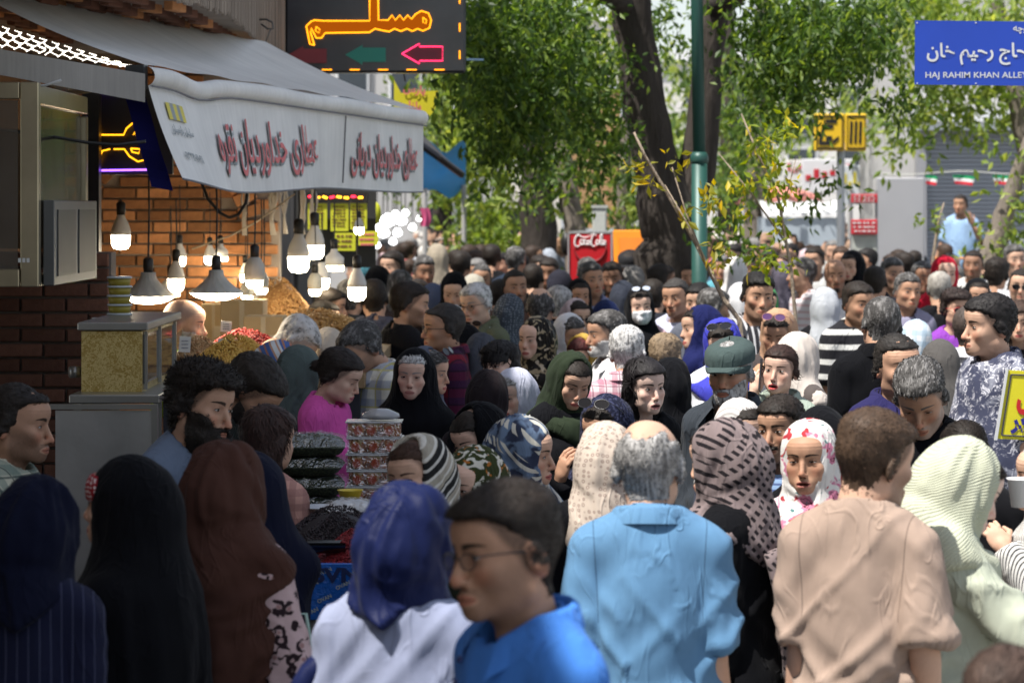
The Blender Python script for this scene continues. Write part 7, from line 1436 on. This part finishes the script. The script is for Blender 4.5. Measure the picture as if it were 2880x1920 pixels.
P(1092, 648, 17.0, -48, 'm', 'white haired man in glasses with an olive jacket over a white shirt', var=2, skin='light', hair='short', **SILV, top=K(.11, .12, .075), coat=True, openf=.20, inner=WHT, collar='jacket', acc=('glasses',), nod=8)
P(1148, 782, 12.7, -38, 'f', 'woman with long black hair, a fringe and a light blue shirt', var=1, skin='fair', hair='bangs', hc=(.010, .008, .008), top=K(.40, .50, .68), collar='polo', gx=-.5)
P(1122, 850, 11.5, 172, 'f', 'woman in a smooth black hood seen from behind in mid crowd', var=2, top=BLK, coat=True, hair='none', scarf=S(K(.014, .010, .012), bun=1.0))
P(1178, 848, 12.2, -30, 'f', 'smiling woman in a pale lavender hood with grey hair showing', var=4, skin='fair', hair='back', **GREY, top=K(.52, .54, .66), coat=True, scarf=S(K(.58, .60, .72), pull=.6, ow=.062), nod=12, eye=.5, turn=-6)
P(1228, 727, 15.0, -46, 'f', 'woman in a glossy black and gold patterned headscarf', var=6, skin='fair', hair='none', top=BLK, coat=True, scarf=S(cloth('damask', (.014, .012, .010), (.30, .24, .15), (.45, .38, .28), sc=1.4, rough=.35), pull=.3, drop=.40), nod=4)
P(1242, 662, 17.6, 176, 'm', 'bald crowned man in a slate suit jacket seen from behind', var=8, skin='light', hair='fringe', **SALT, top=K(.055, .065, .085), coat=True, collar='jacket')
P(1284, 655, 18.3, 160, 'm', 'man with curly grey hair behind the slate suit jacket', var=3, hair='short', **GREY, top=BLK)
P(1172, 675, 17.4, 178, 'f', 'woman in a grey netted scarf seen from behind', var=5, top=BLK2, coat=True, hair='none', scarf=S(cloth('dots', (.05, .06, .075), (.16, .18, .21), sc=.7)))
P(1183, 620, 20.3, 4, 'm', 'smiling moustached man in a brown shirt', var=1, skin='tan', hair='receding', stub=.5, beard='stache', top=K(.12, .07, .055))
P(1106, 605, 23, 6, 'm', 'square faced man in a dark shirt behind the smiling man', var=2, skin='tan', hair='buzz', **SALT, top=BLK2)
P(1042, 628, 20, 8, 'f', 'woman in a black hood reading with lowered head', var=3, skin='light', top=BLK, coat=True, hair='none', scarf=S(BLK), nod=24)
P(1358, 600, 20.5, 14, 'm', 'broad faced grey templed man in a lavender shirt', var=4, skin='tan', hair='short', **SALT, top=K(.20, .22, .36), collar='polo', stub=.5)
P(1405, 600, 22.3, -14, 'm', 'dark smiling young man before the red cooler', var=5, skin='dark', hair='short', top=K(.03, .035, .045), stub=.6)
P(1470, 660, 18.0, 10, 'f', 'woman in a white face mask with sunglasses on her black hood', var=6, skin='fair', hair='back', top=K(.62, .42, .46), coat=True, scarf=S(BLK, pull=.8), acc=('mask', 'headglasses'), lensc=(.45, .50, .60))
P(1551, 640, 18.5, -34, 'm', 'balding man in a pale lavender shirt turned left', var=6, skin='tan', hair='receding', hc=(.04, .036, .034), top=K(.50, .52, .66), stub=.5)
P(1605, 648, 18.0, -24, 'm', 'black haired thick browed man beside the pale lavender shirt', var=7, skin='light', hair='short', hc=(.010, .009, .009), top=K(.10, .11, .14), stub=.5)
P(1392, 710, 14.6, -70, 'm', 'grizzled man with a short grey beard in a white shirt', var=8, skin='tan', hair='short', **SALT, stub=.8, bcol=(.34, .33, .32), beard='short', bgrey=.8, top=WHT, collar='polo', nod=4)
P(1442, 746, 13.2, 172, 'm', 'silver haired man in a pink checked shirt seen from behind', var=9, skin='olive', hair='short', **SILV, top=cloth('plaid', (.66, .60, .62), (.40, .10, .17), (.20, .06, .1), sc=.7), collar='polo', turn=-10)
P(1312, 722, 16.0, 24, 'f', 'grey haired woman with a white scarf over a blue top', var=7, skin='tan', hair='back', **SALT, top=K(.30, .36, .55), coat=True, scarf=S(K(.62, .62, .64), pull=1.8), nod=14)
P(1334, 770, 15.0, -26, 'f', 'red haired woman with a mustard scarf', var=8, skin='light', hair='back', hc=(.070, .014, .012), top=BLK, coat=True, scarf=S(K(.42, .27, .06), pull=2.0), nod=18)
P(1326, 686, 17.5, 22, 'f', 'woman in dark sunglasses and a blush scarf', var=9, skin='light', hair='back', top=BLK, coat=True, scarf=S(K(.50, .40, .40), pull=2.0), acc=('sunglasses',))
P(1316, 815, 12.0, 32, 'f', 'woman in a dark green hood looking down', var=4, skin='light', hair='back', top=BLK, coat=True, scarf=S(K(.022, .032, .018), pull=1.6, loose=.6), nod=24, eye=.45)
P(1530, 762, 14.0, 158, 'm', 'boy with short sandy hair seen from behind', var=1, skin='light', hair='swept', hc=(.22, .16, .10), top=K(.45, .55, .62), nod=10)
P(1606, 703, 15.0, -82, 'f', 'woman in a deep navy shawl in profile facing left', var=1, skin='light', hair='back', top=NAVY, coat=True, scarf=S(K(.010, .014, .075), pull=1.2, loose=1, bun=1.6, throw=1))
P(1658, 736, 13.6, -12, 'f', 'woman in a violet blue hood and white coat with sunglasses up', var=2, skin='fair', hair='back', top=K(.66, .68, .72), coat=True, scarf=S(K(.05, .055, .42), pull=1.8, loose=.8), acc=('headglasses',), nod=14)
P(1482, 820, 11.4, 26, 'f', 'young woman with long black hair and parted lips', var=11, skin='pale', hair='long', hc=(.010, .008, .009), top=BLK, mouth=.006, gx=-.7, lip=(.50, .20, .19), eye=1.0, tilt=-3)
P(1542, 822, 12.1, 168, 'f', 'woman in a black hood and plum coat behind the long black hair', var=3, top=K(.10, .012, .05), coat=True, hair='none', scarf=S(BLK, bun=1.1))
P(1676, 775, 10.8, -28, 'm', 'man in a grey green flat topped cap and dark blazer with a grey beard', var=2, skin='tan', hair='buzz', **GREY, beard='short', bgrey=.75, bcol=(.10, .09, .085), stub=.6, top=K(.035, .042, .052), coat=True, openf=.16, inner=BLK, collar='jacket', acc=('cap',), cap=K(.055, .080, .078), nod=2)
P(1792, 790, 12.5, -20, 'f', 'woman with red lips talking on a phone in a sage shirt', var=5, skin='fair', hair='back', hc=(.035, .018, .014), top=K(.32, .38, .32), sl='long', collar='polo', mouth=.008, lip=(.50, .03, .04), R='phone', hands=('curl', 'relax'), acc=('phone',), phone_label='dark phone held to the ear of the red lipped woman', phone_face=(1, .2, 0), gx=-.4, eye=.95)
P(1840, 765, 13.5, 128, 'f', 'woman in a cream shawl over a taupe coat turned away', var=6, top=K(.10, .085, .08), coat=True, hair='none', scarf=S(K(.58, .52, .47), loose=1, bun=1.4, drop=.40))
P(1786, 712, 14.5, -8, 'f', 'woman in a caramel hood with purple sunglasses pushed up', var=7, skin='tan', hair='back', top=K(.06, .05, .05), coat=True, scarf=S(K(.45, .27, .17), pull=1.2), acc=('headglasses',), lensc=(.10, .05, .14), frame=(.30, .12, .10), nod=18, eye=.4)
P(1742, 620, 16.2, 2, 'm', 'young bearded man in a black and white striped shirt', var=3, skin='olive', hair='swept', hc=(.010, .009, .009), stub=.85, top=cloth('vstripe', (.025, .025, .03), (.45, .45, .47), sc=.8), collar='polo')
P(1842, 590, 22, -70, 'm', 'grey haired man in a white tee with fine red stripes', var=5, skin='olive', hair='short', **SALT, top=cloth('fineh', (.70, .66, .68), (.62, .45, .46), sc=2.2), stub=.4, turn=-10)
P(1918, 595, 22, -4, 'm', 'bald goateed man in a white tee', var=7, skin='tan', hair='none', stub=.5, beard='goatee', bgrey=.4, top=WHT)
P(1972, 645, 16.6, 24, 'm', 'man in a black tee with bold white stripes', var=8, skin='tan', hair='short', stub=.6, top=cloth('hstripe', (.018, .018, .022), (.62, .62, .60), sc=1.1), off=.022)
P(2024, 680, 12.9, 178, 'm', 'broad man in a black coat with close cropped grey hair, back turned', var=9, skin='olive', hair='buzz', **SALT, top=BLK, coat=True, collar='jacket', w=.142)
P(2272, 672, 12.0, -66, 'm', 'heavy man in a grey leaf print shirt looking at his phone', var=10, skin='light', hair='short', hc=(.014, .012, .012), top=cloth('hawaii', (.045, .05, .085), (.22, .23, .28), (.55, .55, .60)), collar='polo', belly=1.28, w=.146, R='chest', hands=('grip', 'relax'), acc=('phone',), phone_label='black phone in the hand of the man in the leaf print shirt', phone_up=(-.6, -.5, .5), phone_face=(.6, .2, .8), nod=2, stub=.3)
P(2085, 625, 19.0, 6, 'm', 'man in a mauve polo with blue backpack straps', var=1, skin='tan', hair='short', **SALT, top=K(.25, .24, .33), collar='polo')
P(2172, 588, 21.5, 4, 'f', 'woman in a bright red hood with a pale mask at her chin', var=2, skin='fair', hair='none', top=K(.42, .012, .03), coat=True, scarf=S(K(.50, .012, .035), ow=.062), mouth=.004)
P(2158, 622, 20.0, 178, 'm', 'grey blond person in a black printed tee before the red hood', var=3, hair='short', hc=(.30, .28, .25), top=BLK2)
P(2196, 660, 17.6, 24, 'f', 'woman with curly hair, red sunglasses and a purple sweater', var=3, skin='light', hair='puff', hc=(.03, .02, .018), top=K(.22, .05, .36), acc=('sunglasses',), frame=(.5, .02, .03), sl='long')
P(2232, 700, 14.2, 138, 'm', 'brown haired man in a pale grey shirt partly hidden by the leaf print shirt', var=4, skin='light', hair='buzz', hc=(.06, .045, .038), top=K(.52, .52, .55), collar='polo')
P(2338, 690, 16.2, -6, 'f', 'long haired woman at the right edge above the placard', var=8, skin='light', hair='long', hc=(.05, .03, .022), top=BLK2)
P(2345, 618, 20.5, -20, 'm', 'balding man in sunglasses at the right edge of the far crowd', var=6, skin='light', hair='receding', top=K(.45, .50, .55), acc=('sunglasses',))
P(2106, 735, 15.2, 170, 'f', 'woman in a white and blue checked scarf seen from behind', var=4, top=K(.45, .48, .52), coat=True, hair='none', scarf=S(cloth('check', (.66, .68, .70), (.30, .42, .52), sc=1.2)))
P(2160, 780, 13.6, 172, 'f', 'woman in a taupe grey veil seen from behind', var=5, chador=K(.085, .080, .076), wd=.95)
P(425, 688, 14.2, 84, 'm', 'bald vendor with a grey beard and moustache in a lime shirt', var=11, skin='light', hair='none', shave=.45, hc=(.10, .095, .09), beard='short', bgrey=.85, bcol=(.16, .15, .15), stub=.8, top=K(.30, .42, .06), group='vendors at the stalls')
P(2206, 470, 33.5, -14, 'm', 'man in a light blue shirt standing up high above the far crowd', var=2, skin='tan', hair='buzz', top=K(.28, .42, .62), h=1.74, z0=.62, L=((.27, -.02, 1.15), (.16, -.16, 1.38)), R=((.25, .02, 1.12), (.30, -.06, .92)))
from collections import defaultdict
# --- dim middle crowd on the left side and around the cooler
MID = [(805, 640, 18.8, 160, 'm', K(.05, .055, .06), 'short'), (745, 690, 17.0, 60, 'm', K(.10, .11, .13), 'short'), (900, 575, 23, -20, 'm', K(.03, .03, .04), 'short'), (975, 585, 23.5, 12, 'm', K(.025, .025, .03), 'short'), (1005, 560, 26, 170, 'f', K(.30, .26, .20), None), (1060, 575, 25, 160, 'm', K(.05, .05, .08), 'short'), (995, 650, 20.5, 165, 'f', K(.08, .10, .17), None), (960, 640, 21.5, 150, 'm', K(.22, .36, .48), 'short'), (1130, 560, 27, 170, 'm', BLK2, 'short'), (1185, 565, 26, 165, 'm', K(.02, .03, .05), 'short'), (1225, 605, 23, 160, 'm', BLK, 'short'), (1260, 590, 24.5, -10, 'm', K(.06, .04, .03), 'short'), (1290, 620, 22, 150, 'f', K(.02, .02, .03), None), (1330, 640, 20, 20, 'f', BLK, None), (1240, 585, 25.5, 30, 'm', K(.3, .3, .32), 'short'), (1395, 690, 17.6, 160, 'f', K(.012, .02, .07), None), (1430, 645, 19.6, 170, 'f', K(.03, .035, .05), None), (1455, 610, 22.5, 165, 'f', K(.20, .19, .18), None), (1490, 600, 23, -15, 'm', K(.02, .025, .04), 'cap'), (1520, 605, 22, 120, 'm', BLK2, 'short'), (1500, 640, 19.5, 165, 'm', K(.02, .022, .03), 'short'), (1640, 660, 17.8, 110, 'm', K(.03, .12, .09), 'short'), (1700, 650, 18.2, 178, 'f', K(.58, .58, .60), None), (1445, 575, 25, 0, 'm', BLK, 'cap'), (1350, 590, 24, 10, 'm', K(.05, .05, .055), 'short'), (1090, 630, 21.5, 165, 'f', K(.35, .33, .28), None), (870, 610, 21, 175, 'f', BLK, None), (920, 620, 20.5, 150, 'f', K(.04, .03, .03), 'long'), (1150, 640, 20.8, 165, 'm', K(.55, .52, .60), 'short'), (1040, 700, 17.2, 172, 'f', K(.62, .62, .62), None), (1075, 745, 15.5, 150, 'f', BLK, 'sun'), (1110, 765, 14.8, 160, 'f', K(.06, .065, .08), None), (760, 660, 18.6, 75, 'm', K(.30, .36, .50), 'short'), (1575, 600, 22.8, 20, 'f', K(.30, .28, .26), None), (1755, 655, 17.2, 8, 'f', K(.06, .30, .10), None), (1895, 660, 18, 175, 'f', K(.40, .42, .45), None), (2050, 590, 22.5, 30, 'm', K(.03, .03, .04), 'short'), (2010, 610, 21, 165, 'm', K(.02, .02, .025), 'short'), (1955, 575, 24, -30, 'f', BLK, None), (2120, 600, 22, 20, 'm', K(.02, .02, .03), 'receding'), (2245, 640, 19, 8, 'f', BLK, None), (2290, 590, 23, 160, 'm', K(.5, .5, .52), 'puff'), (2330, 560, 25, 10, 'm', K(.6, .6, .6), 'short'), (2235, 575, 25.5, -8, 'm', K(.55, .54, .52), 'receding'), (1870, 565, 26, -20, 'm', K(.45, .45, .44), 'short'), (1800, 600, 23, 178, 'f', K(.10, .09, .12), None), (1690, 590, 24, 165, 'f', K(.62, .60, .58), None)]
CN = lambda m: m.node_tree.nodes['RGB'].outputs[0].default_value if 'RGB' in m.node_tree.nodes else (0, 0, 0)
def colour_name(c):
    import colorsys
    h, s, v = colorsys.rgb_to_hsv(*c[:3])
    if v < .035: return 'black'
    if s < .28: return 'charcoal' if v < .09 else 'grey' if v < .36 else 'white' if v > .5 else 'pale grey'
    n = 'red' if h < .03 or h > .95 else 'brown' if h < .11 and v < .2 else 'tan' if h < .12 else 'yellow' if h < .19 else 'green' if h < .45 else 'blue' if h < .70 else 'purple' if h < .82 else 'pink'
    return ('dark ' if v < .12 else '') + n
seen_lab = defaultdict(int)
for i, (u, v, d, yaw, sex, mat, st) in enumerate(MID):
    rgb = next((k[1][1] for k, m_ in MC.items() if m_ is mat and k[0] == 'cloth' and len(k[1]) > 1), (0, 0, 0)); cn = colour_name(rgb)
    zone = 'by the lamp lit stalls' if u < 900 else 'right of the lamps' if u < 1100 else 'left of the red cooler' if u < 1330 else 'around the red cooler' if u < 1540 else 'beside the lamp post' if u < 1720 else 'right of the lamp post' if u < 1960 else 'in the sunlit right'
    lab = f"{'man' if sex == 'm' else 'woman'} in {cn} {'shirt' if sex == 'm' else ('top with long hair' if st == 'long' else 'headscarf')} {'seen from behind ' if abs(yaw) > 115 and sex == 'm' else 'seen from behind ' if abs(yaw) > 115 else 'facing us '}{zone}"
    seen_lab[lab] += 1
    if seen_lab[lab] > 1: lab += f", {['', '', 'second', 'third', 'fourth'][seen_lab[lab]]} one"
    k = dict(var=i % 10 + 1, skin=('olive', 'tan', 'light', 'dark')[i % 4], seed=i, group='people in the middle of the crowd')
    if st == 'cap': P(u, v, d, yaw, sex, lab, top=mat, hair='short', acc=('cap',), cap=K(.02, .02, .022), **k)
    elif sex == 'f' and st != 'long': P(u, v, d, yaw, sex, lab, top=BLK2 if i % 2 else mat, coat=True, hair='none' if abs(yaw) > 115 else 'back', scarf=S(mat, pull=.6 if i % 3 else 0), acc=('headglasses',) if st == 'sun' else (), **k)
    else: P(u, v, d, yaw, sex, lab, top=mat, hair=st, **({} if i % 3 else SALT), stub=.5 if sex == 'm' else 0, **k)

# ------------------------------------------------------------------ the far crowd: copies of a few figures
protos = []
def proto(**k):
    r = P(1176, 600, 30, 0, k.pop('sex'), 'x', **k); protos.append(r); PEOPLE.pop(); return r
for kw in (dict(sex='m', var=1, top=WHT, hair='short'), dict(sex='m', var=2, top=WHT, hair='receding', collar='polo', belly=1.15), dict(sex='m', var=3, top=WHT, hair='swept', R='front', stub=.7), dict(sex='f', var=1, top=BLK, coat=True, hair='none', scarf=S(BLK)), dict(sex='f', var=2, top=BLK, coat=True, hair='back', scarf=S(WHT, pull=1.4, loose=.6)), dict(sex='f', var=3, hair='long', top=WHT), dict(sex='m', var=6, top=WHT, hair='short', L='raise', sl='short'), dict(sex='f', var=4, chador=BLK)): proto(**kw)
kids = {r: list(r.children) for r in protos}; gk = {c: list(c.children) for r in protos for c in kids[r]}
TOPS = [(.70, .70, .72), (.66, .64, .60), (.02, .02, .024), (.30, .33, .38), (.05, .06, .10), (.45, .12, .12), (.10, .30, .36), (.50, .46, .38), (.62, .66, .72), (.16, .17, .20), (.25, .40, .55), (.35, .38, .30), (.012, .012, .015), (.55, .40, .42), (.72, .72, .70)]
HC = [(.012, .010, .010), (.02, .014, .011), (.035, .022, .016), (.16, .155, .15), (.05, .03, .02)]
spots = []; rr = random.Random(5); d = 24.5
while d < 44:
    step = .58 + (d - 24) * .010; xl, xr = (-1.35 - (d - 24) * .03 if d > 26 else 4.2), .182 * d + .4; x = xl + rr.uniform(0, step)
    while x < xr:
        px = 1440 + x / d * FPX
        if not (1575 < px < 1740 and d < 28.5) and not (1740 < px < 2040 and d < 27) and not (2390 < px < 2605 and d > 32.4) and not (px > 2580 and d > 36.5) and not (2135 < px < 2365 and d > 42) and not (d > 48 and 1560 < px < 1770): spots.append((x + rr.uniform(-.14, .14), d + rr.uniform(-.25, .25)))
        x += step * rr.uniform(.85, 1.35)
    d += .85 + (d - 24) * .02
rr.shuffle(spots); spots = sorted(spots, key=lambda q: q[1])[:212]; print('spots', len(spots))
ZONES = [(1300, 'under the far shop lights'), (1480, 'left of the grey tree trunk'), (1620, 'behind the red cooler'), (1960, 'behind the big forked tree'), (2110, 'just right of the lamp post'), (2260, 'before the white tent'), (2420, 'below the yellow metro sign'), (2590, 'before the grey metal panel'), (9999, 'before the roller shutter')]
made = []
for i, (x, d) in enumerate(spots):
    pi = rr.choice([0, 0, 0, 1, 1, 2, 2, 3, 3, 4, 5, 7]) if i % 71 else 6; src = protos[pi]; px = 1440 + x / d * FPX; tc = rr.choice(TOPS) if pi != 7 else (.012, .012, .015); fem = pi in (3, 4, 5, 7)
    s = (rr.gauss(1.63, .05) if fem else rr.gauss(1.745, .055)) / 1.73; r = empty('person', (x, d, 0), R_(rr.choice([rr.gauss(0, 35), rr.gauss(180, 40), rr.uniform(-180, 180)])), s)
    tm = cloth('solid', tc); sm = cloth('solid', rr.choice(TOPS)); hm = hairm(rr.choice(HC), .0); bm_ = skin(rr.choice(('olive', 'tan', 'light')), (.40, .12, .11) if fem else None, (.02, .015, .012), 0 if fem else .4)
    for c in kids[src]:
        q = c.copy(); COL.objects.link(q); q.parent = r
        nm = c.name.split('.')[0]; mt = {'shirt': tm, 'coat': tm, 'chador': tm, 'headscarf': sm if pi != 3 else tm, 'hair': hm, 'body': bm_, 'skirt': tm}.get(nm)
        if mt: q.material_slots[0].link = 'OBJECT'; q.material_slots[0].material = mt
        for g in gk[c]:
            w = g.copy(); COL.objects.link(w); w.parent = q
            if w.material_slots and mt: w.material_slots[0].link = 'OBJECT'; w.material_slots[0].material = mt
    zone = next(z for a, z in ZONES if px < a); kind_ = colour_name(tc) + ' ' + {0: 'shirted man', 1: 'shirted stout man', 2: 'shirted bearded man', 3: 'clad veiled woman', 4: 'clad loosely scarfed woman', 5: 'clad long haired woman', 6: 'shirted arm raising man', 7: 'chador wearer'}[pi]
    made.append((zone, kind_, px, r)); tag(r, None, 'person', 'distant people down the street'); PEOPLE.append(r)
for r in protos:
    for c in kids[r]:
        for g in gk[c]: bpy.data.objects.remove(g)
        bpy.data.objects.remove(c)
    bpy.data.objects.remove(r)
ORD = 'first second third fourth fifth sixth seventh eighth ninth tenth eleventh twelfth'.split(); from collections import defaultdict; gg = defaultdict(list)
for z, k, px, r in made: gg[z, k].append((px, r))
for (z, k), L in gg.items():
    L.sort(key=lambda t: t[0])
    for j, (px, r) in enumerate(L): r['label'] = f"{k} far off {z}" + ('' if len(L) == 1 else f", {ORD[j]} from left")
# the mass beyond them
ax_, Pm = lattice((-.32, -.22, .9), (.32, .24, 1.80), .062)
Fm = smin(smin(ell(Pm, (0, .01, 1.62), (.085, .105, .125)), cone(Pm, (0, .03, 1.55), (0, .03, 1.4), .06, .06), .03), smin(ell(Pm, (0, .01, 1.2), (.19, .13, .27)), cone([np.abs(Pm[0]), Pm[1], Pm[2]], (.19, .02, 1.36), (.22, .0, 1.0), .06, .05), .04), .04)
Vm, Qm = nets(Fm, (-.32, -.22, .9), .062); Vs, Qs_, Cs = [], [], []; off_ = 0; rr = random.Random(9)
while len(Vs) < 700:
    d = rr.uniform(38, 80); px = rr.uniform(1170, 2900); x = (px - 1440) / FPX * d
    if (2390 < px < 2605) or px > 2590 or (2135 < px < 2365) or (1560 < px < 1770 and d > 47): 
        if d > 42: continue
    s = rr.gauss(1.70, .06) / 1.73; a = rr.uniform(-3.1, 3.1); W = rotz(Vm * s, a, (0, 0, 0)) + np.array([x, d, 0]); tc = np.array(rr.choice(TOPS)); hc_ = np.array(rr.choice(HC[:3] + [(.30, .20, .14), (.5, .48, .45)])); sk_ = np.array((.48, .29, .2))
    fy = np.cos(a) * (W[:, 1] - d) - np.sin(a) * (W[:, 0] - x); fy = -(np.sin(-a) * (W[:, 0] - x) + np.cos(-a) * (W[:, 1] - d)); z = Vm[:, 2]; C = np.where((z > 1.47)[:, None], np.where(((Vm[:, 1] < -.03) & (z < 1.68))[:, None], sk_, hc_), tc)
    Vs.append(W); Qs_.append(Qm + off_); Cs.append(C); off_ += len(Vm)
t = T('far_people'); cm_ = t.pbr(t.vec('col'), .85, 0, None, .1)
tag(link('crowd', mesh('crowd', np.vstack(Vs), np.vstack(Qs_), True, {'col': np.vstack(Cs)}), None, cm_), 'dense mass of distant people at the end of the street', 'crowd', kind='stuff')
# orange rail the raised man holds, and the platform under him
rl = empty('orange_cart', (at(2690, 0, 33.2).x, 33.2, 0)); tag(rl, 'orange railed cart the raised man stands on', 'cart'); m = MB(); orx = plain((.75, .25, .03), .5); m.tube([(-.32, -.35, .62), (-.32, -.35, 1.62), (.20, -.35, 1.62), (.20, -.35, .62)], .025, 8); m.build('rail', orx, rl); m = MB(); m.box((.1, 0, .58), (1.0, .8, .08)); m.build('deck', plain((.35, .33, .3), .8), rl)
for sx in (-.25, .45):
    m = MB(); m.smooth = True; m.lathe([(.03, -.04), (.22, -.04), (.25, 0), (.22, .04), (.03, .04)], n=20); m.build('wheel', blk, rl, loc=(sx, -.3, .25), rot=(R_(90), 0, 0))
m = MB(); m.box((.1, 0, .40), (.9, .5, .28)); m.build('chassis', plain((.15, .15, .15), .6), rl)
cup = empty('paper_cup', at(2868, 1425, 7.95)); tag(cup, 'white paper cup held at the right edge', 'cup'); m = MB(); m.smooth = True; m.lathe([(.024, 0), (.034, .075), (.0365, .077), (.0365, .081), (.032, .079), (.023, .004)], n=24); m.build('cup', plain((.72, .72, .73), .5), cup)
tb = empty('tote_bag', at(838, 2010, 7.3)); tag(tb, 'mint green tote bag at the bottom edge beside the blue crate', 'bag'); m = MB(); m.smooth = True; m.grid(lambda u, v: (-.06 + .12 * u, -.035 * math.sin(math.pi * u) * (1 - .6 * v), .15 * v), 10, 8); m.grid(lambda u, v: (.06 - .12 * u, .035 * math.sin(math.pi * u) * (1 - .6 * v), .15 * v), 10, 8); m.build('pouch', cloth('solid', (.36, .50, .44)), tb); m = MB(); m.smooth = True; m.tube([(-.04, 0, .14), (-.02, 0, .26), (.02, 0, .26), (.04, 0, .14)], .005, 6); m.build('strap', cloth('solid', (.36, .50, .44)), tb)
print('PEOPLE', len(PEOPLE), 'tris', sum(len(me_.loops) - 2 * len(me_.polygons) for me_ in bpy.data.meshes))
